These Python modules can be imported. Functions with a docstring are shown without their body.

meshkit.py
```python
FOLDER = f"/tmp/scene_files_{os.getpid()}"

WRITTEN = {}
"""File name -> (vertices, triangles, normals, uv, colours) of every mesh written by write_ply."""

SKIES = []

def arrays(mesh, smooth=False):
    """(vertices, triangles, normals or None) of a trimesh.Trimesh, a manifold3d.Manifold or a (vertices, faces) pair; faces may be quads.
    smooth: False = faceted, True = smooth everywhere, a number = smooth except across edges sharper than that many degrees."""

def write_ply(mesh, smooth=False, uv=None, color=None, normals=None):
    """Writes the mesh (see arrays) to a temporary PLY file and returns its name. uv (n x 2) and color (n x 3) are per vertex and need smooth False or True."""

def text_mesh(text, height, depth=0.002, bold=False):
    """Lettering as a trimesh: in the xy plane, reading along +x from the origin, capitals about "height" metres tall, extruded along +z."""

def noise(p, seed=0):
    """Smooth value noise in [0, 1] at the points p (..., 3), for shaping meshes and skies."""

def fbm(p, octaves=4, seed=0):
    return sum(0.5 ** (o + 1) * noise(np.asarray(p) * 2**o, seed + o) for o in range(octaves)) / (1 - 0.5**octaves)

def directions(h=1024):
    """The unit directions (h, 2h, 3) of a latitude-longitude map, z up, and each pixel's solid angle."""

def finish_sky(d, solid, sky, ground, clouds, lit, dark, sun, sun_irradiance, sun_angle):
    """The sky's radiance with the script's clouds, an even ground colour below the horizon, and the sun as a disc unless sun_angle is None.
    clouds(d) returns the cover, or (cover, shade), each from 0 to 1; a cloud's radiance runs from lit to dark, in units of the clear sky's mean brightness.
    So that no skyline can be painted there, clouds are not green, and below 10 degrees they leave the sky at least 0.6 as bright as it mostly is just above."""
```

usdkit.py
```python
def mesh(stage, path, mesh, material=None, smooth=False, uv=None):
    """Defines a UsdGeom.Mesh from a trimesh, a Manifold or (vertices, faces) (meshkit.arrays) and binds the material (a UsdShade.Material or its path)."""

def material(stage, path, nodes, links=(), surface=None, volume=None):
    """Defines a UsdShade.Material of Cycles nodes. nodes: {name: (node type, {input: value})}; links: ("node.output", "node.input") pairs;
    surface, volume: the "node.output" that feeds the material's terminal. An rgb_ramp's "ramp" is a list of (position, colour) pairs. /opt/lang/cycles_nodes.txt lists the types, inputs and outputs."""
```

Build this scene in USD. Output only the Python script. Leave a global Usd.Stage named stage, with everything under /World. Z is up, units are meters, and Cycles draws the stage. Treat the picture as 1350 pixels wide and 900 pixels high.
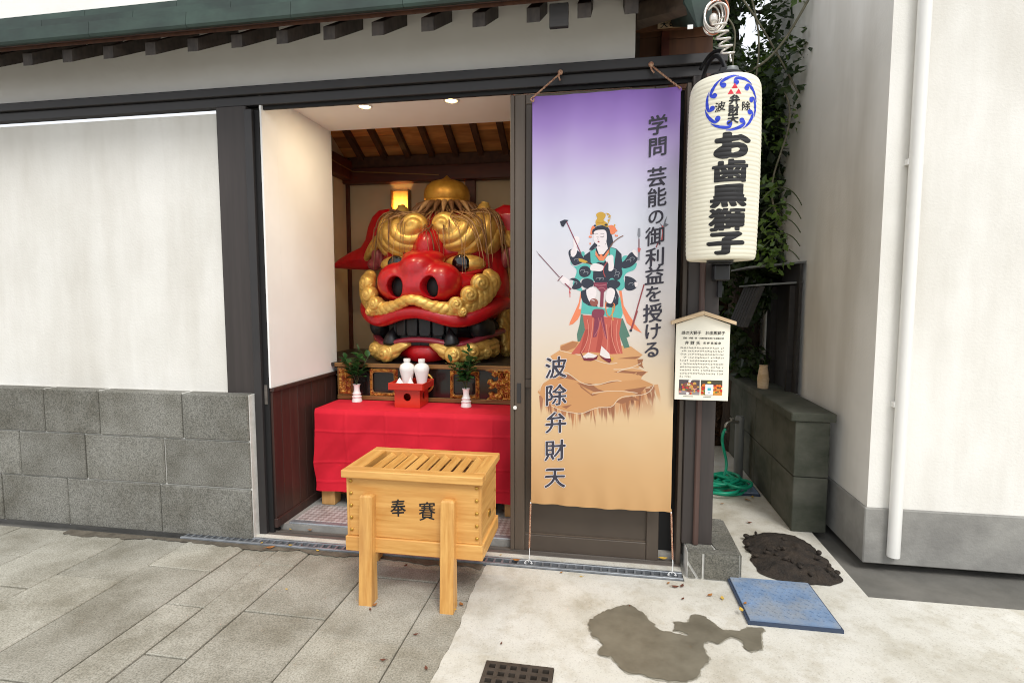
import math, random
import numpy as np, trimesh, manifold3d, usdkit, meshkit
from scipy.spatial import cKDTree
from shapely.geometry import Polygon, MultiPolygon, LineString, Point, box as sbox
from shapely import affinity, union_all
from pxr import Usd, UsdGeom, UsdLux, UsdShade, Gf, Sdf, Vt

stage = Usd.Stage.CreateInMemory()
UsdGeom.SetStageUpAxis(stage, 'Z')
UsdGeom.SetStageMetersPerUnit(stage, 1.0)
UsdGeom.Xform.Define(stage, '/World')
UsdGeom.Scope.Define(stage, '/World/Looks')
# ------------------------------------------------------------------ camera
PITCH, YAW = 4.6055, 9.7426          # degrees down, degrees left of the facade's normal
cam = UsdGeom.Camera.Define(stage, '/World/camera')
cam.AddTranslateOp().Set(Gf.Vec3d(0, 0, 1.5))
cam.AddRotateXYZOp().Set(Gf.Vec3f(90 - PITCH, 0, YAW))
cam.CreateHorizontalApertureAttr(36.0)
cam.CreateVerticalApertureAttr(24.0)
cam.CreateFocalLengthAttr(36.0 * 720 / 1350)
cam.CreateClippingRangeAttr(Gf.Vec2f(0.05, 500))
cam.CreateExposureAttr(0.62)
# ------------------------------------------------------------------ sky and sun (bright overcast)
SUN_DIR = np.array([0.35, -0.62, 0.90]); SUN_DIR = SUN_DIR / np.linalg.norm(SUN_DIR)
elev, rot = math.asin(SUN_DIR[2]), math.atan2(SUN_DIR[0], SUN_DIR[1])
skymat = usdkit.material(stage, '/World/Looks/sky_light', {
    'tc': ('texture_coordinate', {}),
    'n': ('noise_texture', {'scale': 2.2, 'detail': 5.0, 'roughness': 0.55}),
    'r': ('rgb_ramp', {'ramp': [(0.30, (4.4, 4.6, 4.9)), (0.7, (7.4, 7.4, 7.4))]}),
    's': ('sky_texture', {'sky_type': 'single_scattering', 'sun_disc': False, 'sun_elevation': elev, 'sun_rotation': rot}),
    'm': ('mix', {'mix_type': 'mix', 'fac': 0.88}),
    'b': ('background_shader', {'strength': 0.13})},
    [('tc.generated', 'n.vector'), ('n.fac', 'r.fac'), ('s.color', 'm.color1'), ('r.color', 'm.color2'), ('m.color', 'b.color')], surface='b.background')
dome = UsdLux.DomeLight.Define(stage, '/World/sky')
dome.CreateIntensityAttr(1.0)
UsdShade.MaterialBindingAPI.Apply(dome.GetPrim()).Bind(skymat)
dome.GetPrim().SetCustomDataByKey('kind', 'structure')
sun = UsdLux.DistantLight.Define(stage, '/World/sun')
sun.CreateNormalizeAttr(True)
sun.CreateIntensityAttr(0.36)
sun.CreateAngleAttr(20.0)
sun.CreateColorAttr(Gf.Vec3f(1.0, 0.985, 0.96))
_z = Gf.Vec3d(*[float(v) for v in SUN_DIR])
sun.AddTransformOp().Set(Gf.Matrix4d(1).SetRotate(Gf.Rotation(Gf.Vec3d(0, 0, 1), _z)))

# ------------------------------------------------------------------ materials
def S(r, g, b):
    return tuple(((c / 255.0) / 12.92 if c / 255.0 <= 0.04045 else ((c / 255.0 + 0.055) / 1.055) ** 2.4) for c in (r, g, b))
LK = {}
def M(name, col, rough=0.6, metal=0.0, col2=None, scale=(6, 6, 6), detail=5.0, lo=0.35, hi=0.65, bump=0.0, bscale=(60, 60, 60), bdist=0.01,
      coat=0.0, spec=0.5, rough2=None, emis=None, estr=0.0, trans=0.0, sss=0.0, col3=None, scale3=(1.2, 1.2, 1.2), f3=0.5, rnd=0.0, sheen=0.0):
    """One principled material: two tones mixed by noise, an optional third large-scale tone, noise bump."""
    N = {'p': ('principled_bsdf', {'base_color': col, 'roughness': rough, 'metallic': metal, 'coat_weight': coat, 'coat_roughness': 0.12, 'specular_ior_level': spec,
                                   'transmission_weight': trans, 'sheen_weight': sheen})}
    L = []
    if emis is not None:
        N['p'][1]['emission_color'] = emis; N['p'][1]['emission_strength'] = estr
    out = None
    N['g'] = ('geometry', {})
    if col2 is not None:
        N['mp'] = ('mapping', {'scale': scale}); N['n'] = ('noise_texture', {'scale': 1.0, 'detail': detail, 'roughness': 0.62})
        N['r'] = ('rgb_ramp', {'ramp': [(lo, col), (hi, col2)]})
        L += [('g.position', 'mp.vector'), ('mp.vector', 'n.vector'), ('n.fac', 'r.fac')]
        out = 'r.color'
        if rough2 is not None:
            N['mr'] = ('map_range', {'from_min': lo, 'from_max': hi, 'to_min': rough, 'to_max': rough2})
            L += [('n.fac', 'mr.value'), ('mr.result', 'p.roughness')]
    if col3 is not None:
        N['mp3'] = ('mapping', {'scale': scale3}); N['n3'] = ('noise_texture', {'scale': 1.0, 'detail': 4.0, 'roughness': 0.6})
        N['r3'] = ('rgb_ramp', {'ramp': [(0.42, (0, 0, 0)), (0.66, (f3, f3, f3))]})
        N['m3'] = ('mix', {'mix_type': 'mix', 'color1': col, 'color2': col3})
        L += [('g.position', 'mp3.vector'), ('mp3.vector', 'n3.vector'), ('n3.fac', 'r3.fac'), ('r3.color', 'm3.fac')]
        if out: L.append((out, 'm3.color1'))
        out = 'm3.color'
    if rnd > 0:
        N['oi'] = ('object_info', {}); N['hr'] = ('map_range', {'from_min': 0.0, 'from_max': 1.0, 'to_min': 1 - rnd, 'to_max': 1 + rnd})
        N['hv'] = ('hsv', {'color': col})
        L += [('oi.random', 'hr.value'), ('hr.result', 'hv.value')]
        if out: L.append((out, 'hv.color'))
        out = 'hv.color'
    if out: L.append((out, 'p.base_color'))
    if bump > 0:
        N['mb'] = ('mapping', {'scale': bscale}); N['nb'] = ('noise_texture', {'scale': 1.0, 'detail': 6.0, 'roughness': 0.6}); N['b'] = ('bump', {'strength': bump, 'distance': bdist})
        L += [('g.position', 'mb.vector'), ('mb.vector', 'nb.vector'), ('nb.fac', 'b.height'), ('b.normal', 'p.normal')]
    LK[name] = usdkit.material(stage, '/World/Looks/' + name, N, L, surface='p.BSDF')
    return LK[name]

M('plaster', S(246, 244, 238), .9, col2=S(238, 235, 228), scale=(1.6, 1.6, 2.2), bump=.12, bscale=(45, 45, 45), col3=S(222, 217, 207), scale3=(.7, .7, 2.4), f3=.35)
M('plaster_white', S(246, 244, 240), .92, col2=S(240, 237, 232), scale=(2, 2, 2), bump=.06, bscale=(90, 90, 90))
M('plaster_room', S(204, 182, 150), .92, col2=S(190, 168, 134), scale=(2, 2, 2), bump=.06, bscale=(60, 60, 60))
M('dark_frame', S(43, 41, 41), .45, col2=S(49, 46, 45), scale=(3, 3, 3), bump=.03, bscale=(60, 60, 60))
M('black_gap', S(16, 15, 15), .7)
M('bronze_aluminium', S(98, 86, 74), .42, metal=.15, col2=S(90, 78, 66), scale=(25, 25, 1.5), bump=.02, bscale=(120, 120, 6))
M('bronze_dark', S(82, 72, 62), .45, metal=.1, col2=S(76, 66, 57), scale=(3, 3, 3))
M('post_wood', S(60, 53, 50), .5, col2=S(52, 46, 43), scale=(30, 30, 1.5), bump=.05, bscale=(60, 60, 4))
M('trim_wood', S(84, 62, 54), .5, col2=S(70, 52, 46), scale=(30, 30, 2))
M('wainscot', S(68, 45, 38), .48, col2=S(52, 35, 30), scale=(40, 22, 1.6), bump=.06, bscale=(60, 40, 4), rnd=.18)
M('roof_timber', S(92, 56, 36), .6, col2=S(68, 40, 26), scale=(24, 3, 24), bump=.08, bscale=(60, 8, 60), rnd=.12)
M('ceiling_board', S(212, 144, 82), .55, col2=S(172, 106, 56), scale=(3, 18, 18), bump=.06, bscale=(8, 60, 60), rnd=.3)
M('red_timber', S(96, 44, 28), .5, col2=S(74, 33, 22), scale=(3, 20, 20), bump=.05, bscale=(8, 60, 60))
M('rafter_timber', S(66, 58, 52), .75, col2=S(46, 41, 38), scale=(40, 40, 9), bump=.25, bscale=(50, 50, 30), col3=S(90, 82, 74), scale3=(14, 14, 14), f3=.35)
M('copper_patina', S(56, 74, 65), .7, col2=S(42, 58, 52), scale=(5, 5, 5), bump=.1, bscale=(24, 24, 24), col3=S(40, 48, 44), scale3=(3, 3, 9), f3=.7, rnd=.15)
M('brown_board', S(112, 72, 44), .65, col2=S(86, 54, 33), scale=(18, 18, 2), bump=.1, bscale=(50, 50, 5), rnd=.18)
M('weathered_timber', S(92, 76, 62), .7, col2=S(66, 54, 45), scale=(4, 20, 20), bump=.15, bscale=(10, 60, 60))
LK['concrete'] = usdkit.material(stage, '/World/Looks/concrete', {   # trowelled concrete: broad grey-brown clouds, weathering blotches, sand grain and dark specks
    'g': ('geometry', {}), 'n1': ('noise_texture', {'scale': 1.7, 'detail': 7.0, 'roughness': .62}), 'r1': ('rgb_ramp', {'ramp': [(.32, S(174, 168, 153)), (.46, S(197, 193, 181)), (.66, S(210, 207, 198))]}),
    'n2': ('noise_texture', {'scale': 7.5, 'detail': 8.0, 'roughness': .7}), 'r2': ('rgb_ramp', {'ramp': [(.34, (.80, .77, .71)), (.52, (1, 1, 1)), (.75, (1.04, 1.04, 1.03))]}),
    'n3': ('noise_texture', {'scale': 160.0, 'detail': 3.0}), 'r3': ('rgb_ramp', {'ramp': [(.30, (.72, .70, .66)), (.42, (1, 1, 1)), (.7, (1.05, 1.05, 1.04))]}),
    'm1': ('mix', {'mix_type': 'multiply', 'fac': .85}), 'm2': ('mix', {'mix_type': 'multiply', 'fac': .8}),
    'v': ('voronoi_texture', {'scale': 1.1, 'feature': 'distance_to_edge', 'detail': 2.0}), 'b': ('bump', {'strength': .3, 'distance': .004}), 'p': ('principled_bsdf', {'roughness': .9})},
    [('g.position', 'n1.vector'), ('n1.fac', 'r1.fac'), ('g.position', 'n2.vector'), ('n2.fac', 'r2.fac'), ('g.position', 'n3.vector'), ('n3.fac', 'r3.fac'), ('r1.color', 'm1.color1'), ('r2.color', 'm1.color2'),
     ('m1.color', 'm2.color1'), ('r3.color', 'm2.color2'), ('m2.color', 'p.base_color'), ('n3.fac', 'b.height'), ('b.normal', 'p.normal')], surface='p.BSDF')
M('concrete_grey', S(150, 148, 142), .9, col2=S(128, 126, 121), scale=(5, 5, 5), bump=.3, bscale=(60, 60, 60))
M('retaining', S(86, 86, 76), .9, col2=S(54, 58, 46), scale=(3, 3, 5), bump=.4, bscale=(40, 40, 40))
def stone_mat(name, a, b, c):
    return usdkit.material(stage, '/World/Looks/' + name, {
        'g': ('geometry', {}), 'n': ('noise_texture', {'scale': 130.0, 'detail': 3.0, 'roughness': .7}), 'r': ('rgb_ramp', {'ramp': [(.34, a), (.5, b), (.68, c)]}),
        'n2': ('noise_texture', {'scale': 2.6, 'detail': 6.0, 'roughness': .65}), 'r2': ('rgb_ramp', {'ramp': [(.36, (.62, .60, .55)), (.62, (1.05, 1.05, 1.05))]}),
        'm': ('mix', {'mix_type': 'multiply', 'fac': 1.0}), 'oi': ('object_info', {}), 'mr': ('map_range', {'to_min': .9, 'to_max': 1.1}), 'h': ('hsv', {}),
        'b': ('bump', {'strength': .45, 'distance': .004}), 'p': ('principled_bsdf', {'roughness': .85})},
        [('g.position', 'n.vector'), ('n.fac', 'r.fac'), ('g.position', 'n2.vector'), ('n2.fac', 'r2.fac'), ('r.color', 'm.color1'), ('r2.color', 'm.color2'), ('m.color', 'h.color'),
         ('oi.random', 'mr.value'), ('mr.result', 'h.value'), ('h.color', 'p.base_color'), ('n.fac', 'b.height'), ('b.normal', 'p.normal')], surface='p.BSDF')
LK['paving'] = stone_mat('paving', S(130, 127, 115), S(163, 159, 146), S(184, 180, 167))
LK['base_stone'] = stone_mat('base_stone', S(88, 88, 82), S(124, 122, 114), S(150, 148, 140))
M('mortar', S(226, 224, 218), .9, col2=S(206, 204, 196), scale=(20, 20, 20), bump=.3, bscale=(120, 120, 120))
M('joint_dirt', S(112, 104, 90), .95, col2=S(78, 71, 60), scale=(9, 9, 9), bump=.5, bscale=(90, 90, 90))
M('asphalt', S(118, 115, 108), .9, col2=S(96, 94, 88), scale=(3, 3, 3), bump=.3, bscale=(120, 120, 120))
M('wet', S(116, 110, 95), .38, col2=S(98, 92, 78), scale=(9, 9, 9), bump=.15, bscale=(110, 110, 110), bdist=.005, col3=S(132, 126, 110), scale3=(4, 4, 4), f3=.5)
M('galvanised', S(158, 162, 166), .45, metal=.55, col2=S(132, 136, 140), scale=(14, 14, 14), bump=.05, bscale=(60, 60, 60))
M('track_metal', S(120, 112, 104), .5, metal=.3, col2=S(96, 90, 84), scale=(2, 30, 30))
M('soil', S(58, 48, 38), .9, col2=S(36, 30, 24), scale=(14, 14, 14), bump=.8, bscale=(50, 50, 50), bdist=.02)
M('cast_iron', S(82, 74, 66), .6, metal=.3, col2=S(64, 56, 48), scale=(16, 16, 16), bump=.2, bscale=(80, 80, 80))
M('blue_plastic', S(124, 146, 174), .6, col2=S(106, 128, 156), scale=(9, 9, 9), col3=S(150, 150, 146), scale3=(7, 7, 7), f3=.6)
M('blue_edge', S(52, 64, 84), .6)
M('hose_green', S(30, 170, 132), .35, col2=S(22, 146, 112), scale=(9, 9, 9))
M('pipe_grey', S(118, 120, 118), .55, col2=S(98, 100, 98), scale=(10, 10, 3))
M('tap_metal', S(170, 165, 155), .3, metal=.9)
M('box_wood', S(222, 172, 98), .45, col2=S(192, 136, 66), scale=(3.0, 24, 42), detail=6, lo=.38, hi=.64, bump=.03, bscale=(6, 60, 90), coat=.12, col3=S(206, 150, 80), scale3=(1.5, 2, 9), f3=.8)
M('box_wood_up', S(222, 172, 98), .45, col3=S(186, 134, 74), scale3=(9, 9, 2.2), f3=.7, col2=S(194, 138, 68), scale=(42, 42, 2.5), detail=6, lo=.38, hi=.64, bump=.03, bscale=(60, 60, 6), coat=.12)
M('box_wood_deep', S(220, 170, 96), .45, rnd=.07, col2=S(192, 136, 66), scale=(40, 2.6, 40), detail=6, lo=.38, hi=.64, bump=.03, bscale=(60, 6, 60), coat=.12)
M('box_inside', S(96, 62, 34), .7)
M('brass', S(190, 150, 72), .35, metal=.9)
M('ink', S(24, 22, 22), .6)
M('banner_ink', S(58, 56, 66), .8)
M('banner_halo', S(226, 222, 226), .85)
M('pale_wood', S(214, 190, 156), .6, col2=S(190, 160, 122), scale=(3, 30, 30))
M('table_wood', S(206, 162, 102), .6, col2=S(182, 134, 76), scale=(18, 18, 3))
M('cloth_red', S(214, 16, 44), .82, col2=S(202, 12, 38), scale=(4, 4, 4), bump=.05, bscale=(300, 300, 300), bdist=.002, sheen=.0)
M('lacquer_red', S(200, 15, 27), .28, col2=S(180, 11, 22), scale=(7, 7, 7), coat=.18, col3=S(140, 10, 18), scale3=(26, 26, 26), f3=.35, bump=.04, bscale=(60, 60, 60), bdist=.004, rough2=.42)
M('lip_dark', S(150, 52, 64), .3, col2=S(132, 40, 52), scale=(8, 8, 8), coat=.3)
M('flesh_pink', S(176, 84, 84), .4, col2=S(150, 62, 66), scale=(9, 9, 9))
M('gold', S(238, 200, 112), .34, metal=.45, col3=S(176, 112, 50), scale3=(24, 24, 24), f3=.35, col2=S(222, 174, 84), scale=(16, 16, 16), lo=.36, hi=.66, bump=.06, bscale=(70, 70, 70), bdist=.003, rough2=.46)
M('gold_dark', S(206, 152, 58), .42, metal=.45, col2=S(178, 122, 40), scale=(14, 14, 14), bump=.15, bscale=(70, 70, 70), bdist=.004, col3=S(200, 152, 62), scale3=(8, 8, 8), f3=.6)
M('tooth_black', S(27, 27, 29), .45, col2=S(20, 20, 21), scale=(8, 8, 8))
M('mouth_black', S(14, 12, 12), .6)
M('pupil_black', S(8, 8, 9), .08, coat=.8)
M('hair_brown', S(186, 146, 100), .5, col2=S(150, 108, 68), scale=(60, 60, 4))
M('hair_dark', S(126, 88, 56), .5, col2=S(98, 64, 40), scale=(60, 60, 4))
M('lacquer_black', S(20, 17, 16), .16, coat=.5)
M('platform_top', S(46, 42, 39), .35, col2=S(38, 34, 32), scale=(3, 14, 14))
M('gilt_brown', S(152, 112, 66), .45, metal=.3, col2=S(122, 88, 50), scale=(4, 30, 30))
M('carved_gilt', S(212, 160, 76), .42, metal=.5, col2=S(158, 74, 42), scale=(36, 36, 36), lo=.42, hi=.6, bump=.5, bscale=(60, 60, 60), bdist=.01)
M('sanbo_red', S(200, 44, 24), .3, col2=S(182, 36, 20), scale=(4, 4, 20), coat=.3)
M('porcelain', S(238, 236, 232), .14, coat=.5)
M('leaf_green', S(58, 98, 46), .35, col2=S(40, 74, 36), scale=(20, 20, 20), rnd=.25)
M('stem_green', S(70, 80, 44), .6)
M('lantern_paper', S(233, 228, 208), .75, col2=S(224, 218, 196), scale=(4, 4, 3))
M('lantern_blue', S(34, 62, 190), .6)
M('lantern_red', S(214, 44, 62), .6)
M('black_plastic', S(22, 22, 23), .35)
M('black_metal', S(28, 28, 30), .4, metal=.3)
M('coil_silver', S(214, 208, 198), .22, metal=.6)
M('coil_red', S(190, 110, 74), .4)
M('rope_red', S(150, 96, 74), .8, col2=S(196, 160, 130), scale=(150, 150, 90), lo=.42, hi=.58)
M('string_white', S(226, 226, 224), .7)
M('sign_board', S(238, 232, 214), .6)
M('bark', S(74, 60, 48), .9, col2=S(46, 38, 30), scale=(16, 16, 5), bump=.9, bscale=(30, 30, 10), bdist=.03)
M('litter_bank', S(84, 64, 46), .95, col2=S(46, 34, 25), scale=(22, 22, 22), bump=1., bscale=(30, 30, 30), bdist=.04)
M('vine', S(120, 116, 96), .8, col2=S(92, 88, 70), scale=(12, 12, 12))
M('neighbour_wall', S(232, 229, 222), .9, col2=S(222, 219, 211), scale=(1.3, 1.3, 1.6), bump=.2, bscale=(70, 70, 70), col3=S(196, 190, 178), scale3=(2.6, 2.6, .5), f3=.55)
M('damp', S(158, 152, 136), .8, col2=S(146, 140, 124), scale=(14, 14, 14), bump=.2, bscale=(110, 110, 110), bdist=.005)
M('dark_board', S(44, 40, 37), .7, col2=S(32, 29, 27), scale=(3, 20, 20), bump=.2, bscale=(10, 60, 60))
M('tin_grey', S(132, 134, 132), .5, metal=.5, col2=S(108, 110, 108), scale=(9, 9, 9))
M('dry_leaf', S(170, 118, 60), .8, col2=S(138, 84, 44), scale=(60, 60, 60))
M('dry_leaf_dark', S(112, 64, 44), .8, col2=S(88, 50, 36), scale=(60, 60, 60))
M('dry_leaf_yellow', S(212, 178, 74), .75, col2=S(190, 150, 60), scale=(60, 60, 60))
M('lamp_glass', (1, .85, .6), .5, emis=(1.0, .78, .36), estr=4.0)
M('white_enamel', S(230, 228, 222), .4)
M('bulb', (1, .8, .5), .5, emis=(1.0, .66, .22), estr=170.0)
LK['lamp_shade'] = usdkit.material(stage, '/World/Looks/lamp_shade', {
    'd': ('diffuse_bsdf', {'color': (.7, .54, .32)}), 't': ('translucent_bsdf', {'color': (.80, .60, .34)}), 'm': ('mix_closure', {'fac': .7})},
    [('d.BSDF', 'm.closure1'), ('t.BSDF', 'm.closure2')], surface='m.closure')
LK['glass'] = usdkit.material(stage, '/World/Looks/glass', {
    'f': ('fresnel', {'IOR': 1.6}), 't': ('transparent_bsdf', {'color': (.72, .74, .72)}), 'g': ('glossy_bsdf', {'roughness': .01, 'color': (.9, .9, .9)}), 'm': ('mix_closure', {})},
    [('f.fac', 'm.fac'), ('t.BSDF', 'm.closure1'), ('g.BSDF', 'm.closure2')], surface='m.closure')
def leaf_mat(name, a, b, tr):
    LK[name] = usdkit.material(stage, '/World/Looks/' + name, {
        'g': ('geometry', {}), 'n': ('noise_texture', {'scale': 5.0, 'detail': 3.0}), 'r': ('rgb_ramp', {'ramp': [(.35, a), (.65, b)]}),
        'hv': ('hsv', {}), 'mr': ('map_range', {'to_min': .45, 'to_max': 1.5}),
        'p': ('principled_bsdf', {'roughness': .45}), 't': ('translucent_bsdf', {'color': tr}), 'm': ('mix_closure', {'fac': .3})},
        [('g.position', 'n.vector'), ('n.fac', 'r.fac'), ('g.random_per_island', 'mr.value'), ('mr.result', 'hv.value'), ('r.color', 'hv.color'), ('hv.color', 'p.base_color'), ('p.BSDF', 'm.closure1'), ('t.BSDF', 'm.closure2')], surface='m.closure')
leaf_mat('ivy', S(46, 62, 40), S(74, 94, 54), S(80, 110, 34))
leaf_mat('ivy_bright', S(98, 132, 56), S(126, 158, 72), S(120, 160, 44))
leaf_mat('litter', S(92, 66, 44), S(132, 98, 64), S(100, 60, 30))
def painted(name, rough=.75):
    LK[name] = usdkit.material(stage, '/World/Looks/' + name, {'a': ('attribute', {'attribute': 'tint'}), 'p': ('principled_bsdf', {'roughness': rough})}, [('a.color', 'p.base_color')], surface='p.BSDF')
painted('photo_print', .4)
LK['print_ink'] = usdkit.material(stage, '/World/Looks/print_ink', {'a': ('attribute', {'attribute': 'tint'}), 'p': ('principled_bsdf', {'roughness': .62, 'specular_ior_level': .35}), 'tr': ('translucent_bsdf', {}), 'm': ('mix_closure', {'fac': .12})},
    [('a.color', 'p.base_color'), ('a.color', 'tr.color'), ('p.BSDF', 'm.closure1'), ('tr.BSDF', 'm.closure2')], surface='m.closure')
LK['banner'] = usdkit.material(stage, '/World/Looks/banner', {
    'g': ('geometry', {}), 's': ('separate_xyz', {}), 'mr': ('map_range', {'from_min': .34, 'from_max': 2.57, 'to_min': 0, 'to_max': 1}),
    'n': ('noise_texture', {'scale': 3.0, 'detail': 2.0}), 'a': ('math', {'math_type': 'multiply_add', 'value2': .06, 'value3': -.03}), 'ad': ('math', {'math_type': 'add'}),
    'r': ('rgb_ramp', {'ramp': [(0.0, S(202, 158, 106)), (.10, S(210, 168, 118)), (.22, S(220, 188, 144)), (.34, S(224, 202, 172)), (.45, S(224, 213, 202)), (.58, S(222, 218, 222)), (.70, S(219, 221, 232)),
                              (.78, S(208, 204, 226)), (.86, S(186, 168, 212)), (.93, S(158, 128, 196)), (1.0, S(136, 100, 180))]}),
    'nb': ('noise_texture', {'scale': 900.0}), 'b': ('bump', {'strength': .08, 'distance': .001}), 'p': ('principled_bsdf', {'roughness': .62, 'specular_ior_level': .35}), 'tr': ('translucent_bsdf', {}), 'm': ('mix_closure', {'fac': .12})},
    [('g.position', 's.vector'), ('s.z', 'mr.value'), ('g.position', 'n.vector'), ('n.fac', 'a.value1'), ('mr.result', 'ad.value1'), ('a.value', 'ad.value2'), ('ad.value', 'r.fac'), ('r.color', 'p.base_color'), ('r.color', 'tr.color'),
     ('g.position', 'nb.vector'), ('nb.fac', 'b.height'), ('b.normal', 'p.normal'), ('p.BSDF', 'm.closure1'), ('tr.BSDF', 'm.closure2')], surface='m.closure')
LK['tread'] = usdkit.material(stage, '/World/Looks/tread', {   # moulded chequer relief of the floor plate, too fine to model stud by stud
    'g': ('geometry', {}), 'mp': ('mapping', {'rotation': (0, 0, .785), 'scale': (1, 1, 1)}), 'c': ('checker_texture', {'scale': 38.0, 'color1': S(184, 179, 177), 'color2': S(152, 142, 140)}),
    'n': ('noise_texture', {'scale': 14.0, 'detail': 4.0}), 'r': ('rgb_ramp', {'ramp': [(.3, (.75, .72, .70)), (.65, (1.1, 1.1, 1.1))]}), 'm': ('mix', {'mix_type': 'multiply', 'fac': 1.0}),
    'b': ('bump', {'strength': .5, 'distance': .004}), 'p': ('principled_bsdf', {'roughness': .55, 'metallic': .15})},
    [('g.position', 'mp.vector'), ('mp.vector', 'c.vector'), ('g.position', 'n.vector'), ('n.fac', 'r.fac'), ('c.color', 'm.color1'), ('r.color', 'm.color2'), ('m.color', 'p.base_color'), ('c.fac', 'b.height'), ('b.normal', 'p.normal')], surface='p.BSDF')

# ------------------------------------------------------------------ scene helpers
USED, LOC = {}, {}
def numbered(parent, name):
    n = USED.get((parent, name), 0); USED[(parent, name)] = n + 1
    return f'{parent}/{name}' if n == 0 else f'{parent}/{name}_{n:03d}'
def tag(p, label=None, cat=None, group=None, kind=None):
    p = p.GetPrim() if hasattr(p, 'GetPrim') else p
    for k, v in (('label', label), ('category', cat), ('group', group), ('kind', kind)):
        if v: p.SetCustomDataByKey(k, v)
    return p
def thing(name, label, cat, loc=(0, 0, 0), group=None, kind=None):
    path = numbered('/World', name)
    x = UsdGeom.Xform.Define(stage, path); x.AddTranslateOp().Set(Gf.Vec3d(*map(float, loc)))
    tag(x, label, cat, group, kind); LOC[path] = np.array(loc, float)
    return path
def cat_(ms): return ms[0] if len(ms) == 1 else trimesh.util.concatenate(ms)
def obj(name, mesh, mat, parent=None, smooth=False, label=None, cat=None, group=None, kind=None):
    """ONE mesh prim, given in world coordinates, under a thing (or a part of it) or under /World."""
    par = parent or '/World'
    path = numbered(par, name)
    if isinstance(mesh, list): mesh = cat_(mesh)
    v, f, n = meshkit.arrays(mesh, smooth)
    off = LOC.get(par, np.zeros(3)); LOC[path] = off
    mm = trimesh.Trimesh(v - off, f, process=False)
    p = usdkit.mesh(stage, path, mm, LK[mat], smooth=False)
    if n is not None:
        p.CreateNormalsAttr(Vt.Vec3fArray.FromNumpy(n.astype(np.float32))); p.SetNormalsInterpolation('vertex')
    tag(p, label, cat, group, kind)
    return path
def dup(src, loc, label=None, group=None, rotz=0.0, name=None, scale=None):
    """A copy of a thing with its parts under the next number."""
    path = numbered('/World', name or src.rsplit('/', 1)[1])
    x = UsdGeom.Xform.Define(stage, path)
    x.GetPrim().GetReferences().AddInternalReference(src)
    x.ClearXformOpOrder()
    x.AddTranslateOp().Set(Gf.Vec3d(*map(float, loc)))
    if rotz: x.AddRotateZOp().Set(float(rotz))
    if scale: x.AddScaleOp().Set(Gf.Vec3f(*scale))
    tag(x, label, None, group); x.GetPrim().SetInstanceable(True)
    return path

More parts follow.
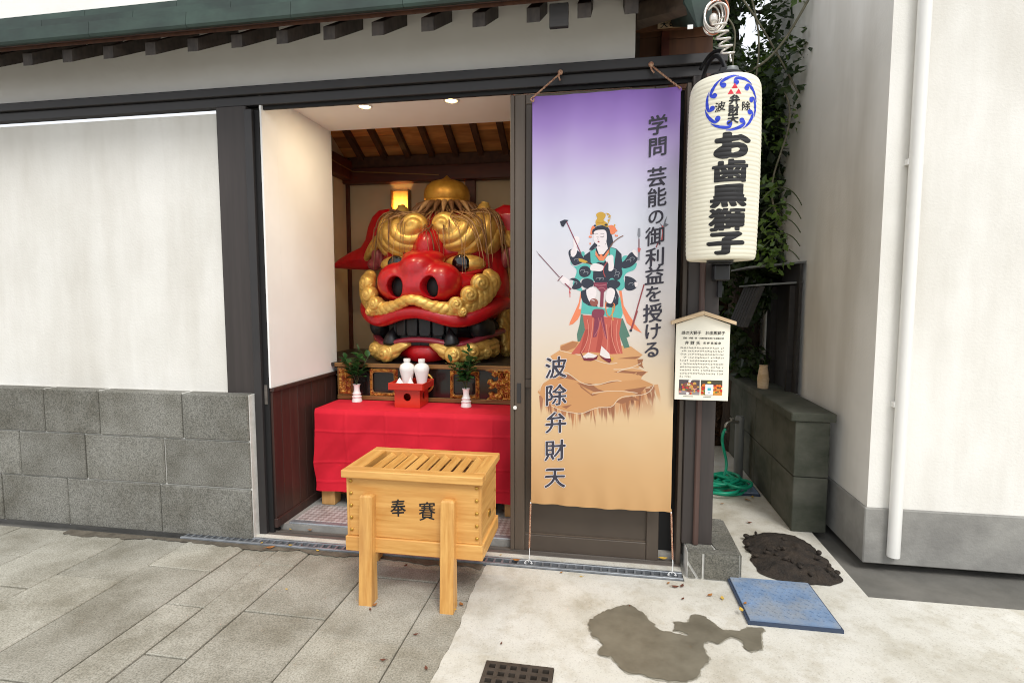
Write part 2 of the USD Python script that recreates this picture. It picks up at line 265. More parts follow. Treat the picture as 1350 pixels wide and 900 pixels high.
# ------------------------------------------------------------------ shape helpers
def bx(x0, x1, y0, y1, z0, z1, c=0.0):
    if c <= 0:
        m = trimesh.creation.box(extents=(x1 - x0, y1 - y0, z1 - z0)); m.apply_translation(((x0 + x1) / 2, (y0 + y1) / 2, (z0 + z1) / 2)); return m
    pts = []
    for X, sx in ((x0, 1), (x1, -1)):
        for Y, sy in ((y0, 1), (y1, -1)):
            for Z, sz in ((z0, 1), (z1, -1)):
                pts += [(X + sx * c, Y + sy * c, Z), (X + sx * c, Y, Z + sz * c), (X, Y + sy * c, Z + sz * c)]
    return trimesh.convex.convex_hull(np.array(pts))
def hull(pts): return trimesh.convex.convex_hull(np.array(pts, float))
def prism_xz(poly, y0, y1):
    """A polygon drawn in (x, z), extruded from y0 to y1."""
    ms = [trimesh.creation.extrude_polygon(g, y1 - y0, engine='earcut') for g in getattr(poly, 'geoms', [poly]) if g.area > 1e-9]
    m = cat_(ms); v = np.array(m.vertices)
    m.vertices = np.stack([v[:, 0], y0 + v[:, 2], v[:, 1]], 1); m.invert(); return m
def prism_yz(poly, x0, x1):
    m = trimesh.creation.extrude_polygon(poly, x1 - x0, engine='earcut'); v = np.array(m.vertices)
    m.vertices = np.stack([x0 + v[:, 2], v[:, 0], v[:, 1]], 1); return m
def prism_xy(poly, z0, z1):
    m = cat_([trimesh.creation.extrude_polygon(g, z1 - z0, engine='earcut') for g in getattr(poly, 'geoms', [poly])]); m.apply_translation((0, 0, z0)); return m
def tube(pts, r, sides=8, closed=False, cap=True):
    p = np.asarray(pts, float)
    t = np.gradient(p, axis=0)
    if closed: t = np.roll(p, -1, 0) - np.roll(p, 1, 0)
    t /= np.linalg.norm(t, axis=1, keepdims=True) + 1e-12
    a = np.zeros_like(p); u = np.array([0, 0, 1.0]) if abs(t[0, 2]) < .9 else np.array([1.0, 0, 0])
    for i in range(len(p)):
        u = u - t[i] * (u @ t[i]); u /= np.linalg.norm(u) + 1e-12; a[i] = u
    b = np.cross(t, a); ang = np.arange(sides) * 2 * np.pi / sides
    rr = np.broadcast_to(np.asarray(r, float), (len(p),))
    v = p[:, None] + rr[:, None, None] * (np.cos(ang)[None, :, None] * a[:, None] + np.sin(ang)[None, :, None] * b[:, None])
    n = len(p); last = n if closed else n - 1
    i, j = np.meshgrid(np.arange(last), np.arange(sides), indexing='ij'); i2 = (i + 1) % n
    q = np.stack([i * sides + j, i * sides + (j + 1) % sides, i2 * sides + (j + 1) % sides, i2 * sides + j], -1).reshape(-1, 4)
    f = np.vstack([q[:, [0, 1, 2]], q[:, [0, 2, 3]]]); v = v.reshape(-1, 3)
    if cap and not closed:
        k = len(v); v = np.vstack([v, p[0], p[-1]]); e = (n - 1) * sides
        f = np.vstack([f, [[k, (s + 1) % sides, s] for s in range(sides)], [[k + 1, e + s, e + (s + 1) % sides] for s in range(sides)]])
    return trimesh.Trimesh(v, f, process=False)
def lathe(prof, c=(0, 0, 0), n=32):
    m = trimesh.creation.revolve(np.array(prof, float), sections=n); m.apply_translation(c); return m
def spline(pts, n=40):
    p = np.asarray(pts, float); d = np.r_[0, np.cumsum(np.linalg.norm(np.diff(p, axis=0), axis=1))]
    from scipy.interpolate import CubicSpline, PchipInterpolator
    return PchipInterpolator(d / d[-1], p)(np.linspace(0, 1, n)) if len(p) > 2 else p[0] + (p[1] - p[0]) * np.linspace(0, 1, n)[:, None]
def csp(pts, n=40):
    from scipy.interpolate import CubicSpline
    p = np.asarray(pts, float); d = np.r_[0, np.cumsum(np.linalg.norm(np.diff(p, axis=0), axis=1))]
    return CubicSpline(d / d[-1], p)(np.linspace(0, 1, n))
def ico(c, r, sub=2, rot=None):
    m = trimesh.creation.icosphere(sub, 1.0); m.apply_scale(r if np.ndim(r) else (r, r, r))
    if rot is not None: m.apply_transform(rot)
    m.apply_translation(c); return m
def mirror_x(m, x0=0.0):
    m = m.copy(); v = np.array(m.vertices); v[:, 0] = 2 * x0 - v[:, 0]; m.vertices = v; m.invert(); return m
def surfnet(f, lo, hi, h):
    """Naive surface nets of the field f (negative inside)."""
    lo, hi = np.array(lo, float), np.array(hi, float); n = np.ceil((hi - lo) / h).astype(int) + 1
    ax = [lo[k] + h * np.arange(n[k]) for k in range(3)]
    P = np.stack(np.meshgrid(*ax, indexing='ij'), -1); F = f(P.reshape(-1, 3)).reshape(n)
    s = F < 0; c = np.zeros(np.array(n) - 1, int)
    for a in range(2):
        for b in range(2):
            for d in range(2): c += s[a:n[0] - 1 + a, b:n[1] - 1 + b, d:n[2] - 1 + d]
    act = (c > 0) & (c < 8); idx = -np.ones(c.shape, int); cells = np.argwhere(act); idx[act] = np.arange(len(cells))
    acc, cnt = np.zeros((len(cells), 3)), np.zeros(len(cells))
    cr = [(a, b, d) for a in range(2) for b in range(2) for d in range(2)]
    for A in cr:
        for k in range(3):
            if A[k]: continue
            B = list(A); B[k] = 1
            fa = F[tuple((cells + A).T)]; fb = F[tuple((cells + B).T)]; x = (fa < 0) != (fb < 0)
            t = np.where(x, fa / np.where(x, fa - fb, 1), 0); q = np.tile(np.array(A, float), (len(cells), 1)); q[:, k] = t
            acc[x] += q[x]; cnt[x] += 1
    V = lo + h * (cells + acc / cnt[:, None]); Q = []
    for k in range(3):
        u, w = [(1, 2), (2, 0), (0, 1)][k]
        sl0 = [slice(None)] * 3; sl1 = [slice(None)] * 3; sl0[k] = slice(0, -1); sl1[k] = slice(1, None)
        a, b = s[tuple(sl0)], s[tuple(sl1)]
        e = np.argwhere(a != b); e = e[(e[:, u] > 0) & (e[:, w] > 0) & (e[:, u] < n[u] - 1) & (e[:, w] < n[w] - 1)]
        if not len(e): continue
        du, dw = np.eye(3, dtype=int)[u], np.eye(3, dtype=int)[w]
        q = np.stack([idx[tuple((e - du - dw).T)], idx[tuple((e - dw).T)], idx[tuple(e.T)], idx[tuple((e - du).T)]], 1)
        fl = ~a[tuple(e.T)]; q[fl] = q[fl][:, ::-1]; Q.append(q)
    Q = np.vstack(Q); return trimesh.Trimesh(V, np.vstack([Q[:, [0, 1, 2]], Q[:, [0, 2, 3]]]), process=False)
def ell(P, c, r):
    q = (P - np.array(c)) / np.array(r); k = np.linalg.norm(q, axis=1); k2 = np.linalg.norm(q / np.array(r), axis=1) + 1e-9
    return k * (k - 1) / k2
def smin(a, b, k):
    h = np.clip(.5 + .5 * (b - a) / k, 0, 1); return b * (1 - h) + a * h - k * h * (1 - h)
def smax(a, b, k): return -smin(-a, -b, k)
# lettering: brush-style outlines, 100 units to the em, "x y,x y|hole;next piece"
GL = {
    'b学': '-46 -21,-45 -19,-41 -18,-7 -14,-6 -13,-5 -8,6 -1,5 0,2 0,-28 -3,-29 -2,-29 3,-28 5,-22 7,25 12,29 9,29 7,17 -4,6 -11,6 -12,8 -13,44 -9,46 -10,46 -16,45 -18,43 -19,7 -23,6 -24,5 -43,4 -47,-2 -51,-13 -53,-22 -53,-24 -47,-23 -45,-21 -44,-7 -42,-7 -25,-45 -28,-46 -27;-44 19,-43 21,-41 22,-32 23,-30 24,-32 28,-35 32,-35 34,-34 36,-28 39,-25 38,-22 35,-18 29,-16 25,-5 26,-4 28,-9 37,-9 39,-7 41,0 44,1 43,3 41,10 28,18 29,27 43,30 45,37 43,37 41,31 32,31 30,44 30,45 29,45 11,44 9,41 8,35 7,34 8,33 19,31 20,-32 13,-33 12,-33 3,-34 1,-38 0,-43 0,-44 1',
    'b問': '2 36,4 38,9 40,39 43,42 43,43 42,43 -38,41 -44,36 -47,23 -50,18 -50,17 -49,15 -45,16 -41,18 -40,31 -38,32 -37,32 2,31 3,27 4,7 1,4 1,3 2|14 16,15 11,18 11,31 13,32 14,32 18,31 19,27 19,15 17|14 30,15 26,18 26,31 28,32 29,32 32,31 33,27 33,15 31;-21 -11,-20 -9,-16 -7,19 -4,20 -5,20 -33,19 -35,17 -36,-8 -39,-10 -40,-11 -43,-12 -45,-20 -46,-21 -45|-10 -29,-6 -30,8 -28,9 -27,9 -15,7 -14,-9 -16;-43 31,-41 34,-36 35,-6 38,-4 38,-3 37,-2 3,-4 1,-8 0,-28 -2,-31 -4,-32 -52,-33 -54,-36 -56,-42 -56,-43 -55|-31 26,-30 22,-27 22,-15 23,-14 24,-14 27,-15 28,-18 28,-30 27|-31 12,-30 7,-27 6,-15 8,-14 9,-14 13,-15 14,-18 14,-30 13',
    'b芸': '-46 -22,-46 -17,-45 -15,-41 -13,44 -5,46 -6,46 -11,44 -14,22 -17,23 -20,41 -42,41 -43,40 -45,32 -50,29 -48,26 -44,23 -44,-22 -51,-35 -54,-37 -52,-38 -46,-30 -37,-20 -22,-23 -21,-43 -24|-19 -38,-19 -40,-16 -40,17 -35,17 -33,10 -25,10 -22,14 -18,13 -18,-5 -20;-46 26,-45 28,-41 29,-25 31,-24 32,-23 38,-22 40,-19 41,-14 41,-13 40,-12 33,-12 33,10 35,11 36,12 41,13 43,16 45,23 44,23 37,24 36,44 38,46 37,46 31,44 29,24 26,23 25,23 19,22 17,20 16,13 16,12 17,11 23,10 24,7 24,-11 22,-12 21,-13 16,-14 14,-22 12,-23 13,-24 20,-25 21,-45 19,-46 20;-36 -1,-36 4,-35 6,-33 7,30 14,35 14,36 13,36 8,35 6,32 4,-33 -2',
    'b能': '4 -6,8 -2,5 0,4 4,4 42,8 44,13 44,14 43,14 29,15 29,28 35,35 38,37 39,40 37,41 35,40 31,14 18,14 10,16 8,35 10,36 11,38 19,39 21,41 21,47 18,45 8,43 4,38 1,15 -3,14 -16,17 -17,38 -6,41 -8,43 -11,41 -14,36 -17,15 -27,14 -28,14 -38,17 -40,36 -38,37 -36,38 -27,40 -25,41 -25,47 -28,47 -36,44 -43,39 -47,34 -48,19 -50,8 -49,6 -48,4 -43;-45 14,-45 16,-41 20,-36 27,-30 39,-28 40,-21 39,-20 36,-29 22,-29 20,-16 22,-16 23,-20 30,-18 33,-13 35,-11 35,-4 26,1 16,1 14,-1 12,-7 9,-8 10,-11 13,-12 14,-42 8;-42 1,-40 3,-36 4,-6 7,-3 6,-3 -46,-7 -51,-14 -53,-22 -54,-25 -47,-22 -45,-14 -43,-13 -34,-14 -33,-28 -34,-31 -36,-32 -54,-34 -55,-38 -56,-40 -56,-41 -55|-31 -21,-30 -25,-26 -26,-14 -24,-13 -23,-13 -19,-14 -18,-18 -18,-30 -20|-31 -6,-30 -10,-26 -10,-14 -9,-13 -8,-13 -5,-14 -4,-18 -4,-30 -5',
    'bの': '-43 -23,-42 -8,-40 -1,-35 8,-25 19,-11 28,4 31,13 31,21 30,32 24,37 18,40 12,42 4,42 -9,40 -18,37 -24,27 -36,12 -44,2 -47,-2 -42,-2 -39,-1 -37,10 -34,20 -28,27 -19,30 -9,30 2,26 10,21 16,16 19,12 20,8 20,7 19,3 -3,-4 -22,-10 -32,-17 -39,-23 -42,-29 -42,-34 -40,-40 -33|-31 -11,-31 -19,-28 -26,-24 -29,-20 -29,-14 -19,-10 -8,-6 12,-5 19,-7 19,-14 16,-19 12,-25 6,-30 -4',
    'b御': '-49 -14,-49 -11,-44 -6,-36 6,-30 18,-27 20,-22 20,-21 21,-17 31,-15 39,-13 41,-10 42,-5 40,-6 34,-6 32,11 33,17 33,18 36,21 37,39 39,45 39,45 -26,42 -31,35 -34,30 -34,28 -31,27 -31,27 -47,25 -49,18 -49,17 -40,17 -39,-20 -48,-23 -48,-24 -47,-25 -42,-20 -38,-20 -9,-18 -7,-11 -7,-11 -35,-8 -36,-6 -34,-6 -2,-8 0,-22 -2,-23 -1,-23 5,-20 8,-20 9,-22 10,-24 10,-27 4,-27 -52,-29 -54,-34 -56,-37 -54,-37 -14,-39 -13,-44 -19,-46 -18|27 28,27 -25,28 -26,34 -24,36 -23,36 28,35 29,30 29|4 -31,7 -32,17 -29,17 -16,13 -17,7 -18,4 -20|4 -8,5 -9,17 -8,17 2,5 0,4 -1|4 11,5 11,9 11,17 12,17 26,13 24,7 23,4 22|-14 15,-17 9,-11 9,-7 9,-6 10,-6 21,-7 22,-11 21;-48 15,-48 17,-40 26,-30 39,-26 39,-23 38,-24 34,-28 28,-42 12,-45 11',
    'b利': '15 -45,15 -43,17 -41,28 -39,32 -38,32 42,33 44,35 45,42 45,44 44,43 -40,38 -46,26 -50,18 -50;8 -25,8 30,11 32,17 33,18 32,18 -23,17 -25,15 -26,11 -26;-49 -36,-48 -34,-37 -19,-29 -3,-30 0,-46 -1,-47 0,-47 5,-46 7,-44 8,-27 10,-26 11,-27 23,-44 20,-47 24,-46 27,-18 36,-4 42,-1 41,2 38,2 35,-12 29,-14 27,-14 13,-12 12,3 13,4 12,4 6,3 4,1 3,-13 2,-14 0,-14 -3,3 -16,3 -19,0 -24,-3 -27,-5 -26,-13 -19,-14 -20,-15 -52,-17 -53,-21 -54,-25 -54,-26 -53,-26 -20,-27 -20,-42 -41,-44 -42,-45 -42',
    'b益': '-48 -47,-46 -45,-44 -44,-37 -43,-35 -42,-35 -15,-36 -14,-39 -16,-41 -15,-44 -11,-44 -9,-25 3,-16 10,-13 10,-10 9,-9 8,-10 5,-18 -2,-27 -9,-28 -10,-28 -11,30 -5,30 -4,28 -2,8 5,9 8,13 13,17 13,30 9,44 3,44 1,41 -4,35 -7,35 -35,36 -36,46 -35,48 -36,47 -42,46 -44,40 -45,-45 -54,-47 -53|16 -37,18 -38,23 -37,24 -36,24 -16,23 -16,17 -16,16 -17|-4 -39,-3 -40,3 -39,4 -38,4 -18,3 -17,-2 -18,-4 -19|-23 -41,-17 -41,-15 -40,-15 -20,-16 -19,-22 -20,-23 -21;-46 16,-44 18,-41 19,-22 22,-24 27,-29 33,-29 36,-21 40,-19 40,-14 34,-10 27,-9 23,9 25,15 35,20 43,22 45,29 44,30 41,22 29,21 27,22 26,39 27,45 27,45 21,44 19,39 18,-41 10,-44 10,-45 11',
    'bを': '-42 -18,-41 -16,-27 1,-21 13,-22 14,-39 14,-40 20,-39 22,-36 24,-22 24,-17 25,-15 28,-14 34,-13 36,-11 38,-3 37,-3 34,-4 29,-3 27,24 32,25 31,25 25,24 22,21 21,-8 16,-13 7,-13 5,-6 7,2 7,7 5,10 1,12 1,36 14,37 13,40 7,38 4,14 -8,11 -10,12 -27,10 -29,7 -30,0 -30,0 -18,-2 -18,-10 -25,-12 -30,-10 -35,-5 -38,8 -37,33 -33,33 -40,32 -42,30 -44,7 -48,-11 -48,-15 -47,-22 -43,-24 -37,-23 -29,-17 -19,-2 -7,-2 -5,-4 -3,-11 -3,-20 -8,-26 -14,-33 -22,-35 -23',
    'b授': '-49 -19,-47 -15,-38 -11,-36 -9,-36 8,-37 10,-47 9,-48 10,-48 15,-47 17,-45 18,-36 20,-35 36,-33 39,-27 40,-25 39,-24 22,-23 21,-15 22,-14 20,-15 13,-18 11,-23 11,-24 9,-24 -4,-22 -4,-17 -1,-16 9,-14 10,-8 12,-11 21,-11 23,-10 26,-14 27,-15 30,-14 34,15 40,36 46,39 46,42 43,43 40,42 39,20 32,18 31,18 30,21 20,20 15,23 15,26 18,35 34,39 34,43 33,43 31,36 17,36 16,45 16,46 15,46 1,45 -2,41 -4,34 -18,28 -26,24 -31,25 -33,33 -36,47 -39,47 -40,43 -47,39 -48,30 -47,13 -41,-5 -50,-16 -53,-19 -49,-19 -46,-18 -45,-5 -40,3 -36,4 -34,-5 -22,-8 -17,-11 -15,-12 -9,-13 -9,-16 -11,-23 -15,-24 -16,-24 -46,-26 -50,-32 -55,-44 -56,-46 -52,-45 -48,-42 -47,-37 -46,-36 -45,-36 -21,-37 -21,-43 -23,-46 -24|-5 -6,-2 -6,33 -3,35 -1,35 5,32 6,-3 3,-5 1|6 -15,14 -26,16 -26,23 -18,25 -13,7 -15|-1 27,3 17,3 13,5 13,10 14,11 16,8 27,8 29,0 28',
    'bけ': '-12 6,-12 12,-11 14,-9 15,13 17,16 18,15 36,16 38,18 39,27 39,28 38,29 20,36 21,42 22,44 21,44 14,43 12,29 8,27 -13,24 -26,17 -38,10 -45,4 -49,2 -49,-3 -46,-3 -43,7 -35,13 -25,16 -14,16 6,12 6,-7 4,-11 5;-40 -6,-36 30,-34 32,-32 33,-24 33,-23 30,-26 18,-28 -1,-28 -17,-27 -17,-25 -13,-23 -11,-19 -12,-18 -15,-24 -36,-24 -44,-26 -46,-28 -47,-34 -48,-36 -45,-40 -24',
    'bる': '-40 -23,-40 -21,6 23,1 23,-27 19,-28 20,-28 27,-27 29,-25 30,-17 31,6 34,20 36,24 35,26 32,26 30,15 20,0 5,17 6,22 4,31 0,35 -6,37 -12,37 -22,34 -30,27 -38,16 -45,2 -48,-12 -48,-18 -45,-22 -41,-22 -33,-19 -27,-14 -22,-6 -19,5 -19,10 -22,13 -25,17 -32,19 -32,21 -30,25 -22,25 -14,20 -8,11 -4,0 -5,-13 -10,-20 -15,-32 -27,-35 -27|-11 -30,-10 -35,-6 -38,2 -38,5 -37,3 -32,-4 -28,-9 -29',
    'b波': '-28 -51,-28 -49,-22 -39,-18 -24,-16 -8,-16 25,-11 27,6 29,7 30,8 42,10 44,15 45,18 45,19 44,19 32,20 31,38 32,41 33,46 32,47 31,47 29,40 11,38 8,40 5,38 -4,32 -16,25 -27,25 -29,29 -31,48 -39,47 -41,44 -46,41 -48,35 -47,25 -43,15 -38,2 -48,-8 -53,-11 -52,-15 -48,-21 -54,-24 -53|19 6,21 6,32 7,30 9,30 12,32 17,33 21,22 21,19 19|6 -6,14 -19,16 -21,18 -21,23 -12,26 -5,25 -4,22 -4,8 -5|-8 -27,-13 -44,-11 -44,-3 -40,7 -32,7 -30,2 -24,-5 -12,-6 -13|-5 4,1 4,7 5,8 18,6 19,-3 18,-5 17;-42 30,-42 32,-39 35,-37 38,-34 38,-19 31,-18 29,-18 28,-22 21,-25 20;-45 -51,-45 -49,-37 -34,-29 -16,-26 -14,-23 -15,-20 -18,-20 -20,-35 -52,-37 -54,-39 -54;-47 2,-47 4,-44 8,-42 10,-40 11,-24 4,-22 2,-27 -5,-30 -7',
    'b除': '-44 32,-42 34,-40 35,-20 38,-16 37,-13 35,-12 34,-21 10,-22 7,-17 1,-12 -8,8 -6,11 -4,11 3,10 4,-4 3,-6 7,-12 5,-17 9,-17 10,-5 20,5 30,16 45,19 45,22 44,23 43,23 39,29 33,39 26,48 20,48 18,43 11,39 11,37 8,35 7,24 5,23 4,23 -4,46 -2,47 -3,47 -9,46 -11,44 -12,27 -14,23 -15,22 -42,18 -48,7 -51,1 -51,0 -50,-2 -46,-1 -43,1 -42,10 -41,11 -40,11 -17,10 -16,7 -16,-8 -17,-13 -18,-15 -24,-19 -28,-24 -30,-30 -31,-33 -33,-34 -52,-35 -54,-37 -55,-43 -56,-44 -55|2 13,28 15,30 16,17 28,15 28,2 14|-33 -22,-26 -21,-24 -18,-24 -13,-25 -7,-29 -1,-33 2,-34 2|-33 26,-34 7,-33 7,-31 10,-26 26,-28 27,-32 26;25 -22,26 -20,28 -18,32 -15,35 -16,47 -31,48 -34,47 -36,41 -40,39 -40,33 -32;-17 -44,-17 -41,-9 -30,-4 -21,-2 -20,5 -20,5 -22,2 -29,-7 -43,-12 -47',
    'b弁': '-47 -20,-47 -15,-44 -12,-24 -9,-23 -8,-23 3,-22 6,-26 6,-38 4,-40 9,-40 11,-26 23,-7 42,-4 43,1 41,2 39,-17 18,16 22,16 24,9 31,9 32,15 38,18 38,33 25,42 16,42 14,34 8,32 8,28 13,23 14,-11 8,-13 7,-12 5,-11 -7,-10 -8,11 -6,12 -5,13 6,14 8,17 10,22 10,24 9,24 -3,25 -4,43 -2,46 -3,47 -4,47 -9,46 -11,42 -13,27 -14,24 -16,24 -47,23 -49,21 -50,14 -50,13 -49,12 -17,11 -16,7 -16,-11 -18,-15 -29,-23 -41,-33 -51,-39 -55,-41 -55,-46 -51,-46 -49,-37 -42,-31 -36,-26 -28,-24 -21,-25 -20,-43 -22,-46 -21',
    'b財': '-48 -52,-47 -50,-42 -43,-37 -33,-37 -31,-42 -31,-43 -30,-43 33,-38 35,-5 38,-4 37,-3 19,23 22,24 23,24 42,25 44,27 45,34 46,36 45,36 24,37 23,47 24,48 23,48 17,47 15,45 14,37 13,36 12,36 -38,33 -44,28 -48,15 -51,12 -50,11 -46,11 -43,12 -41,23 -40,24 -39,24 -7,22 -8,11 -24,1 -35,-2 -36,-6 -32,-6 -30,5 -17,15 -1,20 9,19 11,17 11,-2 9,-4 8,-4 -24,-6 -27,-10 -28,-10 -29,-2 -41,-2 -43,-3 -45,-9 -49,-11 -49,-21 -35,-21 -32,-19 -29,-25 -29,-27 -35,-32 -45,-38 -53,-40 -55,-43 -56|-31 27,-32 18,-31 18,-17 19,-16 20,-16 27,-17 28|-32 -12,-31 -20,-27 -20,-16 -19,-16 -10,-18 -9,-31 -11|-32 -1,-17 0,-16 1,-16 9,-18 10,-31 8,-32 7',
    'b天': '-47 -51,-47 -49,-45 -47,-32 -39,-22 -30,-14 -20,-10 -10,-10 -8,-12 -7,-44 -10,-46 -9,-45 -3,-44 -1,-41 0,-8 4,-7 7,-7 23,-8 24,-41 21,-42 22,-42 28,-41 30,-36 32,40 39,41 38,41 32,40 30,38 29,7 25,6 24,5 6,6 5,8 5,39 8,45 8,45 1,44 -1,42 -2,13 -5,10 -6,13 -13,22 -25,31 -31,48 -38,43 -46,42 -47,39 -48,29 -44,21 -40,8 -29,1 -18,0 -17,-10 -32,-27 -48,-41 -56,-43 -55',
    'b奉': '-48 -26,-47 -23,-35 -15,-25 -5,-25 -4,-28 -4,-43 -5,-43 2,-40 4,-17 6,-15 10,-15 11,-18 11,-36 9,-36 16,-31 18,-11 20,-9 23,-10 24,-13 24,-39 22,-39 29,-38 30,-8 34,-6 35,-4 41,-2 43,5 42,6 39,5 36,6 35,38 38,40 38,40 32,37 29,3 26,1 23,2 22,4 22,35 25,35 18,34 17,32 16,-3 12,-5 8,0 8,43 12,44 5,43 3,26 1,28 -2,36 -7,48 -13,47 -15,43 -21,39 -21,36 -20,25 -14,24 -14,23 -16,21 -18,7 -20,6 -21,6 -25,6 -26,36 -23,37 -30,36 -32,6 -36,5 -50,3 -52,-4 -52,-5 -37,-6 -37,-32 -39,-38 -39,-38 -32,-37 -31,-7 -27,-5 -26,-6 -21,-23 -22,-24 -19,-25 -19,-33 -25,-42 -30,-43 -30|6 -10,18 -9,18 -8,11 -1,7 -1,6 -1|-18 -11,-18 -13,-6 -12,-5 -11,-5 -2,-11 -3',
    'b賽': '-46 -20,-46 -18,-33 -11,-24 -5,-24 -4,-26 -4,-44 -5,-45 0,-44 1,-22 3,-20 4,-20 7,-28 6,-34 7,-33 10,-32 11,-20 13,-20 15,-34 14,-35 16,-44 16,-44 30,-43 31,-5 36,-5 40,1 43,3 43,7 37,38 40,44 39,44 25,43 24,35 23,33 21,20 20,20 19,20 17,28 18,33 17,33 13,32 12,20 11,20 10,20 8,45 9,45 5,43 3,27 1,27 0,34 -3,47 -8,42 -14,38 -14,30 -11,29 -12,29 -34,27 -35,23 -36,23 -36,41 -41,42 -42,36 -47,7 -41,7 -40,8 -38,-7 -39,-9 -42,-19 -48,-38 -55,-40 -55,-44 -51,-43 -49,-28 -44,-21 -40,-29 -40,-29 -18,-42 -24,-43 -24|18 30,19 29,20 26,33 27,35 28,34 32|-20 -34,-16 -34,19 -31,20 -28,16 -27,-19 -31,-20 -32|-20 -25,18 -22,20 -21,20 -19,15 -18,-19 -22,-20 -22|-20 -16,18 -13,20 -12,20 -10,17 -9,-18 -13,-20 -14|-16 -5,-16 -7,-12 -7,17 -4,17 -3,14 0,9 0,-11 -2|-17 27,-11 26,-10 23,-7 23,10 25,11 28,13 30,8 30|-10 5,8 6,10 7,10 9,8 10,-10 8,-10 7|-10 14,8 15,10 16,10 18,-10 17,-10 16|-35 25,-35 20,-32 20,-20 22,-19 25,-17 27,-22 27',
    'b石': '-49 -28,-48 -26,-41 -19,-29 -3,-18 21,-18 23,-19 24,-44 21,-45 22,-45 28,-44 30,-41 31,39 39,45 39,45 33,44 31,42 30,-5 24,-12 8,-15 2,-15 1,-9 1,38 5,40 4,40 -45,38 -47,29 -49,28 -48,27 -44,26 -42,-11 -46,-15 -47,-16 -48,-16 -51,-19 -54,-27 -54,-28 -21,-29 -20,-42 -33,-45 -33|-16 -36,-15 -36,-12 -36,26 -32,28 -31,27 -7,26 -6,22 -6,-15 -10,-16 -11',
    's雌': '-45 -49,-46 -43,-42 -41,-41 16,-38 17,-35 17,-35 -37,-34 -37,-31 -36,-30 38,-24 38,-23 9,-17 8,-17 2,-23 0,-23 -32,-17 -30,-15 -34,-14 39,-7 39,-7 10,0 10,1 7,7 21,13 43,19 42,16 26,25 26,22 39,26 42,28 41,31 36,33 30,31 27,45 27,45 20,32 18,32 6,42 6,42 0,32 -2,32 -14,42 -14,42 -20,32 -22,32 -35,45 -35,45 -42,16 -45,14 -46,13 -50,7 -50,6 -1,2 -6,-1 -1,-1 3,-3 3,-7 2,-7 -33,2 -30,4 -35,-13 -48,-18 -44,-15 -37,-43 -50|14 -37,24 -36,23 -22,14 -24|14 -16,24 -14,23 -2,14 -4|14 4,24 6,23 18,14 17',
    's大': '-47 -49,-46 -47,-35 -40,-24 -29,-13 -12,-9 0,-10 3,-45 1,-45 9,-40 11,-7 14,-5 41,-4 42,5 43,5 15,45 17,45 9,42 7,11 5,9 4,16 -12,25 -24,36 -33,47 -39,47 -40,41 -48,37 -48,23 -39,10 -24,0 -7,-9 -26,-23 -43,-40 -55,-41 -55',
    's獅': '8 31,8 37,10 38,46 40,45 33,31 31,31 21,44 21,44 -27,42 -31,34 -33,31 -29,30 -48,29 -49,23 -48,23 12,17 11,16 -35,10 -35,10 18,22 20,23 31|31 13,30 -27,31 -27,37 -25,38 13;-19 -50,-19 26,-13 29,-9 41,-3 40,-2 38,-5 29,5 28,5 1,-11 -2,-11 -9,6 -9,6 -40,-11 -43,-12 -50|-11 -35,-1 -33,-2 -17,-11 -18|-11 6,-2 8,-2 20,-11 19;-46 -25,-46 -23,-37 -12,-30 1,-33 13,-41 5,-46 8,-46 10,-37 21,-40 27,-44 33,-44 34,-40 38,-38 38,-31 29,-25 39,-22 39,-19 38,-18 36,-27 21,-24 10,-22 -2,-23 -34,-25 -45,-29 -51,-41 -53,-43 -48,-43 -46,-35 -45,-32 -43,-30 -31,-30 -14,-42 -29',
    's子': '-46 -15,-46 -7,-44 -5,-6 -2,-5 11,16 26,16 27,-35 23,-36 24,-35 33,32 40,38 35,38 34,27 23,6 7,6 0,10 -1,46 2,47 -6,44 -8,7 -12,6 -42,4 -47,2 -49,-6 -52,-21 -54,-25 -47,-23 -44,-6 -42,-5 -41,-6 -13',
    'sお': '17 22,22 29,24 29,42 20,46 16,46 15,43 9,39 8,30 14,18 20;-41 -35,-40 -29,-36 -21,-19 -8,-19 8,-38 8,-39 16,-37 18,-20 19,-19 36,-16 38,-8 38,-8 21,12 25,11 16,-8 10,-9 -3,7 1,20 1,31 -3,37 -11,38 -23,34 -31,27 -39,15 -44,3 -47,-1 -38,18 -32,25 -27,27 -22,26 -15,22 -11,17 -9,5 -9,-8 -13,-9 -39,-11 -44,-16 -48,-24 -49,-32 -46,-39 -40|-30 -33,-24 -37,-19 -37,-19 -19,-28 -26,-30 -29',
    's歯': '-45 9,-44 15,-30 17,-30 34,-28 35,-22 34,-21 18,-5 19,-4 20,-3 42,4 42,5 35,36 37,36 30,6 28,5 27,5 20,45 22,45 15;-39 5,-31 5,-30 -41,28 -37,31 -36,32 11,39 12,39 -47,32 -48,31 -45,29 -44,-38 -49;-28 -33,-27 -32,-17 -25,-9 -17,-9 -16,-27 -16,-27 -10,-17 -9,-23 2,-23 3,-17 5,-10 -4,-10 -6,-13 -9,-9 -9,-4 -8,-3 9,3 9,4 -7,11 -7,10 -4,17 8,23 7,16 -6,28 -6,28 -12,10 -14,25 -26,25 -28,21 -31,19 -31,4 -20,2 -37,-4 -37,-4 -22,-23 -37|4 -15,4 -18,4 -18,7 -15',
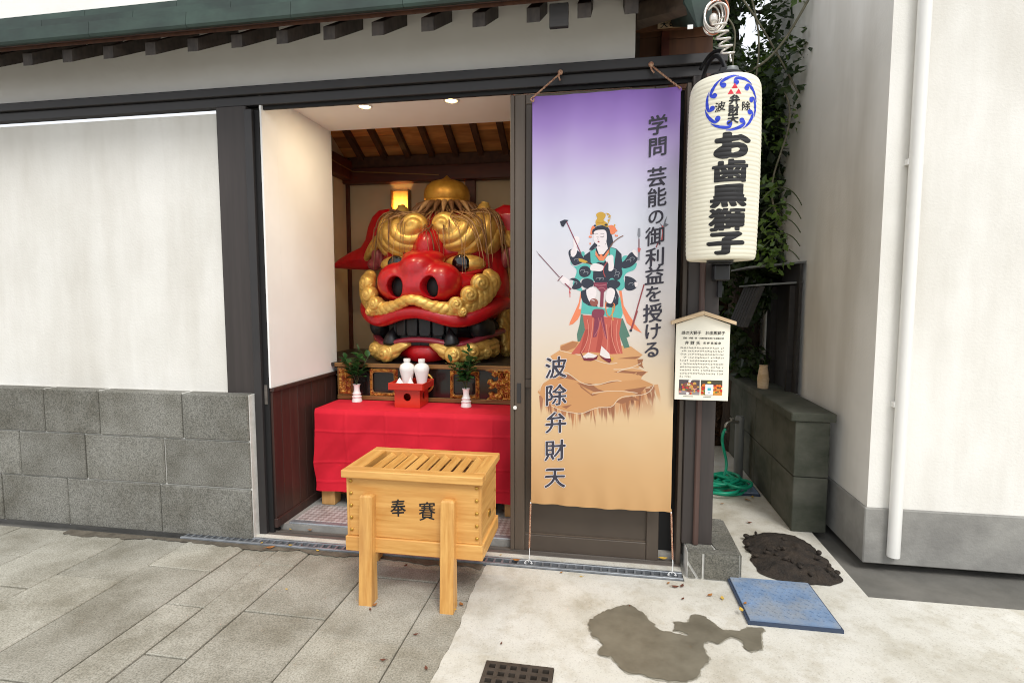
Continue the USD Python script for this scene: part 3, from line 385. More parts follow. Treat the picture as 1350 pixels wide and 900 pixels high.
    's黒': '24 -33,25 -31,33 -28,43 -39,46 -44,37 -48;-46 -25,-5 -20,-6 -14,-37 -16,-37 -10,-35 -9,-5 -5,-6 -1,-34 -2,-34 36,35 41,35 3,5 0,5 -4,10 -5,37 -3,38 -9,35 -11,5 -13,5 -19,10 -20,45 -17,45 -25,-41 -32,-45 -32|5 8,25 10,25 17,5 16|5 24,25 26,25 32,5 31|-26 6,-21 6,-6 7,-5 15,-25 14|-26 22,-21 22,-6 23,-5 30,-25 29;4 -36,5 -33,13 -31,18 -47,13 -49,9 -50;-15 -52,-16 -35,-8 -34,-6 -47,-7 -50;-45 -52,-33 -33,-26 -34,-25 -35,-28 -42,-37 -54,-40 -55',
    's市': '-46 15,-46 23,-44 25,-6 28,-5 29,-10 39,-2 43,1 42,8 29,46 32,46 23,44 22,7 19,5 18,6 8,37 10,36 -32,33 -35,28 -37,13 -39,11 -32,12 -29,27 -27,27 -1,6 -3,5 -50,2 -52,-4 -52,-6 -4,-24 -5,-26 -6,-26 -41,-29 -43,-36 -43,-36 3,-33 5,-6 7,-6 17,-11 18',
    's杵': '-47 -28,-39 -10,-32 9,-33 11,-45 11,-46 19,-44 20,-32 22,-30 40,-22 41,-21 23,-10 23,-9 18,-4 29,-1 41,2 43,9 42,7 28,45 30,45 22,43 21,24 19,23 18,23 -2,46 -1,48 -10,45 -11,23 -14,21 -50,12 -50,11 -14,-13 -16,-14 -12,-17 -12,-21 -7,-22 -52,-24 -54,-31 -54,-32 -17,-42 -34,-44 -34|-21 11,-9 -5,12 -3,12 17,3 17,-2 7,-7 2,-15 5,-11 13,-21 12',
    's島': '-41 -31,-33 -31,-32 -40,-17 -38,-16 -25,-32 -25,-32 31,-10 33,-5 42,3 41,1 35,1 34,30 36,29 5,-21 1,-24 0,-24 -5,44 0,44 -7,-21 -13,-24 -14,-24 -18,-22 -18,41 -14,39 -37,36 -44,33 -47,18 -49,16 -45,14 -46,8 -47,6 -44,-40 -47|-10 -24,-8 -38,6 -37,7 -27,14 -26,15 -42,27 -42,30 -38,32 -22,27 -21|-24 20,20 23,22 24,22 28,16 29,-21 26,-24 25|-24 7,21 11,22 16,16 16,-21 13,-24 12',
    's姫': '-47 -50,-47 -48,-37 -39,-31 -30,-32 -28,-45 -18,-39 9,-46 10,-46 17,-37 20,-35 39,-33 40,-25 40,-26 21,-12 22,-9 20,-12 -3,-18 -25,-7 -34,-7 36,-2 38,46 41,45 32,28 30,28 16,43 16,43 -17,40 -19,28 -20,28 -36,47 -36,47 -43,46 -45,-6 -49,-7 -39,-12 -43,-14 -44,-23 -36,-28 -43,-41 -55,-43 -55|3 -11,32 -9,32 5,4 4|3 -38,16 -38,17 -37,17 -21,3 -22|3 14,17 15,17 29,3 28|-34 -13,-27 -18,-26 -17,-22 -2,-21 11,-29 10',
    's命': '-48 7,-47 9,-35 14,-19 25,-6 37,0 44,7 41,7 37,19 28,34 21,48 17,41 7,31 10,22 14,19 9,-10 6,-21 6,-23 10,-41 0,-43 0|-1 28,-14 16,0 17,12 19;3 -51,3 0,5 2,38 4,38 -30,31 -35,18 -37,16 -29,18 -27,29 -26,29 -7,14 -7,12 -8,12 -50,7 -52;-38 -3,-33 -1,-6 1,-5 -35,-10 -37,-28 -38,-30 -46,-38 -47|-29 -28,-17 -28,-16 -27,-16 -10,-29 -11',
    's・': '-12 -9,-10 1,-2 7,5 7,11 1,11 -8,4 -15,-6 -16',
    'sに': '-11 -31,-9 -16,-7 -14,0 -15,0 -26,2 -29,7 -31,17 -31,40 -27,41 -36,37 -39,27 -41,4 -42,-7 -38;-6 24,-4 26,38 29,38 20,27 17,-5 16;-39 -28,-38 -2,-34 31,-32 32,-23 32,-28 0,-29 -17,-28 -20,-25 -14,-22 -12,-18 -16,-18 -17,-24 -35,-26 -48,-35 -49',
    's神': '-45 -25,-48 -17,-32 -1,-23 13,-23 14,-46 13,-46 20,-45 22,-29 24,-35 34,-35 36,-30 40,-27 40,-19 30,-18 27,-20 25,-13 25,-9 22,-6 27,11 28,12 42,15 44,22 44,23 29,44 30,44 -23,42 -25,35 -26,33 -22,23 -23,21 -50,12 -50,11 -24,2 -24,0 -28,-8 -29,-9 -17,-13 -22,-15 -22,-22 -15,-23 -52,-25 -54,-32 -54,-33 -17,-43 -25|23 -12,34 -11,33 -1,23 -2|23 9,34 10,33 20,23 19|1 -14,4 -14,12 -13,12 -3,1 -4|1 7,4 7,12 8,11 18,1 17|-20 -2,-9 -11,-9 20,-20 0',
    'lお': '-52 -34,-52 -28,-49 -21,-40 -13,-30 -7,-27 -4,-28 4,-30 5,-43 6,-47 7,-50 12,-50 17,-48 20,-45 21,-35 21,-29 22,-27 24,-27 37,-26 39,-20 41,-9 41,-5 39,-2 36,-3 29,0 27,7 28,15 29,20 31,26 32,45 23,57 16,58 12,57 10,54 6,49 4,41 5,23 15,15 12,-1 9,-3 7,-3 4,-1 3,18 4,29 2,37 -1,45 -7,49 -15,48 -27,43 -36,35 -42,26 -46,13 -49,2 -49,-6 -47,-15 -51,-27 -51,-36 -48,-44 -44,-49 -40|-3 -31,-1 -33,4 -33,11 -31,19 -28,24 -20,23 -15,17 -12,12 -12,-1 -15,-3 -17',
    'l歯': '-52 10,-52 16,-51 17,-37 18,-35 19,-35 34,-34 36,-24 36,-22 35,-22 19,-19 18,-6 20,-6 41,-5 42,6 43,8 36,41 37,43 36,43 30,41 29,8 27,7 21,9 20,52 22,53 21,53 15,52 14,7 11,4 10,6 9,6 -6,9 -7,17 8,22 8,28 6,21 -6,33 -6,34 11,45 12,46 10,46 -48,45 -49,35 -50,33 -46,27 -46,-44 -49,-45 -48,-45 6,-34 7,-33 6,-33 -9,-21 -8,-28 3,-27 4,-23 6,-18 6,-15 3,-10 -4,-10 -8,-7 -8,-6 -7,-6 8,-5 10,-40 8,-51 9|6 -38,33 -36,33 -15,15 -15,15 -16,27 -25,30 -28,26 -32,21 -32,8 -23,6 -23|-32 -40,-6 -39,-6 -26,-8 -26,-14 -31,-24 -37,-28 -37,-32 -34|-32 -30,-28 -29,-21 -24,-13 -17,-32 -17',
    'l黒': '-53 -51,-53 -49,-48 -44,-41 -35,-42 -33,-53 -31,-53 -23,-8 -19,-9 -15,-30 -16,-41 -16,-43 -15,-44 -8,-42 -7,-16 -5,-8 -4,-9 -2,-31 -4,-40 -2,-40 37,31 42,41 41,41 1,8 -1,7 -3,12 -4,42 -3,45 -5,44 -12,9 -14,7 -15,7 -18,12 -19,41 -17,50 -17,53 -18,53 -27,41 -28,40 -29,52 -41,54 -45,53 -47,45 -50,39 -49,33 -42,25 -33,25 -32,27 -29,26 -28,15 -30,20 -39,22 -48,15 -51,11 -51,8 -50,2 -36,3 -32,7 -31,6 -30,-12 -31,-8 -33,-6 -35,-4 -48,-4 -50,-6 -52,-16 -53,-19 -51,-21 -34,-19 -33,-16 -32,-16 -31,-27 -32,-26 -35,-26 -37,-33 -48,-40 -55,-47 -54|8 9,25 10,26 15,19 16,8 15|8 25,25 26,26 30,8 30|-26 24,-9 24,-8 29,-12 30,-25 28|-26 13,-26 8,-8 9,-9 14',
    'l獅': '-54 -23,-53 -21,-44 -11,-36 2,-38 10,-45 5,-49 6,-54 10,-54 11,-43 22,-45 28,-52 35,-48 38,-46 39,-42 39,-35 32,-30 40,-26 41,-18 37,-23 29,-22 27,-16 29,-12 41,-1 40,-1 38,-4 30,6 29,8 27,8 1,6 -1,-10 -2,-11 -8,-7 -9,7 -8,9 -9,10 18,13 19,23 20,24 29,23 30,8 30,7 37,8 38,22 39,53 39,53 33,52 32,36 30,37 21,50 21,52 19,52 -28,47 -33,36 -35,36 -49,35 -50,26 -50,24 -48,23 11,20 10,20 -35,16 -36,9 -36,9 -40,7 -42,-10 -43,-12 -50,-21 -50,-23 -49,-24 -39,-27 -47,-31 -51,-46 -53,-48 -51,-50 -45,-49 -44,-40 -43,-38 -42,-36 -35,-35 -20,-38 -21,-45 -29,-49 -29|36 -26,39 -26,40 -25,40 11,39 12,36 11|-11 -34,-7 -34,-3 -33,-4 -18,-11 -18|-11 7,-7 7,-4 8,-5 20,-11 19|-28 20,-25 8,-23 7,-23 27,-27 23',
    'l子': '-58 -12,-58 -4,-53 -2,-13 1,-12 3,-11 13,1 21,0 23,-28 22,-42 22,-47 27,-47 33,-44 36,38 41,44 38,49 34,49 31,45 27,29 15,16 7,13 4,16 2,52 3,58 0,58 -9,54 -12,14 -15,13 -16,12 -46,11 -49,5 -53,-2 -55,-25 -56,-29 -54,-32 -51,-34 -47,-32 -42,-15 -40,-12 -37,-12 -18,-13 -16,-52 -17,-55 -15',
    'l弁': '-50 -18,-50 -11,-48 -9,-44 -7,-28 -6,-27 -5,-27 3,-39 4,-42 7,-43 14,-41 17,-25 29,-10 44,-4 45,3 43,5 41,7 37,14 40,19 39,45 14,45 10,39 5,33 4,29 6,27 5,27 -1,29 -2,44 -2,48 -4,50 -6,50 -13,47 -16,30 -18,28 -19,27 -49,23 -53,15 -53,10 -51,9 -21,8 -20,5 -19,-8 -20,-10 -23,-13 -32,-19 -42,-35 -55,-42 -55,-48 -50,-49 -46,-48 -44,-35 -33,-30 -27,-29 -23,-30 -22,-44 -22,-48 -20|3 33,-7 22,-4 22,10 23,11 25|-8 4,-7 -4,8 -3,9 -2,9 6,8 8,-7 6',
    'l財': '-51 -49,-50 -46,-42 -34,-42 -32,-46 -27,-46 35,-45 37,-40 39,-7 41,-2 38,-1 24,0 23,19 23,21 25,22 45,30 48,37 46,38 43,39 27,41 25,47 24,50 22,51 13,48 10,41 9,39 7,38 -42,36 -48,31 -51,22 -53,15 -54,10 -51,7 -44,8 -40,12 -39,19 -38,21 -36,21 -22,19 -20,5 -36,1 -39,1 -46,-6 -50,-13 -50,-22 -37,-25 -39,-33 -52,-37 -56,-44 -56,-49 -52|-1 -14,1 -15,4 -12,14 4,14 7,5 7,0 6|-28 -13,-27 -16,-22 -16,-19 -13,-20 -12,-27 -12|-28 6,-27 3,-21 3,-19 4,-19 6,-20 7,-27 7|-28 22,-21 22,-19 23,-19 25,-27 26,-28 25',
    'l天': '-50 -47,-49 -44,-29 -31,-19 -20,-15 -12,-16 -10,-45 -10,-48 -7,-47 3,-43 4,-13 6,-10 10,-10 20,-11 21,-39 20,-43 22,-45 24,-44 34,-37 36,29 40,41 40,44 38,44 29,41 25,10 22,9 21,8 9,12 8,43 10,48 7,48 -2,45 -5,16 -8,14 -10,17 -16,26 -26,35 -32,50 -39,50 -44,45 -50,39 -51,24 -45,15 -39,2 -24,-1 -26,-7 -34,-18 -44,-37 -56,-44 -56',
}
def glyph(key, cx, cy, w, h=None):
    h = h or w; out = []
    for piece in GL[key].split(';'):
        rs = [[tuple(map(int, q.split())) for q in r.split(',')] for r in piece.split('|')]
        g = Polygon(rs[0], rs[1:])
        out.append(g if g.is_valid else g.buffer(0))
    g = union_all(out)
    return affinity.translate(affinity.scale(g, w / 100.0, h / 100.0, origin=(0, 0)), cx, cy)
def sheet(poly, size):
    """A flat polygon as triangles no longer than size, in the xy plane."""
    ms = []
    for g in getattr(poly, 'geoms', [poly]):
        if g.area < 1e-9 or g.geom_type != 'Polygon': continue
        v, f = trimesh.creation.triangulate_polygon(g, engine='earcut')
        if size:
            v3 = np.c_[v, np.zeros(len(v))]; v3, f = trimesh.remesh.subdivide_to_size(v3, f, size, max_iter=12); v = v3[:, :2]
        ms.append(trimesh.Trimesh(np.c_[v, np.zeros(len(v))], f, process=False))
    return cat_(ms)

# ================================================================== THE GROUND
rng = random.Random(7)
nrg = np.random.default_rng(7)
def struct(name, mesh, mat, smooth=False, parent=None):
    return obj(name, mesh, mat, parent, smooth, kind=None if parent else 'structure')
struct('ground', prism_xy(sbox(-40, -40, 40, 60), -.12, -.05), 'asphalt')
# stone paving left of X = -.64: one mesh per slab, joints of packed dirt between them
pav = thing('stone_paving', None, None, (0, 0, 0), kind='structure')
obj('joint_bed', bx(-6.0, -.60, -3.0, 2.893, -.045, -.012), 'joint_dirt', pav)
cols = [-5.88, -5.44, -5.02, -4.6, -4.18, -3.76, -3.34, -2.93, -2.52, -2.12, -1.908, -1.70, -1.272, -.855, -.64]
starts = {-1.70: [2.262, 2.885], -1.272: [1.46, 2.885], -.855: [2.5, 2.67], -1.908: [2.30]}
for ci in range(len(cols) - 1):
    x0, x1 = cols[ci], cols[ci + 1]
    ys = [2.885]
    if x0 == -1.272: ys += [2.665, 1.55]
    elif x0 == -1.70: ys += [2.262, 1.42]
    elif x0 == -.855: ys += [2.52, 1.63]
    elif x0 == -1.908: ys += [2.70, 1.9]
    else: ys += [2.885 - rng.uniform(.3, .8)]
    while ys[-1] > -2.9: ys.append(max(-2.95, ys[-1] - rng.uniform(.65, 1.0)))
    for k in range(len(ys) - 1):
        y1, y0 = ys[k], ys[k + 1]
        g = .0035; dz = rng.uniform(-.002, .002)
        if x0 == -.855:      # the last column is cut where the concrete was poured against it, along a wavering line
            edge = [(-.6495 + .007 * math.sin(9 * y) + .003 * math.sin(41 * y + 1), y) for y in np.linspace(y0 + g, y1 - g, 14)]
            poly = Polygon([(x0 + g, y1 - g), (x0 + g, y0 + g)] + edge)
            m = prism_xy(poly, -.04, dz)
        else:
            c = .004; pts = []
            for X, s in ((x0 + g, 1), (x1 - g, -1)):
                for Y, t in ((y0 + g, 1), (y1 - g, -1)):
                    jx, jy = rng.uniform(-.003, .003), rng.uniform(-.003, .003)
                    pts += [(X + jx, Y + jy, -.04), (X + jx, Y + jy, dz - c), (X + jx + s * c, Y + jy + t * c, dz)]
            m = hull(pts)
        obj('paving_slab', m, 'paving', pav)
# concrete apron with an uneven poured edge against the slabs
edge = [(-.648 + .007 * math.sin(9 * y) + .003 * math.sin(41 * y + 1) + .0012 * math.sin(97 * y) + .0008 * math.sin(211 * y), y) for y in np.linspace(-3.0, 2.893, 150)]
apron = Polygon(edge + [(6.0, 2.893), (6.0, -3.0)])
grate_hole = sbox(-.468, 1.60, -.186, 2.098)
struct('concrete_apron', prism_xy(apron.difference(grate_hole), -.045, .003), 'concrete')
struct('alley_path', bx(.43, 1.32, 2.897, 7.2, -.045, 0.0), 'concrete')
struct('threshold_strip', bx(-2.34, .425, 2.982, 3.022, -.045, .016), 'concrete')
# dark grit gathered along the drain
gx_ = np.linspace(-3.4, -.66, 200); g1 = 2.885 - .10 * meshkit.fbm(np.c_[gx_ * 5, gx_ * 0, gx_ * 0], 4, 3) ** 1.5 - .02 * meshkit.noise(np.c_[gx_ * 40, gx_ * 0, gx_ * 0], 2)
grit = Polygon([(x, 2.8955) for x in gx_] + [(x, y) for x, y in zip(gx_[::-1], g1[::-1])]).buffer(0)
mg = sheet(grit, None); mg.apply_translation((0, 0, .0045)); obj('dirt_strip', mg, 'joint_dirt', None, kind='stuff', label='dark grit and dirt gathered along the front of the drain', cat='dirt')
# water stain on the concrete
ST = [(-53, 2451), (-32, 2490), (9, 2533), (82, 2587), (145, 2613), (184, 2554), (229, 2490), (263, 2429), (321, 2439), (338, 2497), (387, 2506), (417, 2574), (475, 2568), (501, 2546), (529, 2491), (613, 2489), (678, 2525), (715, 2523),
      (700, 2447), (652, 2348), (608, 2348), (604, 2408), (562, 2424), (497, 2374), (453, 2382), (435, 2333), (447, 2270), (406, 2208), (369, 2137), (306, 2101), (206, 2103), (97, 2129), (63, 2163), (33, 2213), (-8, 2213), (-13, 2249), (10, 2275), (-33, 2337), (-50, 2400)]
sp = csp([(x / 1000, y / 1000) for x, y in ST + ST[:1]], 420)
nz = np.stack([meshkit.fbm(np.c_[sp * 38, np.zeros(len(sp))], 3, 1), meshkit.fbm(np.c_[sp * 38, np.ones(len(sp)) * 9], 3, 2)], 1) - .5
stain = Polygon(sp + nz * .028).buffer(0)
for (cx, cy, r) in [(.338, 2.425, .018), (.365, 2.415, .012), (.30, 2.43, .012)]: stain = stain.difference(affinity.scale(Point(cx, cy).buffer(r), 1.5, .7))
stain = max(getattr(stain, 'geoms', [stain]), key=lambda g: g.area)
wp = thing('wet_patch', 'large irregular damp stain spreading over the pale concrete', 'stain', (.3, 2.35, .006), kind='stuff')
fz = np.array(stain.exterior.coords)[::2]; rim = Polygon(fz + (np.stack([meshkit.fbm(np.c_[fz * 70, np.zeros(len(fz))], 3, 5), meshkit.fbm(np.c_[fz * 70, np.ones(len(fz))], 3, 6)], 1) - .5) * .02).buffer(.004).buffer(0)
ms = sheet(rim, None); ms.apply_translation((0, 0, .0055)); obj('damp_rim', ms, 'damp', wp)
ms = sheet(stain, None); ms.apply_translation((0, 0, .0085))
obj('wet_core', ms, 'wet', wp)

# ---- drain along the shop front
dr = thing('drain_channel', 'long narrow galvanised slotted drain cover running along the foot of the shop front', 'drain', (-.9, 2.94, 0))
obj('channel', bx(-2.6, .425, 2.897, 2.979, -.045, -.028), 'joint_dirt', dr)
obj('rail', bx(-2.6, .425, 2.899, 2.916, -.03, .014, .002), 'galvanised', dr)
obj('rail', bx(-2.6, .425, 2.960, 2.977, -.03, .014, .002), 'galvanised', dr)
x = -2.59
while x < .42:
    obj('bar', bx(x, x + .012, 2.9165, 2.9595, -.02, .011), 'galvanised', dr); x += .046
# ---- cast grate in the apron
gr = thing('floor_grate', 'small rusty brown cast iron grate let into the concrete at the bottom of the picture', 'grate', (-.327, 1.85, 0))
obj('pit', bx(-.467, -.187, 1.601, 2.097, -.044, -.030), 'black_gap', gr)
F4 = Polygon([(-.466, 1.602), (-.188, 1.602), (-.188, 2.096), (-.466, 2.096)])
holes = []
for i in range(6):
    for j in range(11):
        cx, cy = -.466 + .030 + i * .0437, 1.602 + .03 + j * .0434
        holes.append(sbox(cx - .013, cy - .012, cx + .013, cy + .012))
obj('grid', prism_xy(F4.difference(union_all(holes)), -.012, .008), 'cast_iron', gr)
for (i, j) in [(2, 9), (4, 8), (1, 7), (3, 6)]:
    cx, cy = -.466 + .030 + i * .0437, 1.602 + .03 + j * .0434
    obj('pebble', ico((cx, cy, -.014), (.012, .010, .008), 1), 'concrete', gr)
# ---- blue plates
def step_plate(x0, x1, y0, y1, label, sk=0.0, z=0.003):
    t = thing('step_plate', label, 'plate', ((x0 + x1) / 2, (y0 + y1) / 2, z))
    P = Polygon([(x0 + sk * (y0 - y1), y0), (x1 + sk * (y0 - y1), y0), (x1, y1), (x0, y1)])
    obj('rim', prism_xy(P, z, z + .016), 'blue_edge', t)
    obj('plate_top', prism_xy(P.buffer(-.010), z + .016, z + .024), 'blue_plastic', t)
    n = 0; studs = []
    nx, ny = int((x1 - x0) / .032), int((y1 - y0) / .032)
    for i in range(nx):
        for j in range(ny):
            cx, cy = x0 + .02 + i * .032 + (j % 2) * .012, y0 + .02 + j * .032
            q = P.buffer(-.02)
            if q.contains(Point(cx, cy)):
                m = bx(-.010, .010, -.003, .003, 0, .003); m.apply_transform(trimesh.transformations.rotation_matrix(.8 if (i + j) % 2 else -.8, (0, 0, 1))); m.apply_translation((cx, cy, z + .0238)); studs.append(m)
    obj('tread_studs', studs, 'blue_plastic', t, kind='stuff')
    return t
step_plate(.655, 1.06, 2.545, 2.952, 'large blue plastic chequer plate lying on the concrete beside the post base', -.02)
step_plate(1.02, 1.17, 4.28, 4.52, 'small blue plastic plate far down the alley beside the hose', 0, 0.0)

# ================================================================== THE SHRINE BUILDING
shr = thing('shrine_building', 'white plastered shrine hall with dark lintel, green copper eaves and an open front', 'building', (-.75, 3.1, 0))
WX = -2.04                     # inner face of the left wall of the porch
# front plaster band over the lintel, wall to the left of the opening
obj('upper_wall', bx(-5.2, .135, 3.10, 3.22, 2.7405, 3.5), 'plaster', shr)
obj('side_wall', bx(-5.2, -2.335, 3.06, 3.20, 0.9, 2.61), 'neighbour_wall', shr)
# lintel of two dark bands with the black head of the opening below
obj('lintel', bx(-5.2, .594, 3.02, 3.099, 2.695, 2.744, .003), 'dark_frame', shr)
obj('lintel', bx(-5.2, .594, 3.045, 3.099, 2.640, 2.693, .003), 'dark_frame', shr)
obj('door_head', bx(-2.05, .43, 3.070, 3.085, 2.619, 2.639), 'black_gap', shr)
# left jamb: outer post, sliding pocket, small handle
obj('jamb', bx(-2.135, -2.085, 3.02, 3.20, .0, 2.612, .003), 'dark_frame', shr)
jb = obj('jamb', bx(-2.084, WX - .012, 3.045, 3.20, .0, 2.612, .003), 'black_gap', shr)
obj('handle_plate', bx(-2.079, -2.060, 3.040, 3.0449, .84, .96), 'track_metal', jb)
obj('corner_post', bx(-2.334, -2.136, 3.04, 3.20, .0, 2.64, .004), 'post_wood', shr)
# grey stone facing at the foot of the wall left of the door
sp_ = thing('stone_plinth', 'grey stone facing at the foot of the wall left of the opening', 'plinth', (-3.2, 2.98, 0))
yy = 0.0
for r, hgt in enumerate((.32, .30, .29)):
    x1 = -2.137
    while x1 > -5.2:
        w = rng.uniform(.42, .7); x0 = max(-5.2, x1 - w)
        obj('stone', bx(x0 + .004, x1 - .004, 2.955 + rng.uniform(0, .006), 3.055, yy + .003, yy + hgt - .004, .006), 'base_stone', sp_); x1 = x0
    yy += hgt
obj('backing', bx(-5.2, -2.1365, 2.972, 3.056, 0, .905), 'mortar', sp_)
# porch left wall: plaster over a dark boarded dado with cap rail and skirting
obj('porch_wall', bx(-2.3, WX, 3.205, 3.88, .93, 2.9), 'plaster_white', shr)
obj('porch_wall', bx(-2.3, WX - .003, 3.205, 3.878, .04, .93), 'black_gap', shr)
y = 3.06; n = 0
while y < 3.86:
    w = .092; y1 = min(3.874, y + w)
    obj('wall_board', bx(WX - .014, WX + .002 + .001 * (n % 2), y + .0008, y1 - .0008, .10, .915, .0015), 'wainscot', shr); y = y1; n += 1
obj('dado_cap', bx(WX - .012, WX + .016, 3.052, 3.882, .915, .94, .004), 'wainscot', shr)
obj('skirting', bx(WX - .012, WX + .014, 3.052, 3.874, .048, .105, .003), 'wainscot', shr)
obj('wall_lining', bx(WX - .014, WX, 3.052, 3.2045, .94, 2.729), 'plaster_white', shr)
obj('corner_board', bx(WX - .2, WX - .001, 3.882, 3.90, .9, 2.9), 'plaster_white', shr)
# porch ceiling (soffit) and the short wall above its rear edge
obj('porch_ceiling', bx(-2.3, .135, 3.0995, 3.88, 2.73, 2.7400), 'plaster_white', shr)
obj('ceiling_edge', bx(-2.3, .135, 3.84, 3.879, 2.7405, 3.5), 'red_timber', shr)
# inner room
BY, LX = 4.95, -2.44
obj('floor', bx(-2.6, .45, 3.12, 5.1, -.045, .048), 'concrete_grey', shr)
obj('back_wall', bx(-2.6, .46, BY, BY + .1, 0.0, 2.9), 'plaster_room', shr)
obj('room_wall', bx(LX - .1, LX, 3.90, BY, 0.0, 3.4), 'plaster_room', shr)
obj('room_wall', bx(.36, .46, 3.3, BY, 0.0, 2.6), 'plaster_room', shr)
obj('wall_plate', bx(LX, .36, BY - .10, BY - .001, 2.555, 2.69, .006), 'red_timber', shr)
obj('wall_plate', bx(LX, .36, BY - .06, BY - .001, 2.69, 2.80, .004), 'roof_timber', shr)
obj('side_beam', bx(LX + .001, LX + .10, 3.90, BY - .101, 2.585, 2.76, .006), 'red_timber', shr)
cond = obj('cable', tube([(LX + .112, 3.95, 2.69), (LX + .112, 4.84, 2.66), (-1.5, 4.84, 2.60)], .006), 'gilt_brown', shr)
obj('room_post', bx(-1.272, -1.18, BY - .05, BY - .002, 0, 2.555, .004), 'red_timber', shr)
obj('room_post', bx(LX + .001, LX + .03, BY - .035, BY - .002, 0, 2.555), 'red_timber', shr)
obj('base_rail', bx(LX + .031, .36, BY - .03, BY - .003, .90, .965), 'black_gap', shr)
obj('base_rail', bx(LX + .001, LX + .025, 3.91, BY - .04, .90, .965), 'black_gap', shr)
# sloping roof seen from below: boards laid across, rafters under them
def roof_z(y): return 2.732 + (BY - y) * .535
for k in range(14):
    y1 = BY + .1 - k * .118; y0 = y1 - .116
    if y0 < 3.60: break
    P = Polygon([(y0, roof_z(y0) + .06), (y1, roof_z(y1) + .06), (y1, roof_z(y1) + .075), (y0, roof_z(y0) + .075)])
    for (xa, xb) in ((-2.6, -1.85), (-1.849, -1.1), (-1.099, .45)):
        obj('ceiling_board', prism_yz(P, xa, xb), 'ceiling_board', shr)
for k in range(10):
    xc = -2.26 + k * .2275
    P = Polygon([(BY, roof_z(BY) - .0), (BY, roof_z(BY) + .059), (3.885, roof_z(3.885) + .059), (3.885, roof_z(3.885))])
    obj('inner_rafter', prism_yz(P, xc - .024, xc + .024), 'roof_timber', shr)
# eaves: rafters, board, copper edge in strips
for i, (xc, drop) in enumerate([(-2.50, 0), (-2.235, 0), (-1.97, 0), (-1.704, 0), (-1.437, 0), (-1.17, 0), (-.905, 0), (-.64, 0), (-.368, 0), (-.122, 0), (.10, 0), (-2.77, 0), (-3.04, 0), (-3.31, 0), (-3.58, 0), (-3.85, 0)]):
    w = .032
    pts = []
    for (yv, zt, zb) in ((2.753, 2.902, 2.834), (3.16, 3.16, 3.078)):
        for X in (xc - w, xc + w): pts += [(X, yv, zt), (X, yv, zb)]
    obj('rafter', hull(pts), 'rafter_timber', shr)
obj('hanging_board', bx(-.288, -.196, 2.735, 2.760, 2.795, 2.905, .003), 'dark_board', shr)
obj('eave_board', hull([(-5.2, 2.72, 2.905), (.30, 2.72, 2.905), (-5.2, 3.3, 3.27), (.30, 3.3, 3.27), (-5.2, 2.72, 2.925), (.30, 2.72, 2.925), (-5.2, 3.3, 3.29), (.30, 3.3, 3.29)]), 'roof_timber', shr)
for r in range(3):
    x = -5.2 + r * .21
    while x < .40:
        w = .60; x1 = min(.40, x + w)
        y0, z0 = 2.672 + r * .075, 2.918 + r * .075
        obj('copper_sheet', hull([(X, yy_, zz_) for X in (x + .001, x1 - .0015) for (yy_, zz_) in ((y0, z0), (y0 - .008, z0 + .012), (y0, z0 + .080), (y0 + .05, z0 + .080), (y0 + .04, z0 + .01))]), 'copper_patina', shr)
        x = x1
obj('copper_roof', hull([(X, yy_, zz_) for X in (-5.2, .40) for (yy_, zz_) in ((2.88, 3.15), (5.2, 4.3), (5.2, 4.33), (2.88, 3.18))]), 'copper_patina', shr)
# front corner of the roof: green copper end box with a white tag, the verge running back
ve = obj('roof_corner', hull([(.335, 2.70, 2.96), (.455, 2.70, 2.98), (.455, 2.70, 2.735), (.395, 2.70, 2.725), (.335, 2.72, 2.85), (.44, 3.6, 3.35), (.44, 3.6, 3.15), (.35, 3.6, 3.15)]), 'copper_patina', shr)
obj('tag', bx(.350, .374, 2.698, 2.702, 2.720, 2.738), 'string_white', ve)
obj('brace', hull([(.14, 3.09, 3.05), (.14, 3.2, 3.05), (.36, 2.73, 2.92), (.36, 2.80, 2.92), (.14, 3.09, 2.96), (.14, 3.2, 2.96), (.36, 2.73, 2.83), (.36, 2.8, 2.83)]), 'weathered_timber', shr)
# timber side bay behind the lintel end
SY = 3.46
obj('side_post', bx(.136, .175, SY - .03, SY + .08, 0, 3.5), 'weathered_timber', shr)
obj('side_post', bx(.30, .345, SY - .03, SY + .06, 2.2, 3.4), 'red_timber', shr)
for i, z0 in enumerate((2.60, 2.745, 2.89, 3.035)):
    obj('side_board', bx(.176, .299, SY, SY + .02, z0, z0 + .142, .002), 'brown_board', shr)
    obj('side_board', bx(.346, .60, SY + .04, SY + .06, z0, z0 + .142, .002), 'brown_board', shr)
obj('side_rail', bx(.136, .62, SY - .05, SY - .031, 3.05, 3.13), 'brown_board', shr)
obj('side_rail', bx(.136, .66, SY - .08, SY - .051, 3.14, 3.23), 'weathered_timber', shr)
obj('side_soffit', bx(.136, .70, SY - .55, SY + .3, 3.24, 3.27), 'dark_board', shr)
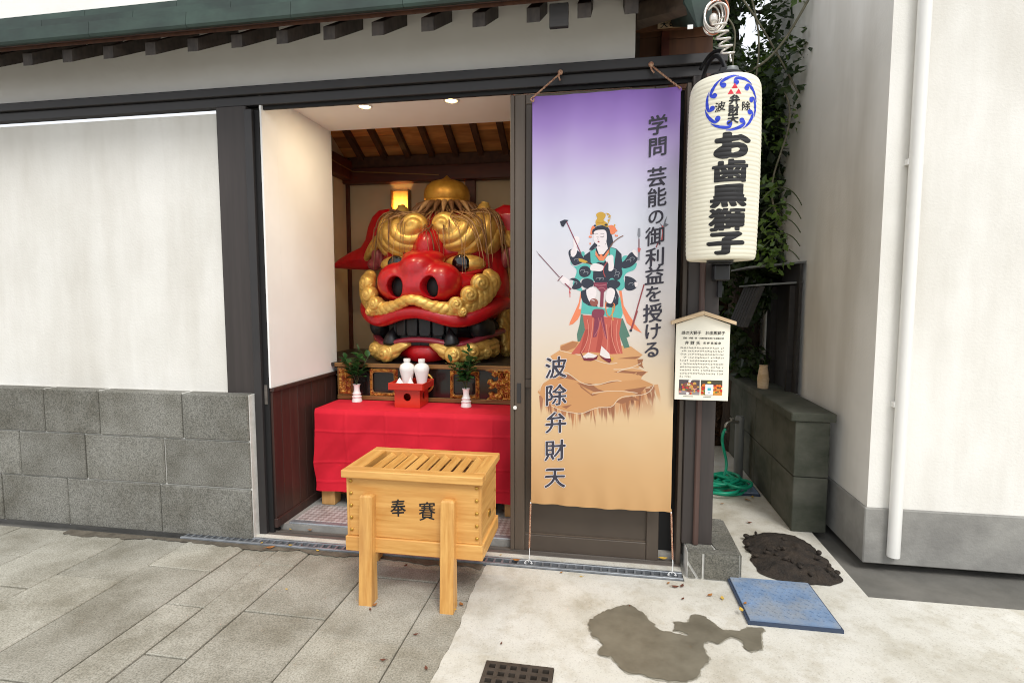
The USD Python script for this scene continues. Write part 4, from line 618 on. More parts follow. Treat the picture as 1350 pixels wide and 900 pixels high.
# two votive plates with lettering on the side bay
pl = thing('name_plate', 'black name plate with a worn carved character under the roof corner', 'plate', (.29, SY - .084, 3.18))
obj('plate', bx(.215, .40, SY - .09, SY - .0805, 3.145, 3.225), 'dark_board', pl)
for i, k in enumerate(('b財', 'b石')):
    m = sheet(glyph(k, .27 + i * .075, 3.185, .066), None); v = np.array(m.vertices); m.vertices = np.c_[v[:, 0], np.full(len(v), SY - .0925), v[:, 1]]
    obj('character', m, 'rafter_timber', pl)
pl2 = thing('paper_sticker', 'small pale votive sticker with black brush marks on the timber under the roof corner', 'sticker', (.36, SY - .05, 3.09))
obj('paper', bx(.275, .46, SY - .055, SY - .0505, 3.055, 3.105), 'pale_wood', pl2)
for i, k in enumerate(('b天', 'bの', 'b弁')):
    m = sheet(glyph(k, .31 + i * .05, 3.08, .045), None); v = np.array(m.vertices); m.vertices = np.c_[v[:, 0], np.full(len(v), SY - .0565), v[:, 1]]
    obj('character', m, 'ink', pl2)
# right-hand post of the front with its trim strip
obj('front_post', bx(.428, .588, 3.035, 3.20, .148, 2.639, .004), 'post_wood', shr)
obj('trim_strip', bx(.486, .514, 3.012, 3.036, .15, 2.64, .006), 'trim_wood', shr)
obj('door_jamb', bx(.402, .427, 3.05, 3.2, .0, 2.612, .003), 'bronze_dark', shr)
obj('door_recess', bx(.31, .401, 3.15, 3.2, .0, 2.612), 'black_gap', shr)
obj('track', bx(-2.34, .425, 3.0225, 3.055, -.03, .018, .002), 'track_metal', shr)
obj('track', bx(-2.34, .425, 3.0555, 3.120, -.03, .010, .002), 'track_metal', shr)
obj('track', bx(-2.34, .425, 3.066, 3.072, .010, .022), 'track_metal', shr)
# stone base of the post, crazy-paved
pb = thing('post_base', 'low grey crazy-paved stone base under the dark corner post', 'stone base', (.58, 3.1, 0))
obj('core', bx(.448, .715, 2.944, 3.42, .0, .140), 'mortar', pb)
def cut(poly, y0, y1, front=True):
    g = poly.buffer(-.0065)
    return prism_xz(g, 2.935, 2.946) if front else prism_xy(g, .138, .149)
for q in ([(.446, 0), (.505, 0), (.446, .095)], [(.446, .095), (.505, 0), (.53, 0), (.53, .149), (.446, .149)], [(.53, 0), (.717, 0), (.717, .149), (.53, .149)]): obj('stone', cut(Polygon(q), 0, 0), 'base_stone', pb)
for q in ([(.446, 2.937), (.717, 2.937), (.717, 2.985), (.446, 2.995)], [(.446, 2.995), (.60, 2.989), (.56, 3.2), (.446, 3.18)], [(.60, 2.989), (.717, 2.985), (.717, 3.11), (.585, 3.07)], [(.585, 3.07), (.717, 3.11), (.717, 3.25), (.56, 3.2)], [(.446, 3.18), (.56, 3.2), (.717, 3.25), (.717, 3.42), (.446, 3.42)]):
    obj('stone', cut(Polygon(q), 0, 0, False), 'base_stone', pb)
for q in ([(2.937, 0), (3.12, 0), (3.08, .149), (2.937, .149)], [(3.12, 0), (3.42, 0), (3.42, .149), (3.08, .149)]): obj('stone', prism_yz(Polygon(q).buffer(-.0065), .714, .724), 'base_stone', pb)

# chequered floor plate just inside the opening
ra = thing('floor_plate', 'grey pink chequered floor plate with a pale ribbed nosing inside the opening', 'floor plate', (-1.0, 3.3, .048))
obj('plate', bx(-1.985, .30, 3.175, 3.44, .0485, .056, .002), 'tread', ra)
obj('nosing', bx(-2.0, .30, 3.125, 3.1745, .022, .0575, .006), 'galvanised', ra)

# ================================================================== SLIDING DOOR
dd = thing('sliding_door', 'brown aluminium sliding door with glass behind the hanging banner', 'door', (-.12, 3.08, 0))
obj('stile', bx(-.536, -.512, 3.062, 3.10, .022, 2.611, .003), 'bronze_aluminium', dd)
obj('stile', bx(-.511, -.452, 3.066, 3.10, .022, 2.611, .003), 'bronze_aluminium', dd)
obj('stile', bx(.242, .308, 3.066, 3.10, .022, 2.611, .003), 'bronze_dark', dd)
obj('glazing_bead', bx(-.451, -.416, 3.074, 3.098, 1.035, 2.56, .003), 'bronze_dark', dd)
obj('rail', bx(-.451, .241, 3.070, 3.099, 2.56, 2.611, .003), 'bronze_aluminium', dd)
obj('rail', bx(-.451, .241, 3.070, 3.099, .985, 1.034, .003), 'bronze_dark', dd)
obj('rail', bx(-.451, .241, 3.070, 3.099, .022, .118, .003), 'bronze_dark', dd)
obj('panel', bx(-.451, .241, 3.086, 3.096, .1185, .9845), 'bronze_dark', dd)
obj('panel_bead', bx(-.451, .241, 3.078, 3.0859, .119, .126), 'bronze_aluminium', dd)
obj('pane', bx(-.415, .241, 3.084, 3.088, 1.0345, 2.5595), 'glass', dd)
obj('handle', bx(-.498, -.474, 3.0625, 3.0659, .895, 1.01, .001), 'dark_frame', dd)
lk = obj('lock', lathe([(0, 0), (.011, 0), (.011, .008), (0, .010)], n=20).apply_transform(trimesh.transformations.rotation_matrix(math.pi / 2, (1, 0, 0))).apply_translation((-.508, 3.0655, .868)), 'white_enamel', dd)
# blinds seen through the glass
bl = thing('window_blind', 'narrow grey slatted blind seen through the door glass beside the banner', 'blind', (-.09, 3.15, 1.5))
z = 1.06
while z < 2.02:
    obj('slat', hull([(X, Y, Z) for X in (-.41, .23) for (Y, Z) in ((3.135, z), (3.155, z + .017), (3.156, z + .015), (3.136, z - .002))]), 'tin_grey', bl); z += .03

# ================================================================== OFFERING BOX
ob = thing('offering_box', 'yellow wooden offering box on slanting legs with slatted top and black characters', 'offering box', (-.915, 2.65, 0))
X0, X1, Y0, Y1 = -1.255, -.575, 2.47, 2.835
obj('front_panel', bx(X0, X1, Y0, Y0 + .022, .318, .618, .003), 'box_wood', ob)
obj('rear_panel', bx(X0, X1, Y1 - .022, Y1, .318, .618, .003), 'box_wood', ob)
for a, b in ((X0, X0 + .022), (X1 - .022, X1)): obj('side_panel', bx(a + .0005, b - .0005, Y0 + .0225, Y1 - .0225, .318, .618, .002), 'box_wood_deep', ob)
obj('corner_board', bx(X0 - .003, X0 + .012, Y0 - .002, Y0 + .02, .3185, .6175, .002), 'box_wood_up', ob)
obj('corner_board', bx(X1 - .010, X1 + .003, Y0 - .002, Y0 + .02, .3185, .6175, .002), 'box_wood_up', ob)
obj('skirt', bx(X0 - .010, X1 + .010, Y0 - .012, Y0 + .02, .243, .317, .003), 'box_wood', ob)
obj('skirt', bx(X0 - .010, X1 + .010, Y1 - .02, Y1 + .012, .243, .317, .003), 'box_wood', ob)
for a, b in ((X0 - .0105, X0 + .012), (X1 - .012, X1 + .0105)): obj('skirt', bx(a, b, Y0 + .0205, Y1 - .0205, .243, .3168, .003), 'box_wood_deep', ob)
obj('base_board', bx(X0 + .013, X1 - .013, Y0 + .021, Y1 - .021, .25, .262), 'box_inside', ob)
LX0, LX1, LY0, LY1, LZ0, LZ1 = -1.273, -.560, 2.440, 2.866, .6185, .657
fr = .072
obj('lid_frame', bx(LX0, LX1, LY0, LY0 + fr, LZ0, LZ1, .004), 'box_wood', ob)
obj('lid_frame', bx(LX0, LX1, LY1 - fr * .8, LY1, LZ0, LZ1, .004), 'box_wood', ob)
obj('lid_frame', bx(LX0, LX0 + .085, LY0 + fr + .0005, LY1 - fr * .8 - .0005, LZ0 + .0006, LZ1 - .0006, .003), 'box_wood_deep', ob)
obj('lid_frame', bx(LX1 - .060, LX1, LY0 + fr + .0005, LY1 - fr * .8 - .0005, LZ0 + .0006, LZ1 - .0006, .003), 'box_wood_deep', ob)
n = 9; a0, a1 = LX0 + .100, LX1 - .066
for i in range(n):
    m = bx(-.0185, .0185, LY0 + fr + .001, LY1 - fr * .8 - .001, -.0065, .0065, .002)
    m.apply_transform(trimesh.transformations.rotation_matrix(.62, (0, 1, 0))); m.apply_translation((a0 + (i + .5) * (a1 - a0) / n, 0, .633)); obj('slat', m, 'box_wood_deep', ob)
obj('tray', bx(LX0 + .03, LX1 - .03, LY0 + .04, LY1 - .04, .575, .585), 'box_inside', ob)
for xc, yf, sgn in ((-1.139, 2.4295, 1), (-.728, 2.4295, 1), (-1.294, 2.876, -1), (-.866, 2.876, -1)):
    if True:
        pts = []
        for X in (xc - .033, xc + .033):
            for (zz, yb, d) in ((0, yf - sgn * .022, .062), (.530, yf + sgn * .012, .028)):
                pts += [(X, yb - sgn * .012, zz), (X, yb + sgn * d, zz)]
        pts += [(xc + s * .026, yf + sgn * (.004 + u), .54) for s in (-1, 1) for u in (0, .025)]
        obj('leg', hull(pts), 'box_wood_up', ob)
for X in (X0 + .020, X1 - .020):
    for k in range(5): obj('stud', ico((X, Y0 - .002, .348 + k * .062), (.0088, .006, .0088), 2), 'brass', ob, smooth=True)
for k in range(3): obj('nail', ico((X1 + .003, Y1 - .03, .37 + k * .1), (.003, .005, .005), 1), 'brass', ob)
ri = obj('ring_plate', lathe([(0, 0), (.021, 0), (.021, .003), (.016, .006), (.012, .006), (.009, .003), (0, .004)], n=24).apply_transform(trimesh.transformations.rotation_matrix(math.pi / 2, (0, 1, 0))).apply_translation((X1 + .0005, 2.655, .405)), 'brass', ob, smooth=40)
obj('dark_core', lathe([(0, 0), (.011, 0), (.011, .003), (0, .004)], n=16).apply_transform(trimesh.transformations.rotation_matrix(math.pi / 2, (0, 1, 0))).apply_translation((X1 + .003, 2.655, .405)), 'ink', ri)
def face_text(key, cx, cz, w, h, y, mat, par, name='character'):
    m = sheet(glyph(key, cx, cz, w, h), None); v = np.array(m.vertices); m.vertices = np.c_[v[:, 0], np.full(len(v), y), v[:, 1]]
    return obj(name, m, mat, par)
face_text('b奉', -.990, .478, .083, .092, Y0 - .0012, 'ink', ob)
face_text('b賽', -.842, .472, .090, .098, Y0 - .0012, 'ink', ob)

# ================================================================== ALTAR TABLE AND ITS CLOTH
TZ, TX0, TX1, TY0, TY1 = .735, -1.975, -.40, 3.45, 3.795
tb = thing('altar_table', 'plain wooden altar table mostly hidden under the red cloth', 'table', (-1.2, 3.62, .048))
obj('tabletop', bx(TX0 + .012, TX1 - .01, TY0 + .012, TY1, .69, .729), 'table_wood', tb)
for X in (-1.955, -.645):
    for Y in (TY0 + .014, TY1 - .12): obj('leg', bx(X, X + .098, Y, Y + .095, .0485, .689, .004), 'table_wood', tb)
cl = thing('altar_cloth', 'bright red cloth with pressed fold lines draped over the altar table', 'cloth', (-1.2, 3.6, TZ))
def cloth_mesh():
    # a strip running from the back edge over the top and down the front, wrapped round the left end
    nx, L1, L2 = 190, TY1 - TY0 - .005, .575
    us = np.linspace(0, 1, nx); vs = np.r_[np.linspace(0, L1, 26)[:-1], np.linspace(L1, L1 + L2, 84)]
    V = np.zeros((len(vs), nx, 3))
    for i, s in enumerate(vs):
        X = TX0 + us * (TX1 - TX0)
        if s < L1:
            Y = np.full(nx, TY1 - .004 - s); Z = np.full(nx, TZ) + .004 * np.sin(X * 9 + s * 12) * (s / L1) * (1 - s / L1)
        else:
            d = s - L1; low = (1 - us) * .0 + us * .03
            k = np.clip(d / .03, 0, 1)
            Z = TZ - d * (1 + low) + 0 * X
            fold = .010 * np.clip((us + .02) / .12, 0, 1) * np.sin((X + 1.97) * 6.2 + d * 5.5 + .6 * np.sin(X * 3)) + .006 * np.sin((X + 1.9) * 15 - d * 9) + .005 * np.sin(X * 27 + d * 16 + 1)
            diag = .018 * np.exp(-((X + 1.97) * 1.25 + d * .9 - .34) ** 2 / .004) - .014 * np.exp(-((X + 1.97) * 1.0 + d * 1.0 - .52) ** 2 / .003) + .012 * np.exp(-((X + 1.97) * .8 + d * .55 - .2) ** 2 / .002)
            Y = TY0 - .004 - .012 * k - (fold + diag * .75 + .006 * d) * np.clip(d / .22, 0, 1)
            for xc in (-1.745, -1.46, -1.215, -.975, -.72): Y -= .0055 * np.exp(-((X - xc) / .0055) ** 2) * k
            for dc in (.145, .36, .50): Y -= .0045 * np.exp(-((d + .012 * (X + 1.2) - dc) / .005) ** 2) * k
        V[i] = np.stack([X, Y, Z], 1)
    # round the front edge
    idx = np.arange(len(vs) * nx).reshape(len(vs), nx)
    q = np.stack([idx[:-1, :-1], idx[1:, :-1], idx[1:, 1:], idx[:-1, 1:]], -1).reshape(-1, 4)
    front = trimesh.Trimesh(V.reshape(-1, 3), np.vstack([q[:, [0, 1, 2]], q[:, [0, 2, 3]]]), process=False)
    # the left end hangs as its own flap
    n1, n2 = 40, 60; A = np.zeros((n2, n1, 3)); F0 = V[25:, 0]
    for i in range(n2):
        fr_ = F0[int(round(i * (len(F0) - 1) / (n2 - 1)))]
        for j in range(n1):
            t = j / (n1 - 1); A[i, j] = (TX0 - .005 * min(1, i / 8) * math.sin(math.pi * t) - .004 * math.sin(t * 9 + i * .05) * math.sin(math.pi * t) * min(1, i / 30), fr_[1] + t * (TY1 - .004 - fr_[1]), fr_[2])
    idx = np.arange(n1 * n2).reshape(n2, n1); q = np.stack([idx[:-1, :-1], idx[:-1, 1:], idx[1:, 1:], idx[1:, :-1]], -1).reshape(-1, 4)
    side = trimesh.Trimesh(A.reshape(-1, 3), np.vstack([q[:, [0, 1, 2]], q[:, [0, 2, 3]]]), process=False)
    return front, side
fm, sm_ = cloth_mesh()
obj('front_drape', fm, 'cloth_red', cl, smooth=50)
obj('end_drape', sm_, 'cloth_red', cl, smooth=50)

# ================================================================== LACQUERED PLINTH UNDER THE LION
PZ, PY = 1.01, 3.80
lp = thing('lacquer_plinth', 'black lacquer plinth with carved gilt frames that carries the lion head', 'plinth', (-1.3, 4.3, .048))
obj('body', bx(-1.99, -.30, PY + .012, 4.80, .05, .984), 'lacquer_black', lp)
obj('top_board', bx(-2.40, .30, PY + .008, 4.90, .985, PZ, .002), 'platform_top', lp)
obj('top_rail', bx(-2.005, -.30, PY - .010, PY + .0075, .982, PZ + .002, .003), 'gilt_brown', lp)
obj('bottom_rail', bx(-1.99, -.30, PY - .004, PY + .0115, .737, .768, .003), 'gilt_brown', lp)
def carved(poly, amp=.012, size=.006, seed=1, y=PY, freq=42.0, th=.012):
    """A carved relief plate: outline in (x, z), front face pushed out by curling ridges."""
    m = sheet(poly, size); v = np.array(m.vertices); p = np.c_[v[:, 0], v[:, 1], np.zeros(len(v))]
    n1 = meshkit.noise(p * freq, seed); n2 = meshkit.noise(p * freq * 2.1, seed + 3)
    d = np.abs(np.sin(n1 * 14 + n2 * 3)) * amp
    from shapely import points, distance, boundary
    e = np.clip(distance(points(v[:, :2]), boundary(poly)) / .010, 0, 1); d = d * e ** .7
    f = np.c_[v[:, 0], y - th * (.25 + .75 * e ** .5) - d, v[:, 1]]
    front = trimesh.Trimesh(f, np.array(m.faces)[:, ::-1], process=False)
    if np.mean(front.face_normals[:, 1]) > 0: front.invert()
    return front
def gilt_window(xa, xb, za, zb):
    b = .026
    outer = sbox(xa, za, xb, zb).buffer(-.006).buffer(.006); inner = sbox(xa + b, za + b, xb - b, zb - b).buffer(-.022).buffer(.022)
    p = obj('gilt_frame', carved(outer.difference(inner), .007, .006, 5, PY + .012, 60, .010), 'carved_gilt', lp, smooth=40)
    obj('frame_bead', tube([(x, PY + .0005, z) for x, z in list(inner.exterior.coords)[:-1]], .0032, 5, closed=True), 'gilt_brown', p)
gilt_window(-1.733, -1.512, .768, .974); gilt_window(-1.112, -.893, .768, .974)
# left end panel and the cloud-shaped panel on the right
lpn = obj('end_panel', bx(-1.985, -1.862, PY - .006, PY + .0118, .770, .979, .003), 'gilt_brown', lp)
pol = sbox(-1.972, .782, -1.875, .966)
obj('carving', carved(pol, .010, .005, 9, PY - .006, 34, .006), 'carved_gilt', lpn, smooth=40)
edge_ = [(-.838, .99), (-.825, .972), (-.795, .965), (-.80, .945), (-.775, .93), (-.76, .945), (-.748, .925), (-.762, .90), (-.79, .897), (-.80, .915), (-.825, .91), (-.832, .885), (-.808, .87), (-.822, .85), (-.80, .845), (-.775, .862), (-.755, .845), (-.757, .815), (-.78, .808), (-.795, .825), (-.822, .815), (-.815, .785), (-.838, .768)]
pol = Polygon(edge_ + [(-.56, .768), (-.56, .99)]).buffer(.004)
cp = obj('cloud_panel', carved(pol, .014, .0055, 21, PY + .011, 26, .014), 'carved_gilt', lp, smooth=40)
obj('moulding', bx(-.842, -.55, PY - .014, PY + .0, .975, .986, .002), 'gilt_brown', cp)
obj('moulding', bx(-.842, -.55, PY - .014, PY + .0, .760, .770, .002), 'gilt_brown', cp)
# round crest in the middle
me = obj('crest', tube([(-1.30 + .060 * math.cos(t), PY + .004, .876 + .066 * math.sin(t)) for t in np.linspace(0, 2 * math.pi, 40)[:-1]], .008, 7, closed=True), 'gold', lp, smooth=True)
for k in range(3):
    t = k * 2.09 + .4; obj('petal', ico((-1.30 + .026 * math.cos(t), PY + .004, .876 + .028 * math.sin(t)), (.022, .009, .022), 2), 'lacquer_red', me, smooth=True)

# ================================================================== THE LION HEAD
LO = np.array([-1.335, 4.40, PZ + .002])
lion = thing('lion_head', 'huge red lacquered lion head with golden brows, moustache and black teeth', 'lion head', LO)
LROT = trimesh.transformations.rotation_matrix(math.radians(-2.0), (0, 0, 1))[:3, :3]
def lobj(name, m, mat, par=None, smooth=True):
    m = m.copy(); m.vertices = np.array(m.vertices) @ LROT.T + LO
    return obj(name, m, mat, par or lion, smooth)
def sym(name, m, mat, par=None, smooth=True):
    a = lobj(name, m, mat, par, smooth); b = lobj(name, mirror_x(m), mat, par, smooth); return a, b
def band(P, pts, wid, thk, n=160, up=None):
    """Nearest point on a curve: (s, across, out) frame of a flat band that faces away from the head's axis."""
    c = csp(pts, n); t = np.gradient(c, axis=0); t /= np.linalg.norm(t, axis=1, keepdims=True)
    out = c - np.array([0, .25, 0]); out[:, 2] = 0
    out = out / np.linalg.norm(out, axis=1, keepdims=True); out -= t * (out * t).sum(1, keepdims=True); out /= np.linalg.norm(out, axis=1, keepdims=True)
    ac = np.cross(t, out)
    d, i = cKDTree(c).query(P); q = P - c[i]; s = i / (n - 1)
    if d is None: pass
    al = (q * t[i]).sum(1); L = np.linalg.norm(np.diff(c, axis=0), axis=1).sum(); s = np.clip(s + al / L, 0, 1)
    A = (q * ac[i]).sum(1); O = (q * out[i]).sum(1)
    over = np.where((i == 0) | (i == n - 1), np.abs(al), 0)
    w = np.interp(s, *wid); h = np.interp(s, *thk)
    k = np.sqrt((A / w) ** 2 + (O / h) ** 2 + (over / h) ** 2); k2 = np.sqrt((A / w ** 2) ** 2 + (O / h ** 2) ** 2 + (over / h ** 2) ** 2) + 1e-9
    return k * (k - 1) / k2, s, A, O
def smoothed(*a):
    m = surfnet(*a); trimesh.smoothing.filter_taubin(m, iterations=12); return m
def ridge(x): return np.abs(np.sin(x)) ** .7
# --- skull, cheeks and muzzle in one smooth red body, with the mouth cut through
lipc = [(-.56, -.14, .44), (-.53, -.30, .425), (-.45, -.45, .372), (-.29, -.575, .325), (-.15, -.63, .36), (0, -.645, .385), (.15, -.63, .36), (.29, -.575, .325), (.45, -.45, .372), (.53, -.30, .425), (.56, -.14, .44)]
def f_skull(P):
    d = ell(P, (0, .05, .80), (.52, .40, .42))
    d = smin(d, ell(P, (0, -.28, .56), (.44, .32, .20)), .10)
    for s in (-1, 1):
        d = smin(d, ell(P, (s * .33, .0, .56), (.235, .26, .27)), .08)     # cheeks
        d = smax(d, -ell(P, (s * .27, -.36, .745), (.17, .12, .085)), .03)  # eye hollows
    d = smin(d, ell(P, (0, -.30, .86), (.11, .16, .16)), .06)              # bridge of the nose
    d = smax(d, -(ell(P, (0, -.45, .235), (.62, .56, .125))), .03)
    return smax(d, .30 - P[:, 2] - .0 * P[:, 1], .02)
lobj('skull', smoothed(f_skull, (-.62, -.66, .25), (.62, .5, 1.27), .014), 'lacquer_red')
# --- nose
def f_nose(P):
    d = ell(P, (0, -.50, .70), (.155, .20, .125))
    for s in (-1, 1):
        d = smin(d, ell(P, (s * .165, -.53, .60), (.155, .165, .145)), .035)
        d = smin(d, ell(P, (s * .075, -.44, .78), (.085, .11, .055)), .04)
    d = smin(d, ell(P, (0, -.58, .56), (.13, .13, .11)), .08)
    for s in (-1, 1):
        r = np.sqrt(((P[:, 0] - s * .128 - s * (P[:, 1] + .7) * .10) / .060) ** 2 + ((P[:, 2] - .565) / .074) ** 2)
        hole = np.maximum((r - 1) * .060, P[:, 1] + .55)
        d = smax(d, -hole, .010)
    return d
lobj('nose', smoothed(f_nose, (-.36, -.76, .42), (.36, -.2, .88), .009), 'lacquer_red')
for s in (-1, 1): lobj('nostril', ico((s * .134, -.585, .565), (.060, .03, .074), 3), 'mouth_black')
# --- upper lip
def f_lip(P):
    d, s, A, O = band(P, lipc, ([0, .2, .5, .8, 1], [.05, .058, .048, .058, .05]), ([0, 1], [.055, .055]))
    return d
lobj('upper_lip', smoothed(f_lip, (-.66, -.74, .22), (.66, -.02, .55), .010), 'lacquer_red')
# --- moustache with ridges sweeping outwards and curls at the ends
mus = [(-.50, -.34, .63), (-.475, -.42, .55), (-.40, -.50, .455), (-.27, -.60, .405), (-.13, -.665, .43), (0, -.69, .472), (.13, -.665, .43), (.27, -.60, .405), (.40, -.50, .455), (.475, -.42, .55), (.50, -.34, .63)]
curls = [((.305, -.615, .44), .052), ((.385, -.555, .508), .060), ((.445, -.475, .59), .066), ((.505, -.365, .60), .062), ((.345, -.60, .385), .034)]
def rosette(P, c, R, amp=.010, dome=.022, turns=2.0):
    c = np.array(c); n = c - np.array([0, .2, c[2]]); n /= np.linalg.norm(n); u = np.cross((0, 0, 1.), n); w = np.cross(n, u)
    q = P - c; a, b, o = q @ u, q @ w, q @ n; r = np.hypot(a, b); th = np.arctan2(b, a)
    sp = np.abs(np.sin(np.pi * turns * r / R - th * .5)) ** .8
    return np.maximum(np.sqrt(r ** 2 + (o * R / (dome * 2.2)) ** 2) - R, -dome) - amp * sp * (r < R * 1.1)
def f_mus(P):
    d, s, A, O = band(P, mus, ([0, .12, .28, .42, .5, .58, .72, .88, 1], [.080, .082, .056, .034, .032, .034, .056, .082, .080]), ([0, .5, 1], [.050, .036, .050]))
    sg = np.sign(s - .5); d = d - .0062 * ridge((np.abs(s - .5) * 84 + A * 40)) - .002 * ridge(A * 90 - np.abs(s - .5) * 30)
    for c, R in curls:
        for k in (-1, 1): d = smin(d, rosette(P, (c[0] * k, c[1], c[2]), R), .010)
    return d
lobj('moustache', surfnet(f_mus, (-.62, -.78, .31), (.62, -.22, .73), .0062), 'gold')
# --- teeth: upper row, big side teeth, lower row and fangs
def tooth(xc, yc, w, z0, z1, th, ang):
    pts = []
    for sx in (-1, 1):
        for zz, k in ((z1, 1.0), (z0 + .02, .96), (z0, .80)):
            for yy_, kk in ((-th, .86), (0, 1.0), (th, 1.0)): pts.append((sx * w * k * kk, yy_, zz))
    m = hull(pts); m.apply_transform(trimesh.transformations.rotation_matrix(ang, (0, 0, 1))); m.apply_translation((xc, yc, 0)); return m
def soft(m, size=.02, it=6):
    v, f = trimesh.remesh.subdivide_to_size(m.vertices, m.faces, size); q = trimesh.Trimesh(v, f); q.merge_vertices(); trimesh.smoothing.filter_taubin(q, iterations=it * 2); return q
for i in range(6):
    a = (i - 2.5) * .23; lobj('upper_tooth', soft(tooth(math.sin(a) * .40, -.12 - math.cos(a) * .42, .0505, .205, .345, .04, a)), 'tooth_black')
for i in range(6):
    a = (i - 2.5) * .22; lobj('lower_tooth', soft(tooth(math.sin(a) * .37, -.11 - math.cos(a) * .40, .040, .262, .15, .035, a)) if False else soft(hull([(math.sin(a) * .37 + sx * .043, -.11 - math.cos(a) * .40 + sy * .03, z) for sx in (-1, 1) for sy in (-1, 1) for z in (.13, .222)])), 'tooth_black')
for s in (-1, 1):
    lobj('side_tooth', surfnet(lambda P: smin(ell(P, (s * .40, -.33, .27), (.085, .12, .10)), ell(P, (s * .43, -.25, .24), (.07, .10, .10)), .03), (s * .42 - .16, -.52, .12), (s * .42 + .16, -.08, .42), .010), 'tooth_black')
    c = [(s * .235, -.52, .150), (s * .232, -.525, .195), (s * .226, -.52, .235), (s * .216, -.51, .272)]
    lobj('fang', tube(csp(c, 10), np.array([.066, .061, .055, .048, .041, .033, .025, .017, .010, .003]), 14), 'tooth_black')
lobj('mouth', surfnet(lambda P: ell(P, (0, -.02, .245), (.475, .40, .15)), (-.52, -.46, .06), (.52, .42, .42), .02), 'mouth_black')
# --- lower jaw
def f_jaw(P):
    d = ell(P, (0, -.14, .10), (.47, .37, .115))
    d = smin(d, ell(P, (0, -.42, .075), (.145, .135, .095)), .05)
    return smax(d, -P[:, 2] + .002, .01)
lobj('lower_jaw', smoothed(f_jaw, (-.52, -.6, -.01), (.52, .3, .24), .012), 'lacquer_red')
low = [(-.50, -.02, .215), (-.47, -.22, .20), (-.40, -.40, .172), (-.27, -.51, .140), (-.14, -.545, .165), (0, -.555, .178), (.14, -.545, .165), (.27, -.51, .140), (.40, -.40, .172), (.47, -.22, .20), (.50, -.02, .215)]
lobj('lower_lip', surfnet(lambda P: band(P, low, ([0, .5, 1], [.026, .021, .026]), ([0, 1], [.036, .036]))[0], (-.58, -.64, .08), (.58, .06, .27), .009), 'lip_dark')
# --- chin curls
ch = [(.095, -.535, .148), (.15, -.555, .118), (.215, -.55, .085), (.30, -.515, .072), (.375, -.44, .082), (.43, -.34, .095), (.47, -.18, .10)]
ccurl = [((.262, -.555, .072), .062), ((.375, -.475, .090), .060), ((.445, -.34, .075), .050), ((.47, -.20, .07), .045)]
def f_chin(P):
    d, s, A, O = band(P, ch, ([0, .2, .5, 1], [.018, .045, .065, .07]), ([0, .2, 1], [.018, .034, .045]))
    d = d - .009 * ridge(A * 70 + s * 5)
    for c, R in ccurl: d = smin(d, rosette(P, c, R, .009, .024, 2.0), .008)
    return smax(d, -P[:, 2] + .001, .006)
sym('chin_curl', surfnet(f_chin, (.05, -.64, -.01), (.56, -.08, .20), .0062), 'gold')
# --- eyes
for s in (-1, 1):
    e = lobj('eye', surfnet(lambda P: smax(ell(P, (s * .265, -.255, .742), (.165, .115, .078)), -(P[:, 2] - .66), .01), (s * .265 - .2, -.42, .62), (s * .265 + .2, -.08, .85), .010), 'gold')
    lobj('pupil', ico((s * .262, -.352, .742), (.070, .026, .070), 3), 'pupil_black', e)
    lobj('lower_lid', tube(csp([(s * .10, -.30, .74), (s * .17, -.375, .685), (s * .27, -.385, .66), (s * .38, -.30, .685), (s * .44, -.18, .74)], 24), .018, 10), 'lacquer_red', e)
# --- brows: big golden lobes with whorled ridges
def f_brow(P):
    d = ell(P, (.215, -.225, .965), (.205, .150, .150))
    d = smin(d, ell(P, (.385, -.09, .985), (.120, .165, .175)), .03)
    d = smin(d, ell(P, (.125, -.30, 1.04), (.095, .085, .085)), .015)
    q = P - np.array([.125, -.3, 1.035]); r = np.hypot(q[:, 0] * .92, q[:, 2] * 1.12); th = np.arctan2(q[:, 2], q[:, 0])
    wv = .040 + .10 * np.clip(r - .06, 0, .3); ph = np.pi * (.06 + (r - .06) * .60) / .046 - th * .5 - .5 * np.sin(th)
    return d - (.012 + .04 * np.clip(r - .05, 0, .2)) * np.abs(np.sin(ph)) ** .7 * np.clip(r / .03, 0, 1)
sym('brow', surfnet(f_brow, (-.01, -.48, .77), (.56, .14, 1.21), .0070), 'gold')
# --- horn stubs on the brows
hp = [(0, -.03), (.062, -.03), (.070, .0), (.052, .012), (.050, .03), (.060, .038), (.052, .056), (.046, .075), (.034, .084), (.030, .10), (.0, .104)]
for s in (-1, 1):
    m = lathe(hp, n=24); m.apply_transform(trimesh.transformations.rotation_matrix(s * .18, (0, 1, 0))); m.apply_translation((s * .345, .0, 1.155)); lobj('horn_stub', m, 'gold', None, 40)
# --- golden jewel on the crown
jp = [(0, 1.19), (.165, 1.19), (.183, 1.22), (.187, 1.268), (.181, 1.282), (.187, 1.292), (.192, 1.325), (.186, 1.365), (.168, 1.40), (.135, 1.43), (.085, 1.447), (.045, 1.458), (.022, 1.474), (.006, 1.492), (0, 1.494)]
lobj('jewel', lathe(jp, (.02, .06, 0), 48), 'gold_dark', None, 50)
